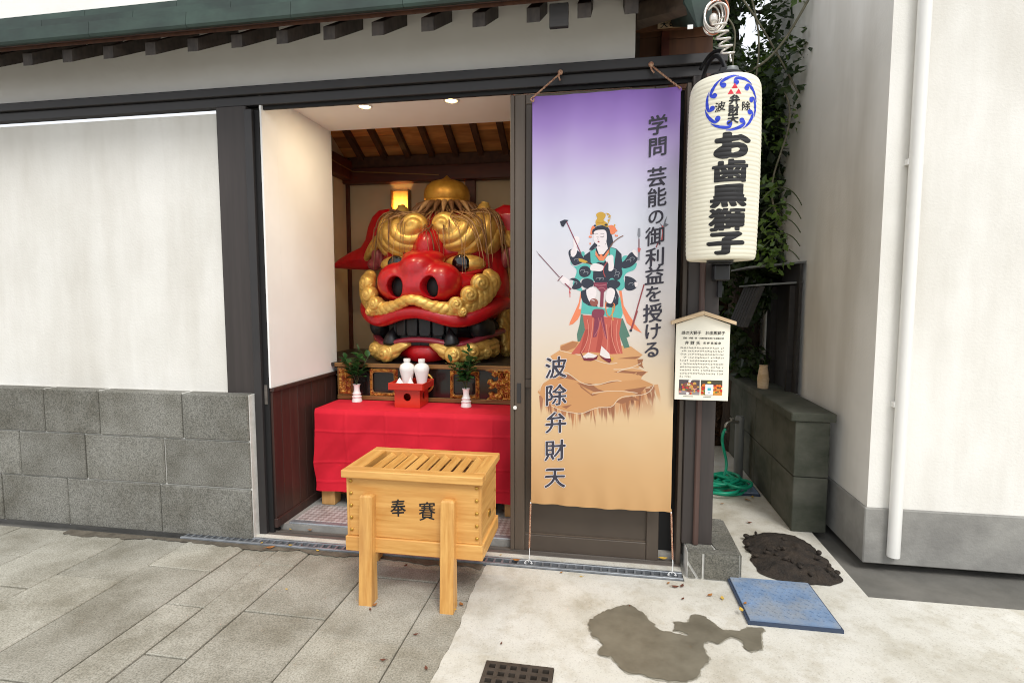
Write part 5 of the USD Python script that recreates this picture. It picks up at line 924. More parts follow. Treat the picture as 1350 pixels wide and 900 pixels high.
# --- ears: big drooping red leaves, gold tuft and pink curl at the root
def ear_shape():
    o = [(-.40, 1.20), (-.50, 1.245), (-.60, 1.235), (-.665, 1.18), (-.71, 1.09), (-.735, .99), (-.78, .925), (-.90, .878), (-1.01, .822), (-1.075, .765), (-1.07, .748), (-.93, .735), (-.74, .725), (-.62, .735), (-.56, .80), (-.50, .86), (-.44, .95)]
    c = csp(np.array([o[-1]] + o + [o[0]]), 220); return Polygon(o).buffer(-.02).buffer(.02)
EP = ear_shape(); EB = np.array(EP.exterior.coords)
from shapely import points as _pts, distance as _dist, contains_xy as _cxy
def f_ear(P):
    d2 = _dist(_pts(P[:, [0, 2]]), EP.exterior); ins = _cxy(EP, P[:, 0], P[:, 2]); d2 = np.where(ins, -d2, d2)
    bend = .09 + .06 * np.clip((-P[:, 0] - .5) / .5, 0, 1) ** 2 * .5 - .035 * np.clip(-d2 / .08, 0, 1)
    o = np.abs(P[:, 1] - bend) - .028
    return smax(d2, o, .03)
sym('ear', surfnet(f_ear, (-1.13, -.06, .68), (-.34, .36, 1.30), .011), 'lacquer_red')
def f_tuft(P):
    c = [(-.52, .02, .99), (-.56, .0, .97), (-.62, .01, .92), (-.68, .04, .86), (-.73, .09, .80)]
    d, s, A, O = band(P, c, ([0, .3, .7, 1], [.085, .080, .050, .012]), ([0, 1], [.035, .02])); return d - .012 * ridge(A * 46 + s * 6 + 1)
sym('ear_tuft', surfnet(f_tuft, (-.84, -.12, .74), (-.40, .2, 1.10), .0075), 'gold')
def f_curl(P):
    d = ell(P, (-.575, -.01, .83), (.055, .06, .085)); d = smin(d, ell(P, (-.61, .0, .765), (.06, .06, .05)), .015); d = smin(d, ell(P, (-.53, -.02, .80), (.035, .05, .08)), .008)
    return d
sym('ear_curl', surfnet(f_curl, (-.70, -.1, .68), (-.46, .08, .95), .008), 'flesh_pink')
# --- golden mane down each side, behind the cheeks
def f_mane(P):
    c = [(.50, .10, 1.02), (.535, .10, .90), (.50, .08, .78), (.545, .10, .62), (.51, .10, .45), (.49, .09, .28), (.50, .08, .15), (.52, .06, .06)]
    d, s, A, O = band(P, c, ([0, .3, .55, .8, 1], [.03, .06, .045, .07, .05]), ([0, 1], [.05, .05])); return d - .012 * ridge(A * 48 + 3 * np.sin(s * 16))
sym('mane', surfnet(f_mane, (.38, -.04, -.0), (.66, .24, 1.08), .0085), 'gold')
# --- hair: long strands falling from round the jewel over brows and sides
hr = np.random.default_rng(11)
def strand(phi, L, seed, r0=.19, lift=.02):
    r = np.random.default_rng(seed); cx, cy = .02, .06
    d = np.array([math.sin(phi), -math.cos(phi)]); pts = [(cx + d[0] * r0, cy + d[1] * r0 * .95, 1.235 + r.uniform(-.02, .025))]
    R, ang = r0, phi; s = 0.0
    wob = r.uniform(-1, 1)
    while s < L:
        R += .03 if s < .35 else .012
        ang += wob * .045 + r.normal(0, .014); x, y = cx + math.sin(ang) * R * 1.05, cy - math.cos(ang) * R * .95
        q = np.array([[x, y, 0]])
        # rest on the brow and skull surface: largest height whose field is positive
        zs = np.linspace(1.26, pts[-1][2] - .14, 70); Q = np.c_[np.full(70, x), np.full(70, y), zs]; Qb = Q.copy(); Qb[:, 0] = np.abs(Qb[:, 0])
        F = np.minimum(np.minimum(f_skull(Q), ell(Qb, (.215, -.225, .965), (.225, .170, .170))), ell(Qb, (.385, -.09, .985), (.140, .185, .195)))
        k = np.argmax(F < lift) if (F < lift).any() else 69
        z = min(zs[k], pts[-1][2] + .012) if k > 0 else pts[-1][2] - .004
        st = math.dist((x, y, z), pts[-1]); s += st; pts.append((x, y, z))
        if k == 69: break
    # free fall from there
    x, y, z = pts[-1]; dx, dy = math.sin(ang) * .008, -math.cos(ang) * .008
    while s < L and z > .45:
        z -= .04; x += dx + r.normal(0, .0025); y += dy + r.normal(0, .002); dx *= .6; dy *= .6; pts.append((x, y, z)); s += .042
    pts = np.array(pts); k = np.ones(5) / 5
    if len(pts) > 8: pts[2:-2] = np.stack([np.convolve(pts[:, j], k, 'valid') for j in range(3)], 1)
    return pts
hair, dark = [], []
for i in range(215):
    u = hr.random()
    if u < .50: phi = hr.normal(-.15, .75)
    elif u < .78: phi = hr.normal(-1.15, .28)
    else: phi = hr.normal(1.35, .30)
    L = hr.uniform(.22, .50) if hr.random() < .66 else hr.uniform(.5, .95)
    p = strand(phi, L, 100 + i)
    if len(p) < 4: continue
    c = spline(p, 26); sg_ = np.diff(c, axis=0); sg_ /= np.linalg.norm(sg_, axis=1, keepdims=True) + 1e-9
    if (sg_[1:] * sg_[:-1]).sum(1).min() < .45: continue
    w = hr.choice([.0016, .0022, .003, .0045, .0065])
    m = tube(c, w * np.r_[np.linspace(1, 1, 18), np.linspace(1, .3, 8)], 4, cap=False)
    (hair if hr.random() < .6 else dark).append(m)
for i in range(26):      # heavier locks sweeping sideways over the brows
    p = strand(hr.choice([-1, -1, 1]) * hr.uniform(.25, 1.45), hr.uniform(.20, .36), 900 + i, lift=.026)
    if len(p) < 5: continue
    c = spline(p, 18); (hair if i % 3 == 0 else dark).append(tube(c, np.interp(np.arange(18), [0, 5, 12, 17], [.011, .012, .008, .0015]), 6))
lobj('hair', cat_(hair), 'hair_brown', None, True)
lobj('hair', cat_(dark), 'hair_dark', None, True)
for k in range(17):     # stiff bunched tufts standing round the foot of the jewel
    phi = -1.9 + k * .235; c = np.array([.02 + math.sin(phi) * .195, .06 - math.cos(phi) * .185, 1.255]); o = np.array([math.sin(phi), -math.cos(phi), 0])
    c[2] -= .03; pts = [c + o * -.02 + (0, 0, -.04), c + o * .012 + (0, 0, .018), c + o * .05 + (0, 0, .002), c + o * .09 + (0, 0, -.035), c + o * .13 + (0, 0, -.075)]
    lobj('tuft', tube(csp(pts, 12), np.array([.016, .022, .025, .026, .026, .025, .022, .019, .016, .012, .008, .004]), 7), 'hair_dark' if k % 3 else 'hair_brown')

# ================================================================== OFFERINGS ON THE ALTAR
def pot(name, label, cat, prof, loc, mat='porcelain', group=None, n=36):
    t = thing(name, label, cat, loc, group); return t
sanbo = thing('offering_stand', 'red lacquered square offering stand with round hole on the altar cloth', 'stand', (-1.352, 3.663, TZ))
sx, sy = -1.352, 3.663
hole = Polygon([(-.092, 0), (.092, 0), (.092, .128), (-.092, .128)]).difference(Point(0, .074).buffer(.027))
def put(m): m.apply_translation((sx, sy, TZ + .001)); return m
obj('front_board', put(prism_xz(hole, -.092, -.082)), 'sanbo_red', sanbo)
obj('back_board', put(prism_xz(hole, .082, .092)), 'sanbo_red', sanbo)
for s in (-1, 1):
    hp2 = Polygon([(-.0815, 0), (.0815, 0), (.0815, .128), (-.0815, .128)]).difference(Point(0, .074).buffer(.027))
    obj('side_board', put(prism_yz(hp2, s * .087 - .0048, s * .087 + .0048)), 'sanbo_red', sanbo)
obj('tray', put(bx(-.122, .122, -.122, .122, .1285, .138, .003)), 'sanbo_red', sanbo)
for a in range(4):
    m = bx(-.125, .125, -.128, -.119, .1283, .176, .003); m.apply_transform(trimesh.transformations.rotation_matrix(a * math.pi / 2, (0, 0, 1)))
    if a % 2: m.apply_scale((.995, .95, .99))
    obj('tray_rim', put(m), 'sanbo_red', sanbo)
bz = TZ + .1395
bp = [(0, 0), (.034, 0), (.037, .004), (.036, .03), (.044, .07), (.053, .105), (.054, .125), (.048, .145), (.032, .157), (.022, .162), (.021, .170), (.025, .172), (.025, .190), (.022, .192), (0, .192)]
bt = thing('sake_bottle', 'left of the two white porcelain sake bottles on the red stand', 'bottle', (sx - .043, sy + .03, bz), 'sake bottles on the red stand')
obj('bottle_body', lathe(bp[:11] + [(0, .170)], (sx - .043, sy + .03, bz), 40), 'porcelain', bt, smooth=40)
obj('stopper', lathe([(0, .1702), (.025, .1702), (.025, .190), (.022, .192), (0, .192)], (sx - .043, sy + .03, bz), 32), 'porcelain', bt, smooth=40)
dup(bt, (sx + .066, sy + .03, bz), 'right of the two white porcelain sake bottles on the red stand', 'sake bottles on the red stand')
sd = thing('salt_dish', 'small white lidded dish with pointed mound at the front left of the red stand', 'dish', (sx - .062, sy - .068, bz))
obj('dish', lathe([(0, 0), (.028, 0), (.036, .022), (.034, .028), (0, .028)], (sx - .062, sy - .068, bz), 28), 'porcelain', sd, smooth=40)
obj('mound', lathe([(0, .0282), (.026, .0282), (.020, .04), (.010, .055), (0, .068)], (sx - .062, sy - .068, bz), 24), 'porcelain', sd, smooth=40)
wd = thing('water_jar', 'tiny white pointed jar between the bottles on the red stand', 'jar', (sx + .014, sy - .06, bz))
obj('jar_body', lathe([(0, 0), (.018, 0), (.026, .016), (.022, .03), (0, .03)], (sx + .014, sy - .06, bz), 24), 'porcelain', wd, smooth=40)
obj('lid', lathe([(0, .0302), (.020, .0302), (.012, .05), (.004, .062), (0, .075)], (sx + .014, sy - .06, bz), 24), 'porcelain', wd, smooth=40)
vp = [(0, 0), (.036, 0), (.038, .006), (.032, .03), (.036, .036), (.036, .042), (.026, .048), (.031, .056), (.031, .064), (.025, .07), (.021, .09), (.023, .118), (.029, .130), (.024, .130), (.018, .118), (0, .116)]
VL, VR = (-1.800, 3.729), (-.958, 3.677)
va = thing('vase', 'white porcelain altar vase at the left end of the red cloth', 'vase', (*VL, TZ), 'white altar vases')
obj('vase_body', lathe(vp, (*VL, TZ), 40), 'porcelain', va, smooth=40)
dup(va, (*VR, TZ), 'white porcelain altar vase at the right end near the sliding door', 'white altar vases')
def sprig(loc, label, seed, H=.25, W=.12):
    r = np.random.default_rng(seed); t = thing('evergreen_sprig', label, 'plant', (*loc, TZ + .117), 'evergreen sprigs in the vases')
    z0 = TZ + .119
    for s in range(5):
        a = s * 1.256 + r.uniform(-.3, .3); lean = (.02 if s == 0 else r.uniform(.055, .10)) * W / .12; h = H * (1 if s == 0 else r.uniform(.55, .85))
        pts = [np.array([loc[0], loc[1], z0]) + np.array([math.cos(a) * lean * u ** 1.3, math.sin(a) * lean * .7 * u ** 1.3, h * u]) for u in np.linspace(0, 1, 7)]
        obj('stem', tube(pts, .0024, 5), 'stem_green', t, smooth=True)
        for k in range(15 if s == 0 else 12):
            u = .28 + .72 * (k + r.uniform(0, .5)) / (15 if s == 0 else 12); u = min(u, 1)
            b = np.array(pts[0]) * 0 + np.array([np.interp(u, np.linspace(0, 1, 7), np.array(pts)[:, j]) for j in range(3)])
            az = r.uniform(0, 6.283); el = r.uniform(.1, .9) if u < .95 else 1.3; Lf = r.uniform(.062, .092); wf = Lf * .33
            d = np.array([math.cos(az) * math.cos(el), math.sin(az) * math.cos(el), math.sin(el)]); sd_ = np.cross(d, (0, 0, 1)); sd_ /= np.linalg.norm(sd_) + 1e-9; nn = np.cross(sd_, d)
            P = [b]; 
            for q, ww in ((.25, .8), (.5, 1), (.78, .65)):
                c = b + d * Lf * q - np.array([0, 0, 1]) * .012 * q * q; P += [c + sd_ * wf * ww + nn * .004, c - nn * .003, c - sd_ * wf * ww + nn * .004]
            P.append(b + d * Lf - np.array([0, 0, .014])); F = [(0, 1, 2), (0, 2, 3), (1, 4, 5), (1, 5, 2), (2, 5, 6), (2, 6, 3), (4, 7, 8), (4, 8, 5), (5, 8, 9), (5, 9, 6), (7, 10, 8), (8, 10, 9)]
            obj('leaf', trimesh.Trimesh(np.array(P), np.array(F), process=False), 'leaf_green', t, smooth=True)
sprig(VL, 'glossy dark green leafy sprig standing in the left white vase', 3, .27, .17)
sprig(VR, 'glossy dark green leafy sprig standing in the right white vase', 8, .29, .15)

# ================================================================== LAMPS
dl = thing('downlight', 'left of the two round lit downlights in the porch ceiling', 'downlight', (-1.552, 3.423, 2.73), 'downlights in the porch ceiling')
obj('trim_ring', lathe([(.036, -.0005), (.050, -.0005), (.050, -.006), (.040, -.008), (.036, -.003)], (-1.552, 3.423, 2.73), 36), 'white_enamel', dl, smooth=40)
obj('lamp', lathe([(0, -.004), (.036, -.004), (.036, -.001), (0, -.001)], (-1.552, 3.423, 2.73), 32), 'lamp_glass', dl)
for k, (lx, ly) in enumerate(((-1.552, 3.423), (-.971, 3.412))):     # the light those two lamps give
    L_ = UsdLux.DiskLight.Define(stage, numbered('/World', 'downlight_beam')); L_.CreateRadiusAttr(.032); L_.CreateNormalizeAttr(True); L_.CreateIntensityAttr(1.05); L_.CreateColorAttr(Gf.Vec3f(1.0, .80, .52)); L_.AddTranslateOp().Set(Gf.Vec3d(lx, ly, 2.718))
dup(dl, (-.971, 3.412, 2.73), 'right of the two round lit downlights in the porch ceiling', 'downlights in the porch ceiling')
wl = thing('wall_lamp', 'lit amber wall lamp with curved paper shade on the back wall', 'wall lamp', (-1.885, BY, 2.38))
arc = [(math.cos(t), math.sin(t)) for t in np.linspace(0, math.pi, 25)]
o_ = Polygon([(-1.890 + .078 * c, BY - .012 - .075 * s) for c, s in arc] + [(-1.890 + .075 * c, BY - .012 - .072 * s) for c, s in arc[::-1]])
obj('shade', prism_xy(o_, 2.285, 2.475), 'lamp_shade', wl, smooth=40)
obj('bracket', bx(-1.978, -1.968, BY - .07, BY - .001, 2.27, 2.49), 'gilt_brown', wl)
obj('bracket', bx(-1.812, -1.802, BY - .07, BY - .001, 2.27, 2.49), 'gilt_brown', wl)
obj('back_plate', bx(-1.967, -1.813, BY - .008, BY - .001, 2.27, 2.49), 'gilt_brown', wl)
obj('bulb', ico((-1.890, BY - .042, 2.345), .020, 2), 'bulb', wl, smooth=True)

# ================================================================== THE BANNER
BX0, BX1, BZ0, BZ1 = -.401, .360, .345, 2.566
def ban_y(x, z):
    u = (x - BX0) / (BX1 - BX0); v = (BZ1 - z) / (BZ1 - BZ0)
    return 2.966 + .008 * np.sin(6.0 * u + 1.1) * (1 - .5 * v) + .0055 * np.sin(17 * u + 2.4 * v) * np.exp(-((v - .18) / .2) ** 2) + .003 * np.sin(25 * u - 3 * v) * np.clip((v - .82) / .18, 0, 1) + .012 * np.sin(math.pi * v) * .5 + .004 * np.sin(9 * u + 7 * v) + .006 * u * v * np.sin(5 * v + 1) \
        + .004 * np.sin(40 * u + 1.0) * np.clip((v - .94) / .06, 0, 1) + .002 * np.sin(38 * u + 14 * v) * np.exp(-v / .07)
def ban_x(x, z): return x + .012 * (.5 - (BZ1 - z) / (BZ1 - BZ0)) * 0
ban = thing('hanging_banner', 'tall cloth banner fading from purple to ochre with a painted goddess and black characters', 'banner', (-.02, 2.966, 1.45))
gx, gz = np.meshgrid(np.linspace(BX0, BX1, 120), np.linspace(BZ0, BZ1, 260))
sag = .006 * np.sin(np.pi * (gx - BX0) / (BX1 - BX0)) * np.clip((gz - 2.45) / .11, 0, 1)
V = np.stack([gx, ban_y(gx, gz), gz - sag], -1).reshape(-1, 3)
idx = np.arange(260 * 120).reshape(260, 120); q = np.stack([idx[:-1, :-1], idx[:-1, 1:], idx[1:, 1:], idx[1:, :-1]], -1).reshape(-1, 4)
obj('cloth', trimesh.Trimesh(V, np.vstack([q[:, [0, 1, 2]], q[:, [0, 2, 3]]]), process=False), 'banner', ban, smooth=True)
for zc, nm, r in ((BZ1 - .012, 'top_rod', .011), (BZ0 + .008, 'bottom_rod', .010)):
    xs = np.linspace(BX0 - .004, BX1 + .004, 60); p = np.stack([xs, ban_y(xs, zc) + .009, zc - (.006 * np.sin(np.pi * (xs - BX0) / (BX1 - BX0)) if 'top' in nm else 0 * xs)], 1)
    obj(nm, tube(p, r * .8, 10), 'banner', ban, smooth=True)
def on_banner(poly, lift, size=.028):
    m = sheet(poly, size); v = np.array(m.vertices); m.vertices = np.c_[v[:, 0], ban_y(v[:, 0], v[:, 1]) - lift, v[:, 1]]; return m
# figure drawn in two sketch frames; each frame's affine map to the cloth, in metres
def fa(x, y): return (-.4010 + .000688 * x, 2.0055 - .000722 * y)
def fb(x, y): return (-.4010 + .000775 * x, 1.4300 - .000806 * y)
ART, FADE = [], {}        # (polygon, colour) from the back to the front
def A(col, *p): ART.append((Polygon([fa(*q) for q in p]).buffer(0), col))
def B(col, *p): ART.append((Polygon([fb(*q) for q in p]).buffer(0), col))
def Ac(col, n, *p):  # smooth closed curve
    c = csp([fa(*q) for q in p + (p[0],)], n); ART.append((Polygon(c).buffer(0), col))
def Bc(col, n, *p):
    c = csp([fb(*q) for q in p + (p[0],)], n); ART.append((Polygon(c).buffer(0), col))
def Al(col, w, *p): ART.append((LineString(csp([fa(*q) for q in p], 24) if len(p) > 2 else [fa(*q) for q in p]).buffer(w * .00056, cap_style='flat'), col))
def Bl(col, w, *p): ART.append((LineString(csp([fb(*q) for q in p], 24) if len(p) > 2 else [fb(*q) for q in p]).buffer(w * .0008, cap_style='flat'), col))
def Ae(col, x, y, rx, ry, rot=0):
    g = affinity.rotate(affinity.scale(Point(0, 0).buffer(1, 16), rx * .000688, ry * .000722), -rot); X, Y = fa(x, y); ART.append((affinity.translate(g, X, Y), col))
TEAL, DARK, RED, ORG, SKIN, GOLD_, PUR = S(96, 186, 176), S(56, 60, 72), S(196, 98, 84), S(236, 138, 98), S(238, 228, 228), S(206, 164, 70), S(138, 66, 84)
ROCK, ROCK2, ROCK3, LINE = S(204, 150, 100), S(182, 124, 84), S(158, 106, 76), S(226, 206, 180)
# rock, upper plates, then the broken front edge
def fadeB(z0, z1, col, *p):
    B(col, *p); FADE[len(ART) - 1] = (z0, z1)
fadeB(.98, .83, S(192, 144, 106), (60, 570), (100, 520), (300, 560), (600, 540), (840, 480), (866, 600), (868, 680), (840, 745), (760, 770), (600, 775), (300, 770), (170, 745), (100, 680), (65, 610))
fr_ = random.Random(17)
for k in range(46):      # clefts and ribs of the broken rock face, fading out downwards
    x = 70 + k * 17.6 + fr_.uniform(-8, 8); y0 = np.interp(x, [60, 140, 300, 480, 580, 740, 860], [590, 650, 690, 648, 630, 560, 500]); L = fr_.uniform(60, 150) * (1.3 if x > 600 else 1); w = fr_.uniform(5, 16); dx = fr_.uniform(-6, 14) * (2 if x > 620 else 1)
    fadeB(1.43 - .000806 * (y0 + L * .35), 1.43 - .000806 * (y0 + L), fr_.choice([ROCK2, ROCK3, S(140, 92, 68), S(208, 158, 114), S(168, 116, 86)]), (x - w, y0 - 12), (x + w, y0 - 16), (x + w * .6 + dx, y0 + L * .55), (x + dx * 1.5, y0 + L), (x - w * .5 + dx * .6, y0 + L * .5))
B(ROCK, (45, 560), (85, 500), (130, 470), (150, 440), (240, 420), (330, 470), (470, 500), (600, 470), (760, 450), (850, 488), (800, 505), (740, 560), (660, 572), (600, 600), (575, 635), (480, 650), (380, 690), (300, 695), (220, 680), (140, 650), (80, 600))
B(S(212, 160, 110), (120, 420), (180, 380), (135, 310), (200, 270), (205, 235), (290, 205), (380, 215), (600, 230), (690, 235), (770, 290), (735, 320), (775, 350), (740, 375), (808, 402), (770, 430), (760, 455), (620, 470), (560, 470), (480, 490), (350, 490), (260, 420), (190, 410))
B(ROCK2, (205, 245), (290, 208), (330, 215), (310, 250), (250, 275), (210, 270))
for p in [((575, 410), (640, 395), (720, 402), (800, 400), (770, 432), (700, 415), (640, 412)), ((735, 320), (775, 318), (765, 350), (780, 380), (740, 360)), ((600, 318), (680, 306), (760, 300), (720, 318)), ((480, 500), (540, 475), (620, 466), (560, 480)), ((650, 525), (720, 515), (800, 500), (745, 560), (700, 540)),
          ((180, 470), (260, 430), (330, 475), (300, 470), (240, 460)), ((320, 490), (420, 490), (470, 525), (520, 540), (440, 545), (380, 520)), ((340, 500), (350, 520), (430, 575), (480, 560), (420, 560)), ((215, 655), (290, 640), (250, 670)), ((590, 610), (640, 580), (720, 570), (760, 600), (700, 590), (640, 620))]: B(ROCK3, *p)
for p in [((60, 555), (150, 440), (250, 425), (340, 480), (450, 500), (560, 470), (630, 466)), ((200, 270), (290, 290), (420, 320), (520, 350), (600, 345)), ((300, 695), (380, 690), (480, 650), (575, 635), (600, 600), (740, 560), (850, 488)), ((430, 560), (520, 540), (640, 535), (740, 545)), ((600, 410), (660, 385), (800, 400)), ((140, 650), (220, 682), (300, 695)), ((575, 390), (700, 372), (760, 345))]: Bl(LINE, 2.2, *p)
NROCK = len(ART)
RAMPZ = [0.0, .10, .22, .34, .45, .58, .70]; RAMPC = np.array([S(202, 158, 106), S(210, 168, 118), S(220, 188, 144), S(224, 202, 172), S(224, 213, 202), S(222, 218, 222), S(219, 221, 232)])
# floating ribbons and side panels of the robe
B(ORG, (330, -10), (362, -10), (325, 60), (290, 92), (262, 100), (300, 45)); A(ORG, (388, 650), (396, 670), (378, 770), (330, 880), (300, 895), (340, 810), (372, 740))
B(ORG, (628, -5), (645, 0), (680, 60), (720, 95), (762, 146), (715, 125), (660, 80)); A(ORG, (680, 652), (700, 650), (718, 760), (760, 830), (805, 890), (765, 890), (715, 820))
B(S(92, 128, 112), (345, 25), (362, 28), (378, 130), (345, 205), (325, 210), (320, 160), (338, 90)); B(S(92, 128, 112), (612, 60), (632, 50), (682, 168), (660, 178), (682, 240), (645, 248), (606, 150))
# skirt
B(RED, (358, 30), (500, 40), (625, 50), (610, 150), (636, 284), (560, 290), (420, 278), (300, 296), (280, 294), (340, 215), (376, 130))
B(S(178, 80, 70), (380, 120), (400, 60), (410, 150), (370, 280), (340, 285)); B(S(178, 80, 70), (540, 120), (560, 70), (575, 200), (590, 282), (550, 285)); B(S(178, 80, 70), (470, 150), (490, 60), (500, 180), (480, 275), (450, 275))
for p in [((390, 60), (400, 150), (350, 285)), ((430, 50), (420, 170), (400, 280)), ((560, 60), (560, 170), (600, 285)), ((520, 90), (530, 200), (525, 285)), ((600, 60), (590, 150), (620, 280))]: Bl(S(222, 150, 130), 1.8, *p)
B(PUR, (430, 10), (470, -5), (500, 15), (505, 60), (530, 195), (512, 170), (480, 60), (455, 175), (430, 180), (440, 60)); Bl(S(190, 110, 110), 2, (450, 20), (470, 60), (440, 170)); Bl(S(190, 110, 110), 2, (480, 20), (490, 70), (520, 180))
# teal lap, dark under-robe, sleeves
A(TEAL, (400, 690), (470, 760), (590, 785), (660, 740), (690, 690), (700, 760), (712, 815), (700, 856), (600, 840), (500, 826), (388, 822), (396, 750))
A(DARK, (388, 652), (450, 630), (480, 690), (520, 770), (450, 762), (405, 735), (390, 700)); A(DARK, (600, 640), (650, 625), (680, 690), (676, 748), (640, 776), (575, 768), (580, 700))
Ac(TEAL, 60, (308, 425), (340, 470), (400, 450), (470, 470), (500, 540), (470, 590), (400, 560), (380, 600), (400, 650), (350, 640), (325, 590), (345, 540), (350, 490), (315, 460))
Ac(TEAL, 60, (640, 470), (700, 480), (760, 480), (810, 450), (800, 490), (740, 520), (715, 560), (725, 620), (690, 650), (640, 620), (610, 600), (600, 560), (640, 520)); Ac(TEAL, 30, (700, 420), (730, 395), (745, 400), (730, 440), (700, 450))
Ac(TEAL, 24, (390, 365), (410, 365), (410, 395), (385, 400))
Ac(DARK, 50, (290, 380), (305, 345), (350, 350), (392, 385), (410, 430), (370, 455), (335, 462), (305, 425)); Ac(DARK, 50, (702, 440), (740, 400), (775, 372), (795, 378), (818, 405), (800, 450), (755, 482), (705, 486))
Ac(DARK, 50, (298, 568), (335, 556), (385, 590), (395, 612), (350, 640), (318, 630), (330, 605)); Ac(DARK, 50, (722, 545), (760, 550), (812, 585), (820, 605), (785, 646), (730, 640), (722, 600))
A(DARK, (470, 350), (410, 392), (398, 440), (470, 460), (482, 500), (480, 560), (498, 592), (590, 592), (615, 560), (690, 555), (702, 470), (695, 385), (655, 345), (605, 330), (500, 335))
Ac(DARK, 40, (372, 510), (400, 470), (450, 480), (462, 520), (440, 545), (395, 548)); Ac(DARK, 50, (610, 500), (650, 470), (695, 490), (700, 540), (665, 575), (625, 550)); Ac(DARK, 40, (390, 590), (440, 560), (488, 590), (470, 625), (410, 625)); Ac(DARK, 40, (590, 600), (640, 570), (690, 600), (650, 640), (600, 640))
for (x, y) in [(400, 500), (425, 515), (640, 500), (665, 520), (660, 540), (320, 390), (350, 420), (750, 430), (775, 415), (340, 590), (770, 600), (430, 640), (640, 700), (520, 560), (545, 560)]: Al(S(180, 184, 190), 1.5, (x - 16, y + 8), (x, y - 6), (x + 16, y - 2), (x + 10, y + 12))
# collars
A(TEAL, (500, 340), (456, 362), (462, 440), (480, 462), (520, 440), (560, 445), (585, 420), (605, 395), (615, 470), (640, 470), (655, 350), (612, 335), (585, 400), (560, 432), (525, 432), (498, 395))
A(ORG, (498, 355), (496, 388), (528, 430), (560, 432), (600, 372), (596, 350), (560, 398), (524, 398)); A(SKIN, (505, 335), (524, 384), (558, 384), (594, 340)); Ae(ORG, 540, 392, 11, 9)
# head: hair, neck, face, crown
Ac(DARK, 60, (468, 235), (482, 195), (530, 176), (585, 186), (610, 225), (614, 330), (588, 338), (560, 330), (500, 330), (470, 350), (452, 352), (478, 310))
A(SKIN, (508, 300), (578, 290), (592, 345), (545, 372), (508, 340)); Ac(SKIN, 50, (482, 255), (492, 214), (530, 206), (570, 212), (582, 250), (578, 290), (545, 326), (510, 315), (488, 290))
Al(S(90, 80, 84), 2.5, (494, 254), (504, 258), (514, 254)); Al(S(90, 80, 84), 2.5, (534, 254), (546, 260), (560, 252)); Al(S(120, 110, 116), 1.8, (492, 240), (503, 235), (514, 238)); Al(S(120, 110, 116), 1.8, (534, 238), (548, 234), (562, 238)); Al(S(160, 150, 156), 1.5, (520, 256), (516, 276), (522, 278)); Ae(S(160, 70, 80), 520, 292, 8, 5)
Ac(ORG, 30, (456, 238), (462, 195), (480, 176), (492, 190), (472, 205), (470, 240)); Ac(ORG, 30, (588, 184), (630, 178), (650, 200), (640, 236), (615, 240), (604, 210)); Ac(GOLD_, 60, (476, 195), (498, 165), (496, 140), (508, 120), (498, 98), (520, 80), (556, 84), (572, 106), (556, 136), (585, 160), (592, 186), (540, 172), (500, 180))
for (x, y) in [(588, 96), (596, 115), (592, 140), (604, 110), (640, 176), (634, 205), (648, 250), (660, 252), (450, 255), (462, 256), (456, 305), (655, 215)]: Ae(GOLD_ if y < 180 else ORG, x, y, 6, 7)
Al(GOLD_, 3, (570, 90), (600, 100), (596, 150), (575, 170)); Ae(DARK, 490, 175, 9, 7); Ae(DARK, 575, 172, 12, 8); Al(S(180, 120, 40), 2, (505, 150), (530, 158), (560, 150))
# belt and cords
A(PUR, (488, 590), (588, 588), (590, 640), (566, 662), (562, 770), (536, 770), (540, 660), (505, 622), (486, 618)); Al(S(190, 120, 128), 3, (495, 605), (540, 612), (584, 604)); Al(S(190, 120, 128), 3, (520, 640), (560, 630), (580, 650))
Ac(PUR, 40, (475, 820), (490, 790), (530, 785), (570, 795), (565, 835), (520, 850), (480, 845))
# hands
Ac(SKIN, 40, (306, 352), (322, 340), (326, 270), (340, 250), (366, 255), (372, 290), (352, 330), (356, 352), (330, 400)); Ac(SKIN, 40, (460, 470), (480, 452), (530, 456), (565, 480), (545, 505), (500, 506), (464, 500)); Ac(SKIN, 40, (582, 440), (596, 395), (628, 392), (636, 430), (622, 505), (606, 508), (598, 460))
Ac(SKIN, 40, (440, 640), (490, 630), (508, 660), (500, 700), (470, 740), (446, 715)); Ac(SKIN, 40, (590, 650), (620, 630), (645, 645), (640, 710), (620, 745), (590, 735), (582, 690)); Ac(SKIN, 30, (215, 560), (240, 545), (300, 600), (290, 612), (250, 600)); Ac(SKIN, 30, (778, 360), (815, 380), (818, 410), (800, 400)); Ac(SKIN, 24, (795, 590), (822, 600), (815, 622))
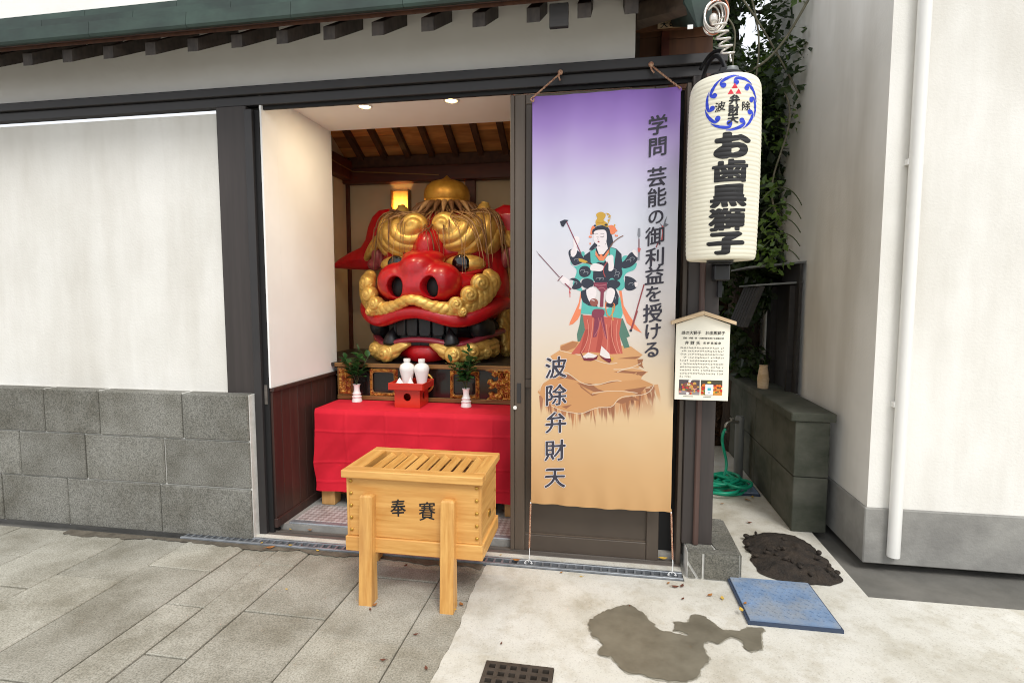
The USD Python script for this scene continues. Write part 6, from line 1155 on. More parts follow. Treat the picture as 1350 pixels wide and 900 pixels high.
# things held: axe, sword, spear, bow, beads, jewel
Al(PUR, 4.5, (272, 142), (388, 380)); A(DARK, (220, 140), (258, 126), (288, 132), (268, 150), (248, 180), (232, 172)); Al(S(120, 70, 80), 3.5, (50, 372), (222, 552)); Al(S(150, 146, 152), 2.2, (36, 352), (60, 384)); Al(S(120, 60, 70), 4, (206, 578), (244, 538)); Al(PUR, 6, (262, 596), (312, 640)); Al(S(206, 80, 84), 3, (300, 630), (304, 700)); Al(S(206, 80, 84), 6, (300, 655), (304, 670))
Al(S(150, 76, 80), 6, (868, 606), (788, 895)); Bl(S(150, 76, 80), 6, (728, 0), (690, 125)); ART.append((affinity.scale(Point(*fb(687, 130)).buffer(.007), 1, 1), DARK)); Al(S(150, 76, 80), 5, (972, 290), (952, 340)); Al(S(150, 76, 80), 5, (925, 430), (908, 490))
A(S(120, 122, 130), (1000, 190), (1010, 150), (1028, 116), (1016, 170), (1042, 178), (1020, 195), (990, 198), (974, 165)); A(S(206, 96, 92), (990, 180), (1008, 200), (1002, 230), (1012, 260), (1000, 300), (986, 290), (994, 240)); A(S(140, 142, 150), (815, 200), (832, 200), (834, 255), (822, 275), (812, 250)); Al(S(120, 70, 80), 5, (824, 275), (826, 380)); A(S(150, 152, 160), (818, 380), (834, 378), (830, 430), (814, 430)); A(S(200, 100, 96), (815, 340), (840, 345), (832, 372), (818, 370))
Al(S(130, 96, 80), 4, (706, 252), (640, 292), (610, 330), (606, 390)); Al(S(180, 80, 80), 4, (590, 440), (560, 500), (575, 550)); A(GOLD_, (368, 410), (400, 418), (440, 436), (420, 448), (372, 434)); Al(S(120, 90, 60), 3, (430, 442), (475, 458))
Al(S(222, 130, 80), 5, (588, 735), (585, 800), (610, 842), (635, 815), (636, 745)); Al(S(214, 170, 90), 4, (640, 760), (632, 830), (640, 870)); Ac(S(150, 90, 80), 40, (460, 740), (470, 712), (505, 712), (522, 735), (505, 765), (475, 762)); Al(SKIN, 4, (470, 720), (500, 728), (515, 745))
# shoes
B(S(232, 224, 220), (352, 316), (400, 280), (462, 300), (440, 325), (385, 325)); B(S(120, 48, 60), (342, 280), (352, 286), (370, 318), (440, 316), (470, 298), (458, 325), (420, 338), (370, 336)); B(S(232, 224, 220), (480, 296), (490, 235), (520, 262), (545, 285), (552, 318), (520, 318)); B(S(120, 48, 60), (470, 292), (500, 312), (530, 318), (570, 318), (548, 348), (525, 338), (495, 318)); B(GOLD_, (552, 310), (576, 312), (564, 340))
def print_parts(k0, k1, name):
    vs, fs, cs, n0 = [], [], [], 0
    for k in range(k0, k1):
        poly, col = ART[k]
        poly = poly.intersection(sbox(BX0 + .004, BZ0, BX1 - .004, BZ1))
        gs = [g for g in getattr(poly, 'geoms', [poly]) if g.geom_type == 'Polygon' and g.area > 1e-8]
        if not gs: continue
        m = on_banner(MultiPolygon(gs), .0004 + .000011 * k, .016 if k in FADE else .028); v = np.array(m.vertices); C = np.tile(np.array(col), (len(v), 1))
        if k in FADE:
            z0, z1 = FADE[k]; t = np.clip((z0 - v[:, 2]) / (z0 - z1), 0, 1)[:, None]; t = t * t * (3 - 2 * t)
            if k == 0: t = np.maximum(t, 1 - np.clip(_dist(_pts(v[:, 0], v[:, 2]), poly.boundary) / .045, 0, 1)[:, None])
            zz = (v[:, 2] - .34) / 2.23
            C = C * (1 - t) + np.stack([np.interp(zz, RAMPZ, RAMPC[:, c]) for c in range(3)], 1) * t
        vs.append(v); fs.append(np.array(m.faces) + n0); cs.append(C); n0 += len(v)
    return tinted(name, np.vstack(vs), np.vstack(fs), np.vstack(cs), 'print_ink', ban)
def tinted(name, V, F, C, mat, par):
    p = obj(name, trimesh.Trimesh(V, F, process=False), mat, par)
    UsdGeom.PrimvarsAPI(stage.GetPrimAtPath(p)).CreatePrimvar('tint', Sdf.ValueTypeNames.Color3fArray, 'vertex').Set(Vt.Vec3fArray.FromNumpy(np.asarray(C, np.float32)))
    return p
print_parts(0, NROCK, 'printed_rock'); print_parts(NROCK, len(ART), 'printed_figure')
TOPL = .0004 + .000011 * (len(ART) + 6)
def ban_char(key, px, z, w, halo=0):
    g = glyph(key, px, z, w)
    if halo: obj('character_outline', on_banner(g.buffer(halo).simplify(.0008), TOPL, .03), 'banner_halo', ban)
    obj('character', on_banner(g, TOPL + .0002, .03), 'banner_ink', ban)
def bxz(px, py):     # sketch position on the cloth in the photo's own proportions
    u = (px - 701.5 + (py - 127) * .002) / (194.5 - (py - 120) * .019); return BX0 + u * (BX1 - BX0)
rows = [('学', 867, 164, 2.4085), ('問', 867, 191, 0), ('芸', 866, 229, 0), ('能', 866, 255, 0), ('の', 865, 280, 0), ('御', 864, 305, 0), ('利', 864, 332, 0), ('益', 863, 356, 0), ('を', 862, 380, 0), ('授', 861, 405, 0), ('け', 861, 429, 0), ('る', 860, 453, 0)]
for ch_, px, py, _ in rows:
    t = (py - 119.5) / (674.2 - 119.5); z = BZ1 - t * (BZ1 - BZ0) * (1.0 - .0 * (1 - t)) - .0
    ban_char('b' + ch_, bxz(px, py), z, {'の': .088, 'を': .095, 'け': .095, 'る': .095}.get(ch_, .103))
for ch_, px, py in (('波', 734, 474), ('除', 734, 511), ('弁', 734, 548), ('財', 733, 586), ('天', 733, 623)):
    t = (py - 124.5) / (662.5 - 124.5); z = BZ1 - t * (BZ1 - BZ0); ban_char('b' + ch_, bxz(px, py), z, .124, .0026)
# ropes, hooks and white ties
def rope(p0, p1, sag=.0, nm='rope'):
    t_ = thing(nm, *ROPE.pop(0)[:2], loc=p0); p0, p1 = np.array(p0), np.array(p1); L = np.linalg.norm(p1 - p0); n = max(16, int(L / .004)); u = np.linspace(0, 1, n)
    c = p0 + (p1 - p0) * u[:, None]; c[:, 2] -= sag * np.sin(np.pi * u); d = (p1 - p0) / L; a = np.cross(d, (0, 1, 0)); a /= np.linalg.norm(a); b = np.cross(d, a)
    for k in range(2):
        w = u * L / .022 * 2 * np.pi + k * np.pi; obj('strand', tube(c + .0028 * (np.cos(w)[:, None] * a + np.sin(w)[:, None] * b), .0030, 5), 'rope_red', t_, smooth=True)
    return t_
ROPE = [('short twisted red brown rope tying the upper left banner corner to the lintel', 'rope'), ('short twisted red brown rope tying the upper right banner corner to the lintel', 'rope'),
        ('thin twisted red cord below the lower left banner corner', 'rope'), ('thin twisted red cord below the lower right banner corner', 'rope')]
r = rope((-.398, 2.968, 2.556), (-.252, 3.012, 2.690)); obj('knot', ico((-.256, 3.010, 2.692), (.014, .010, .014), 2), 'rope_red', r, smooth=True); obj('tail', tube(csp([(-.256, 3.008, 2.69), (-.262, 3.004, 2.665), (-.255, 3.004, 2.648)], 10), .0045, 6), 'rope_red', r, smooth=True)
obj('eyelet_loop', tube(csp([(-.398, 2.968, 2.556), (-.407, 2.967, 2.545), (-.398, 2.964, 2.535), (-.392, 2.967, 2.548)], 14), .004, 6), 'rope_red', r, smooth=True)
r = rope((.357, 2.968, 2.556), (.209, 3.012, 2.700)); obj('knot', ico((.213, 3.010, 2.70), (.014, .010, .014), 2), 'rope_red', r, smooth=True); obj('tail', tube(csp([(.213, 3.008, 2.70), (.216, 3.004, 2.672), (.230, 3.004, 2.655)], 10), .0045, 6), 'rope_red', r, smooth=True)
for (xa, xb, zt) in ((-.403, -.407, BZ0), (.362, .372, BZ0 - .004)):
    r = rope((xa, 2.966, zt), (xb, 2.945, .095)); obj('tie', tube(csp([(xb, 2.945, .10), (xb + .001, 2.942, .05), (xb - .003, 2.938, .016)], 12), .0026, 6), 'string_white', r, smooth=True)
    for s in (-1, 1): obj('bow', tube(csp([(xb - .003, 2.937, .018), (xb - .003 + s * .014, 2.930, .026), (xb - .003 + s * .022, 2.926, .015), (xb - .003 + s * .012, 2.929, .0175)], 16), .0022, 6), 'string_white', r, smooth=True)
    obj('end_loop', ico((xa, 2.965, zt + .004), (.004, .004, .005), 1), 'string_white', r)

# ================================================================== THE PAPER LANTERN
LC = np.array([.525, 2.715]); LZB, LZT = 1.672, 2.474
lan = thing('paper_lantern', 'tall white ribbed paper lantern with blue wave ring and bold black characters', 'lantern', (LC[0], LC[1], LZB))
NR = 42
def lan_r(z):
    u = (np.asarray(z) - LZB) / (LZT - LZB); base = .154 + .006 * np.sin(np.pi * np.clip(u, 0, 1)) - .020 * np.exp(-(1 - u) / .022) - .010 * np.exp(-u / .012)
    return base - .0019 * (1 - np.abs(np.sin(np.pi * u * NR)) ** .7)
zs = np.linspace(LZB, LZT, NR * 6 + 1)
prof = [(lan_r(z), z) for z in zs]
nn_ = 96; ang = np.linspace(0, 2 * np.pi, nn_ + 1)[:-1]
V = np.array([[LC[0] + r_ * math.cos(a), LC[1] + r_ * math.sin(a), z] for r_, z in prof for a in ang]); n_z = len(prof)
i, j = np.meshgrid(np.arange(n_z - 1), np.arange(nn_), indexing='ij'); q = np.stack([i * nn_ + j, i * nn_ + (j + 1) % nn_, (i + 1) * nn_ + (j + 1) % nn_, (i + 1) * nn_ + j], -1).reshape(-1, 4)
obj('paper_body', trimesh.Trimesh(V, np.vstack([q[:, [0, 1, 2]], q[:, [0, 2, 3]]]), process=False), 'lantern_paper', lan, smooth=True)
obj('paper_base', lathe([(.0, LZB + .004), (.142, LZB + .001), (.145, LZB + .004), (0, LZB + .007)], (LC[0], LC[1], 0), 64), 'lantern_paper', lan, smooth=40)
obj('paper_top', lathe([(.05, LZT + .002), (.130, LZT - .003), (.132, LZT - .006), (.05, LZT - .004)], (LC[0], LC[1], 0), 64), 'lantern_paper', lan, smooth=40)
obj('top_ring', lathe([(.060, LZT - .003), (.075, LZT - .003), (.075, LZT + .034), (.060, LZT + .034)], (LC[0], LC[1], 0), 48), 'black_plastic', lan, smooth=40)
obj('bottom_ring', lathe([(.050, LZB - .010), (.060, LZB - .010), (.060, LZB + .0005), (.050, LZB + .0005)], (LC[0], LC[1], 0), 48), 'black_plastic', lan, smooth=40)
LA = -math.pi / 2 - .03       # the lettering faces the street, a little to the left
def on_lantern(poly, lift=.0013, size=.0055):
    m = sheet(poly, size); v = np.array(m.vertices); r_ = lan_r(v[:, 1]) + lift; a = LA + v[:, 0] / .157
    m.vertices = np.c_[LC[0] + r_ * np.cos(a), LC[1] + r_ * np.sin(a), v[:, 1]]; return m
for k, zc, h in (('lお', 2.170, .120), ('l歯', 2.060, .100), ('l黒', 1.956, .100), ('l獅', 1.852, .100), ('l子', 1.752, .102)): obj('character', on_lantern(glyph(k, .012 - (2.232 - zc) * .03, zc - .006, .142, h).buffer(.0030 if k in ('l歯', 'l獅', 'l黒') else .0015).simplify(.0006), .0014, .006), 'ink', lan, smooth=True)
EC = np.array([.008, 2.338]); ER = .112
for k in range(10):
    t0 = k * 2 * math.pi / 10 + .1; ts = np.linspace(t0, t0 + .70, 18); w = np.interp(ts, [t0, t0 + .2, t0 + .5, t0 + .70], [.0008, .0050, .0072, .0055])
    mid = [EC + (ER + .006 - .0185 * (t - t0)) * np.array([math.cos(t), math.sin(t)]) for t in ts]
    te = t0 + .70; hook = [EC + (ER - .007 - d) * np.array([math.cos(te + o), math.sin(te + o)]) for d, o in ((.004, .05), (.012, .075), (.020, .05))]
    line = LineString([tuple(p) for p in mid[12:]] + [tuple(p) for p in hook]).buffer(.0055)
    taper = union_all([Point(*p).buffer(w_ * 1.1) for p, w_ in zip(mid, w)]).convex_hull if False else union_all([LineString([tuple(a), tuple(b)]).buffer(max(w_, .0015)) for a, b, w_ in zip(mid[:-1], mid[1:], w)])
    ball = Point(*(EC + (ER - .026) * np.array([math.cos(te - .0), math.sin(te - .0)]))).buffer(.0115)
    obj('wave', on_lantern(union_all([line, taper, ball]).simplify(.0006), .0013, .007), 'lantern_blue', lan, smooth=True)
for (x, z) in ((.006, .060), (-.010, .036), (.022, .036)):
    obj('triangle', on_lantern(Polygon([(EC[0] + x - .013, EC[1] + z), (EC[0] + x + .013, EC[1] + z), (EC[0] + x, EC[1] + z + .022)]), .0014, .007), 'lantern_red', lan, smooth=True)
for k, x, z, w in (('l弁', .006, .014, .046), ('l財', .004, -.028, .046), ('l天', .002, -.066, .046), ('b波', -.052, -.010, .046), ('b除', .058, -.012, .044)): obj('small_character', on_lantern(glyph(k, EC[0] + x, EC[1] + z, w, w * .92), .0014, .007), 'ink', lan, smooth=True)
# bracket and the coiled tube above
br = thing('lantern_bracket', 'curved black metal bracket holding the lantern at the end of the lintel', 'bracket', (.5, 2.9, 2.62))
obj('arm', tube(csp([(.47, 3.018, 2.60), (.48, 2.96, 2.645), (.50, 2.87, 2.66), (.52, 2.78, 2.60), (.525, 2.72, 2.53)], 24), .010, 8), 'black_metal', br, smooth=True)
obj('arm', tube(csp([(.46, 3.018, 2.66), (.50, 2.93, 2.70), (.54, 2.84, 2.665)], 16), .009, 8), 'black_metal', br, smooth=True)
obj('hanger', bx(.495, .545, 2.69, 2.74, 2.510, 2.540, .004), 'black_metal', br)
obj('hub', lathe([(0, 2.508), (.03, 2.508), (.036, 2.525), (.03, 2.542), (0, 2.547)], (.548, 2.715, 0), 24), 'tin_grey', br, smooth=40)
co = thing('coiled_cable', 'shiny coiled silver cable with looped rings above the white lantern', 'cable', (.49, 2.70, 2.72))
hx = []
for u in np.linspace(0, 1, 150):
    t = u * 2 * math.pi * 5.2; c = np.array([.478 + .055 * u, 2.70, 2.755 - .165 * u]); rr = .030 - .006 * u
    hx.append(c + np.array([rr * math.cos(t), rr * .8 * math.sin(t), .012 * math.sin(t + .6)]))
hx += [np.array([.545, 2.705, 2.565])]
obj('coil', tube(np.array(hx), .0052, 7), 'coil_silver', co, smooth=True)
for k, (rx, rz, dx, dz, tl, mt, rr) in enumerate([(.048, .070, 0, 0, .2, 'coil_silver', .0048), (.052, .076, .006, .004, -.15, 'coil_red', .003), (.042, .066, -.006, .006, .5, 'coil_silver', .0052), (.050, .062, .004, -.01, -.4, 'coil_silver', .0046), (.036, .056, -.012, .0, .9, 'coil_silver', .0045), (.047, .073, .002, -.004, .05, 'coil_red', .0026)]):
    ts = np.linspace(0, 2 * math.pi, 40)[:-1]; obj('loop', tube([(.468 + dx + rx * math.cos(t), 2.70 + math.sin(tl) * rx * math.cos(t) * .8 + .02 * math.sin(t) * math.sin(tl), 2.765 + dz + rz * math.sin(t) + .2 * rx * math.cos(t)) for t in ts], rr, 7, closed=True), mt, co, smooth=True)
obj('socket', ico((.462, 2.70, 2.755), (.020, .018, .026), 2), 'coil_silver', co, smooth=True)
obj('lead', tube(csp([(.48, 2.70, 2.83), (.46, 2.74, 2.90), (.42, 2.80, 3.0)], 14), .004, 6), 'coil_silver', co, smooth=True)
# small black box on the post under the lantern
wb = thing('camera_box', 'small black box on a bracket behind the bottom of the lantern', 'box', (.60, 3.0, 1.6))
obj('housing', bx(.545, .62, 2.94, 3.03, 1.585, 1.665, .006), 'black_plastic', wb); obj('hood', bx(.54, .626, 2.925, 3.032, 1.666, 1.676, .003), 'black_plastic', wb); obj('mount', bx(.575, .595, 3.0, 3.034, 1.50, 1.5845), 'black_metal', wb)

# ================================================================== NOTICE BOARD ON THE POST
sg = thing('notice_board', 'white gabled notice board with black writing and two colour pictures on the corner post', 'sign', (.495, 2.94, 1.2))
SYF = 2.935; scx, sw, sb, st_ = .4945, .2655, .968, 1.362
P = Polygon([(scx - sw / 2, sb), (scx + sw / 2, sb), (scx + sw / 2, st_), (scx, 1.408), (scx - sw / 2, st_)])
obj('board', prism_xz(P, SYF, SYF + .016), 'sign_board', sg)
for s in (-1, 1):
    pts = [(scx + s * a, yv, zv) for a, zv in ((0.0005, 1.411), (.158, 1.361), (.158, 1.378), (.0005, 1.431)) for yv in (SYF - .022, SYF + .03)]
    obj('roof_strip', hull(pts), 'pale_wood', sg)
obj('backing_strip', bx(scx - .04, scx + .04, SYF + .0165, 3.012, 1.0, 1.35), 'dark_board', sg)
def line_text(keys, x0, x1, z, h, mat='ink'):
    n = len(keys); st = (x1 - x0) / n
    for k, key in enumerate(keys):
        if key == ' ': continue
        face_text(key, x0 + (k + .5) * st, z, min(st * 1.02, h * 1.05), h, SYF - .0012, mat, sg)
line_text(['s雌', 'bの', 's大', 's獅', 's子', ' ', 'sお', 's歯', 's黒', 's獅', 's子'], .388, .604, 1.319, .020)
line_text(['b芸', 'b能', 's・', 'b学', 'b問', 's・', 'b財', 's・', 'bの', 'b御', 'b利', 'b益', 'bを', 'b授', 'bけ', 'bる', 'b芸', 'b能', 'bの', 's神'], .396, .598, 1.291, .0098)
line_text(['b弁', 'b財', 'b天'], .402, .486, 1.267, .020); line_text(['s市', 's杵', 's島', 's姫', 's命'], .495, .587, 1.266, .0145)
# the small print: rows of tiny brush-like ticks (too small to read in the photo)
tr_ = random.Random(5); tick = []
for row in range(10):
    z = 1.240 - row * .01665; n = 27 if row not in (4, 9) else (23 if row == 4 else 7)
    for k in range(n):
        x = .384 + k * .00803; 
        if tr_.random() < .06: continue
        for _ in range(4):
            w, h = (tr_.uniform(.0035, .0062), .0010) if tr_.random() < .55 else (.0010, tr_.uniform(.004, .0085))
            cx, cz = x + .004 + tr_.uniform(-.0016, .0016), z + tr_.uniform(-.0028, .0028); tick.append(sbox(cx - w / 2, cz - h / 2, cx + w / 2, cz + h / 2))
for x0, n in ((.405, 12), (.505, 9)):
    for k in range(n): tick.append(sbox(x0 + k * .0042, .9845, x0 + k * .0042 + .003, .9875))
m = cat_([sheet(g, None) for g in tick]); v = np.array(m.vertices); m.vertices = np.c_[v[:, 0], np.full(len(v), SYF - .0011), v[:, 1]]
obj('small_print', m, 'ink', sg)
def photo(x0, x1, z0, z1, base, spots, name):
    vs, fs, cs, n0 = [], [], [], 0
    for k, (g, c) in enumerate([(sbox(x0, z0, x1, z1), base)] + spots):
        g = g.intersection(sbox(x0, z0, x1, z1))
        if g.is_empty or g.geom_type != 'Polygon': continue
        m = sheet(g, None); v = np.array(m.vertices); vs.append(np.c_[v[:, 0], np.full(len(v), SYF - .0008 - k * .00006), v[:, 1]]); fs.append(np.array(m.faces) + n0); cs.append(np.tile(np.array(c), (len(v), 1))); n0 += len(v)
    tinted(name, np.vstack(vs), np.vstack(fs), np.vstack(cs), 'photo_print', sg)
pr = random.Random(3)
def el(x, z, rx, rz): return affinity.scale(Point(x, z).buffer(1, 6), rx, rz)
sp1 = [(sbox(.382, .997, .488, 1.016), S(150, 140, 140)), (el(.435, 1.035, .040, .024), S(150, 60, 60))] + [(el(.435 + pr.gauss(0, .024), 1.030 + pr.gauss(0, .014), pr.uniform(.004, .009), pr.uniform(.003, .008)), pr.choice([S(196, 60, 60), S(226, 150, 140), S(120, 80, 60), S(236, 226, 220), S(200, 150, 70), S(90, 110, 80)])) for _ in range(46)] + [(el(.435, 1.066, .007, .007), S(240, 226, 220))]
sp2 = [(sbox(.49, .995, .6, 1.030), S(210, 140, 60))] + [(el(.497 + pr.uniform(0, .1), 1.003 + pr.uniform(0, .045), pr.uniform(.004, .009), pr.uniform(.003, .008)), pr.choice([S(226, 120, 40), S(232, 180, 60), S(200, 40, 40), S(240, 210, 120), S(90, 130, 70), S(160, 60, 40)])) for _ in range(60)] + [(sbox(.513, .997, .552, 1.052).buffer(-.004).buffer(.004), S(240, 242, 244)), (el(.532, 1.062, .010, .006), S(220, 200, 90)), (sbox(.524, 1.02, .541, 1.034), S(70, 170, 180)), (sbox(.527, 1.004, .538, 1.014), S(190, 196, 200))]
photo(.382, .4855, .995, 1.073, S(80, 70, 72), sp1, 'picture'); photo(.4915, .597, .995, 1.073, S(70, 66, 50), sp2, 'picture')

# ================================================================== THE ALLEY ON THE RIGHT
struct('earth_bank', (lambda: (lambda gx, gt: trimesh.Trimesh(*(lambda V, n, m: (V.reshape(-1, 3), (lambda i: np.vstack([np.stack([i[:-1, :-1], i[:-1, 1:], i[1:, 1:]], -1).reshape(-1, 3), np.stack([i[:-1, :-1], i[1:, 1:], i[1:, :-1]], -1).reshape(-1, 3)]))(np.arange(n * m).reshape(n, m))))(
    np.stack([gx, 5.75 + gt * .55 + .35 * (meshkit.fbm(np.stack([gx * 1.6, gt * 3, gt * 0], -1), 4, 4) - .5) + .10 * (meshkit.fbm(np.stack([gx * 7, gt * 12, gt * 0 + 3], -1), 3, 8) - .5), gt * 3.1 + .06 * meshkit.noise(np.stack([gx * 9, gt * 14, gt * 0 + 7], -1), 3)], -1), 90, 110), process=False))(*np.meshgrid(np.linspace(.2, 4.2, 110), np.linspace(-.02, 1, 90))))(), 'litter_bank', smooth=True)
soil = Polygon([(x + .05 * (meshkit.fbm(np.array([[x * 14, y * 14, 0]]), 3, 6)[0] - .5), y + .05 * (meshkit.fbm(np.array([[x * 14, y * 14, 9]]), 3, 7)[0] - .5)) for x, y in csp([(.86, 3.42), (.84, 3.20), (.88, 3.03), (1.0, 2.985), (1.22, 2.99), (1.26, 3.3), (1.15, 3.60), (.95, 3.58), (.86, 3.42)], 160)]).buffer(0)
ms = sheet(soil, .03); v = np.array(ms.vertices)
from shapely import points as _pp, distance as _dd, boundary as _bb
e_ = np.clip(_dd(_pp(v[:, :2]), _bb(soil)) / .12, 0, 1); ms.vertices = np.c_[v[:, 0], v[:, 1], .004 + e_ * (.008 + .06 * meshkit.fbm(np.c_[v[:, :2] * 12, v[:, 2]], 4, 2))]
struct('soil_bed', ms, 'soil', smooth=True)
CL = thing('soil_clods', 'loose dark clods of earth on the soil bed beside the alley', 'soil', (1.1, 3.25, .03), kind='stuff')
rw = thing('retaining_wall', 'mossy grey concrete retaining wall along the right side of the alley', 'wall', (1.3, 5.0, 0))
for k in range(5):
    y0 = 3.66 + k * .46
    for r in range(2): obj('block', bx(1.195, 1.40, y0 + .003, y0 + .457, r * .36 + .002, r * .36 + .357, .004), 'retaining', rw)
obj('coping', bx(1.165, 1.43, 3.65, 5.97, .72, .775, .006), 'retaining', rw)
ta = thing('standpipe', 'grey water standpipe with a small metal tap in the alley', 'water tap', (1.115, 4.75, 0))
obj('pipe', lathe([(0, 0), (.036, 0), (.036, .50), (.030, .515), (0, .515)], (1.115, 4.75, 0), 24), 'pipe_grey', ta, smooth=40)
tp = obj('tap', tube(csp([(1.10, 4.72, .47), (1.04, 4.70, .475), (1.00, 4.68, .465), (.985, 4.67, .43)], 16), .012, 8), 'tap_metal', ta, smooth=True)
obj('tap_handle', cat_([bx(1.022, 1.052, 4.69, 4.71, .50, .508), lathe([(0, .478), (.008, .478), (.008, .50), (0, .50)], (1.037, 4.70, 0), 12)]), 'tap_metal', tp)
ho = thing('garden_hose', 'bright green garden hose lying in loose coils on the alley path', 'hose', (.95, 4.4, 0))
hp_ = [(.985, 4.67, .42), (.975, 4.66, .25), (.99, 4.62, .10), (.97, 4.55, .03)]
hr2 = np.random.default_rng(4)
cx, cy = .90, 4.42
for k in range(9 * 10):
    t = -k * 2 * math.pi / 10 + 1.0; lap = k // 10
    ox, oy = [(0, 0), (.05, -.04), (-.06, .06), (.10, .02), (-.02, -.06), (.07, .08), (-.10, .0), (.12, -.07), (.0, .05)][lap]
    rx, ry = [.17, .13, .20, .11, .16, .12, .18, .10, .15][lap], [.17, .12, .15, .10, .19, .14, .13, .09, .17][lap]
    hp_.append((cx + ox + rx * math.cos(t) + hr2.normal(0, .004), cy + oy + ry * math.sin(t) + hr2.normal(0, .004), .012 + .0085 * lap + .006 * math.sin(t * 2 + lap)))
hp_ += [(.80, 4.6, .02), (.70, 4.75, .012)]
obj('hose_tube', tube(csp(hp_, 620), .0115, 8), 'hose_green', ho, smooth=True)
obj('hose_clip', lathe([(.0125, 0), (.016, 0), (.016, .02), (.0125, .02)], (.985, 4.67, .39), 14), 'tap_metal', ho)
sh = thing('lean_to_rack', 'dark wooden rack of slanting boards under a tin shelf on the retaining wall', 'rack', (1.3, 4.65, .775))
obj('tin_top', hull([(X, Y, Z) for X, Z in ((1.06, 1.735), (1.50, 1.775)) for Y in (4.42, 5.0)] + [(X, Y, Z) for X, Z in ((1.06, 1.722), (1.50, 1.76)) for Y in (4.42, 5.0)]), 'tin_grey', sh)
obj('tin_top', hull([(X, Y, Z) for X, Z in ((1.13, 1.60), (1.50, 1.625)) for Y in (4.46, 5.0)] + [(X, Y, Z) for X, Z in ((1.13, 1.588), (1.50, 1.61)) for Y in (4.46, 5.0)]), 'tin_grey', sh)
for k in range(6):
    y = 4.47 + k * .085; obj('slanting_board', hull([(1.16, y, 1.585), (1.20, y, 1.585), (1.16, y + .07, 1.585), (1.20, y + .07, 1.585), (1.045, y, 1.27), (1.085, y, 1.27), (1.045, y + .07, 1.27), (1.085, y + .07, 1.27)]), 'dark_board', sh)
for (X, Y) in ((1.38, 4.48), (1.38, 4.92)): obj('rack_post', bx(X, X + .04, Y, Y + .04, .7755, 1.59), 'dark_board', sh)
obj('back_board', bx(1.42, 1.44, 4.4, 5.2, .7755, 1.75), 'dark_board', sh)
obj('jar', lathe([(0, .7755), (.04, .7755), (.045, .85), (.03, .95), (.035, .96), (0, .96)], (1.25, 4.62, 0), 20), 'pale_wood', sh, smooth=40)
for k in range(26):
    r_ = random.Random(k + 40); obj('clod', ico((r_.uniform(.84, 1.24), r_.uniform(3.02, 3.5), .025 + r_.uniform(0, .03)), (r_.uniform(.008, .022), r_.uniform(.008, .02), r_.uniform(.006, .014)), 1), 'soil', CL, smooth=False)
# pale house beyond the alley (outside the photograph's right edge)
nh = thing('neighbour_house', 'pale rendered wall of the neighbouring house to the right of the alley', 'house', (3.0, 4.2, 0))
obj('wall', bx(1.47, 6.5, 3.30, 5.6, .32, 4.6), 'neighbour_wall', nh)
obj('foundation', bx(1.455, 6.5, 3.285, 5.6, 0.0, .3195, .006), 'concrete_grey', nh)
dp = obj('downpipe', tube([(1.60, 3.262, .06), (1.60, 3.262, 2.4), (1.60, 3.262, 4.6)], .032, 14), 'white_enamel', nh, smooth=40)
for z in (.9, 2.2, 3.4): obj('pipe_clip', bx(1.562, 1.638, 3.264, 3.2995, z, z + .03), 'white_enamel', dp)
# ---------------------------------------------------------------- trees, ivy and vines
def leaf_cloud(centres, n, size, seed, flat=.5):
    r = np.random.default_rng(seed); c = np.array([q[:3] for q in centres]); rad = np.array([q[3] for q in centres])
    k = r.choice(len(c), n, p=rad ** 2 / (rad ** 2).sum()); d = r.normal(size=(n, 3)); d /= np.linalg.norm(d, axis=1, keepdims=True)
    p = c[k] + d * (rad[k] * r.uniform(.25, 1.0, n) ** .6)[:, None]
    nrm = d * .5 + r.normal(size=(n, 3)) * .5 + np.array([0, -.45, .55]); nrm /= np.linalg.norm(nrm, axis=1, keepdims=True)
    u = np.cross(nrm, r.normal(size=(n, 3))); u /= np.linalg.norm(u, axis=1, keepdims=True); w = np.cross(nrm, u); s = size * r.uniform(.35, 1.0, n)[:, None]
    V = np.stack([p - u * s, p - u * s * .25 + w * s * .62 + nrm * s * .16, p + u * s, p - u * s * .25 - w * s * .62 + nrm * s * .16], 1).reshape(-1, 3)
    b = np.arange(n)[:, None] * 4; F = np.vstack([b + np.array([[0, 1, 2]]), b + np.array([[0, 2, 3]])]); return trimesh.Trimesh(V, F, process=False)
tr = thing('ivy_tree', 'tall dark ivy-covered tree behind the lantern and the roof corner', 'tree', (1.32, 5.5, 0))
trunk = csp([(1.34, 5.6, 0), (1.30, 5.58, .9), (1.33, 5.6, 1.8), (1.22, 5.6, 2.9), (1.06, 5.6, 4.2), (1.0, 5.5, 5.6)], 30); obj('trunk', tube(trunk, np.linspace(.17, .07, 30) * (1 + .12 * np.sin(np.arange(30) * 1.9)), 12), 'bark', tr, smooth=True)
br_ = random.Random(12)
for k in range(16):
    i = br_.randint(12, 27); a = br_.uniform(0, 6.28); L = br_.uniform(.5, 1.3); p0 = trunk[i]; d = np.array([math.cos(a), math.sin(a) * .6, br_.uniform(.1, .8)])
    obj('limb', tube(csp([p0, p0 + d * L * .4 + (0, 0, .06), p0 + d * L * .75 + (0, 0, -.02), p0 + d * L + (0, 0, .1)], 12), np.linspace(.028, .007, 12), 6), 'bark', tr, smooth=True)
cr = random.Random(21)
cl_ = [(cr.uniform(.35, 2.3), cr.uniform(4.7, 6.0), cr.uniform(2.3, 5.4), cr.uniform(.16, .38)) for _ in range(80)] + [(trunk[i][0] + cr.uniform(-.12, .12), trunk[i][1] - .12, trunk[i][2], cr.uniform(.12, .22)) for i in range(12, 29)] + [(cr.uniform(.45, 1.05), cr.uniform(4.6, 5.3), cr.uniform(2.6, 4.4), cr.uniform(.12, .24)) for _ in range(26)]
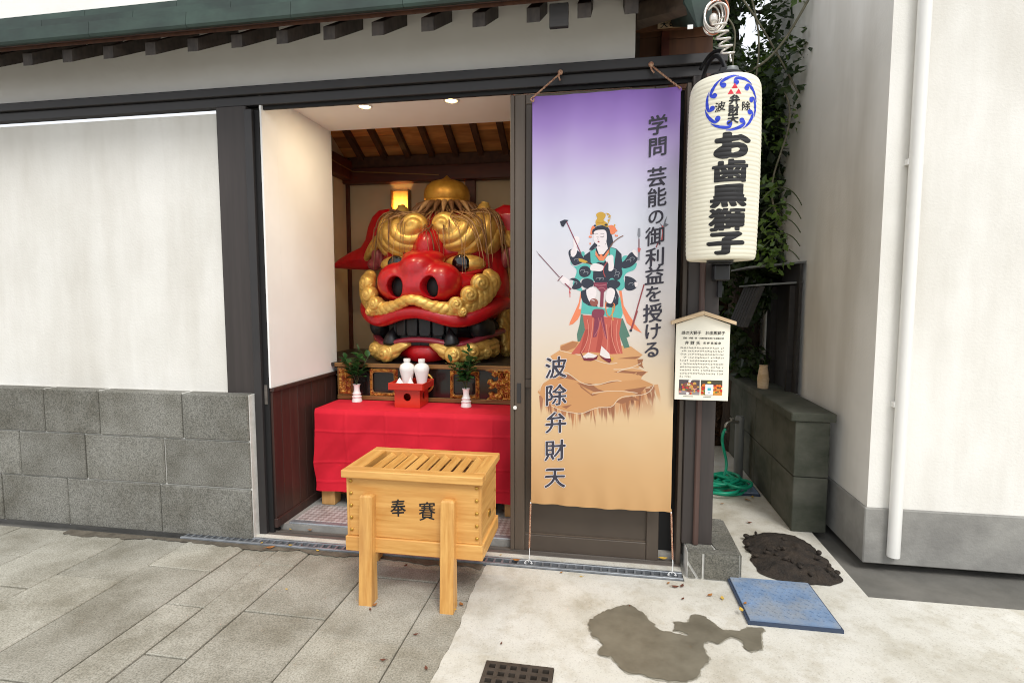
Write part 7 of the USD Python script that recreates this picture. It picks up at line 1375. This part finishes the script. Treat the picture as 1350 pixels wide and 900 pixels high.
cl_ = [q for q in cl_ if not (1.12 < q[0] * 5.2 / q[1] < 1.32 and 3.75 < 1.5 + (q[2] - 1.5) * 5.2 / q[1] < 4.6)]
obj('crown', leaf_cloud(cl_, 20000, .050, 5), 'ivy', tr, kind='stuff')
cb = [(cr.uniform(.5, 1.6), cr.uniform(4.5, 5.0), cr.uniform(2.6, 4.4), cr.uniform(.10, .22)) for _ in range(16)]
cb = [q for q in cb if not (1.1 < q[0] * 5.2 / q[1] < 1.34 and 3.7 < 1.5 + (q[2] - 1.5) * 5.2 / q[1] < 4.65)]
obj('bright_leaves', leaf_cloud(cb, 800, .036, 9), 'ivy_bright', tr, kind='stuff')
hv = thing('background_hedge', 'dark green ivy hedge hanging over the earth bank behind the alley', 'hedge', (2.2, 6.2, 2.0))
obj('leaves', leaf_cloud([(cr.uniform(.3, 4.0), cr.uniform(5.9, 6.5), cr.uniform(1.9, 4.3), cr.uniform(.2, .4)) for _ in range(60)] + [(cr.uniform(.9, 1.5), cr.uniform(5.0, 5.6), cr.uniform(1.9, 3.3), cr.uniform(.15, .3)) for _ in range(40)] + [(cr.uniform(1.0, 1.45), cr.uniform(4.9, 5.4), cr.uniform(.9, 2.2), cr.uniform(.12, .22)) for _ in range(22)], 19000, .058, 15), 'ivy', hv, kind='stuff')
lb = obj('leaf_litter', leaf_cloud([(.3 + .1 * k, 5.80 + .17 * z + .0 * k, z, .16) for k in range(14) for z in (.15, .45, .75, 1.05, 1.35, 1.65, 1.95, 2.25)], 3600, .034, 25), 'litter', None, kind='stuff', label='dead brown leaves clinging to the earth bank at the end of the alley', cat='leaf litter')
bs = thing('ivy_bush', 'bright green leafy sprays hanging at the right edge below the lantern top', 'shrub', (1.2, 4.3, 1.8))
obj('leaves', leaf_cloud([(1.14, 4.25, 1.80, .09), (1.20, 4.3, 1.90, .10), (1.12, 4.3, 2.02, .07), (1.22, 4.3, 2.12, .10), (1.16, 4.3, 1.72, .06), (1.25, 4.35, 1.75, .10), (1.20, 4.4, 2.32, .10)], 150, .040, 35), 'ivy_bright', bs, kind='stuff')
for k in range(5):
    obj('stem', tube(csp([(1.42, 4.42, 1.78 + k * .1), (1.30, 4.38, 1.86 + k * .11), (1.18, 4.3, 1.80 + k * .12), (1.10, 4.25, 1.72 + k * .12)], 14), .004, 5), 'stem_green', bs, smooth=True)
for k, pts in enumerate([[(.70, 4.55, 3.12), (.95, 4.5, 3.16), (1.15, 4.5, 3.26), (1.35, 4.5, 3.52), (1.6, 4.5, 3.9)], [(.95, 4.6, 4.3), (1.02, 4.6, 3.9), (1.12, 4.6, 3.5), (1.10, 4.6, 3.1), (1.04, 4.6, 2.6)], [(.80, 4.6, 4.0), (.98, 4.55, 3.75), (1.20, 4.6, 3.45), (1.42, 4.6, 3.05)], [(.86, 4.5, 3.6), (.93, 4.5, 3.45), (.92, 4.5, 3.25), (.99, 4.5, 3.05), (1.0, 4.55, 2.7)], [(1.3, 4.6, 3.1), (1.36, 4.6, 2.8), (1.28, 4.6, 2.5), (1.33, 4.6, 2.1)]]):
    tag(obj('hanging_vine', tube(csp(pts, 40), .007 if k else .009, 6), 'vine', None, True, ['pale bare vine stretching to the right above the lantern', 'long pale vine hanging straight down behind the lantern top', 'pale vine slanting down to the right behind the coiled cable', 'thin crooked vine just right of the roof corner', 'thin vine hanging at the right edge of the picture'][k], 'vine'))
# ---------------------------------------------------------------- fallen leaves
LV = [(-0.48, 2.946, 'd', 1.6), (0.339, 3.096, 'y', 1.8), (0.373, 2.821, 'r', 1.3), (0.409, 2.835, 'r', 1.2), (0.342, 2.854, 'd', 0.8), (0.536, 2.769, 'd', 1.2), (0.591, 2.75, 'y', 1.2), (0.649, 2.615, 'y', 1.3), (0.681, 2.678, 'd', 0.9), (-0.335, 2.293, 'r', 0.8), (-0.427, 2.212, 'r', 0.6), (0.214, 2.735, 'r', 0.9), (0.396, 2.71, 'r', 0.8), (-0.22, 2.87, 'd', 0.7), (-0.112, 2.847, 'y', 0.7), (-2.111, 3.061, 'd', 1.5), (-1.97, 3.097, 'y', 0.8), (-1.84, 3.108, 'd', 1.0), (-1.96, 2.873, 'd', 1.8), (-1.849, 2.902, 'y', 0.9), (-1.662, 2.884, 'y', 0.9), (-1.736, 3.081, 'r', 0.9), (-1.782, 2.914, 'r', 0.6), (-1.091, 2.4, 'd', 1.1), (-1.096, 2.36, 'r', 0.8), (-0.687, 2.456, 'r', 1.2), (-0.677, 2.478, 'd', 1.2), (-0.698, 2.428, 'y', 1.0), (-0.738, 2.474, 'd', 0.9), (-1.099, 2.63, 'r', 1.0), (-1.083, 2.798, 'r', 1.1), (-1.19, 2.703, 'r', 0.7), (-0.814, 2.21, 'r', 0.9), (-0.771, 2.207, 'r', 0.8), (-0.888, 2.023, 'r', 1.0), (-1.597, 2.46, 'y', 0.6), (-0.696, 2.004, 'r', 0.9), (1.05, 4.173, 'd', 1.6), (1.105, 4.245, 'y', 1.4), (1.032, 4.329, 'd', 1.2), (0.961, 3.743, 'r', 1.2), (0.852, 4.064, 'd', 0.9), (-2.039, 2.9, 'y', 0.8), (-1.522, 2.999, 'd', 0.8), (-0.581, 2.993, 'y', 0.6), (0.024, 2.784, 'r', 0.6), (0.133, 2.603, 'r', 0.5)]
lr = random.Random(31); protos = {}; S0 = {}
for q_, (x, y, c, s) in enumerate(LV):
    if c == 'r' and q_ % 2 and x < .3: continue
    s *= .6
    where = 'on the blue plate' if x > .62 and 2.54 < y < 2.953 else 'on the alley path' if x > .43 and y > 2.98 else 'on the sill or drain of the shop front' if y > 2.893 else 'on the stone paving' if x < -.65 else 'on the concrete apron'
    lab = {'d': 'small dry tan fallen leaf lying ' + where, 'y': 'small yellowed fallen leaf lying ' + where, 'r': 'small dark brown fallen leaf lying ' + where}[c]
    z = .008 if y < 2.89 or y > 3.0 else .018
    if x > .62 and 2.54 < y < 2.953: z = .032
    if y > 3.02 and x < .43: z = .024
    grp = {'d': 'tan fallen leaves ', 'y': 'yellow fallen leaves ', 'r': 'dark fallen leaves '}[c] + where
    a = lr.uniform(0, 360)
    if c not in protos:
        L = .024; P = []
        for u, w in ((-1, .0), (-.55, .42), (0, .6), (.5, .38), (1, 0)): P += [(L * u, L * w * .9, .003 + .004 * u * u), (L * u, 0, .0015 + .003 * u * u), (L * u, -L * w * .9, .004 * u * u + .002)]
        F = []
        for k in range(4):
            for j in range(2): b = k * 3 + j; F += [(b, b + 3, b + 4), (b, b + 4, b + 1)]
        t = thing('fallen_leaf', lab, 'leaf', (x, y, z), grp); p = np.array(P); p[:, :2] *= s
        obj('blade', trimesh.Trimesh(p + np.array([x, y, z]), np.array(F), process=False), {'d': 'dry_leaf', 'y': 'dry_leaf_yellow', 'r': 'dry_leaf_dark'}[c], t, smooth=True)
        obj('stalk', tube([(x - L * s * 1.5, y, z + .003), (x - L * s, y, z + .004)], .0012, 4), {'d': 'dry_leaf', 'y': 'dry_leaf_yellow', 'r': 'dry_leaf_dark'}[c], t)
        protos[c] = t; S0[c] = s
    else: dup(protos[c], (x, y, z), lab, grp, a, name='fallen_leaf', scale=(s / S0[c],) * 3)
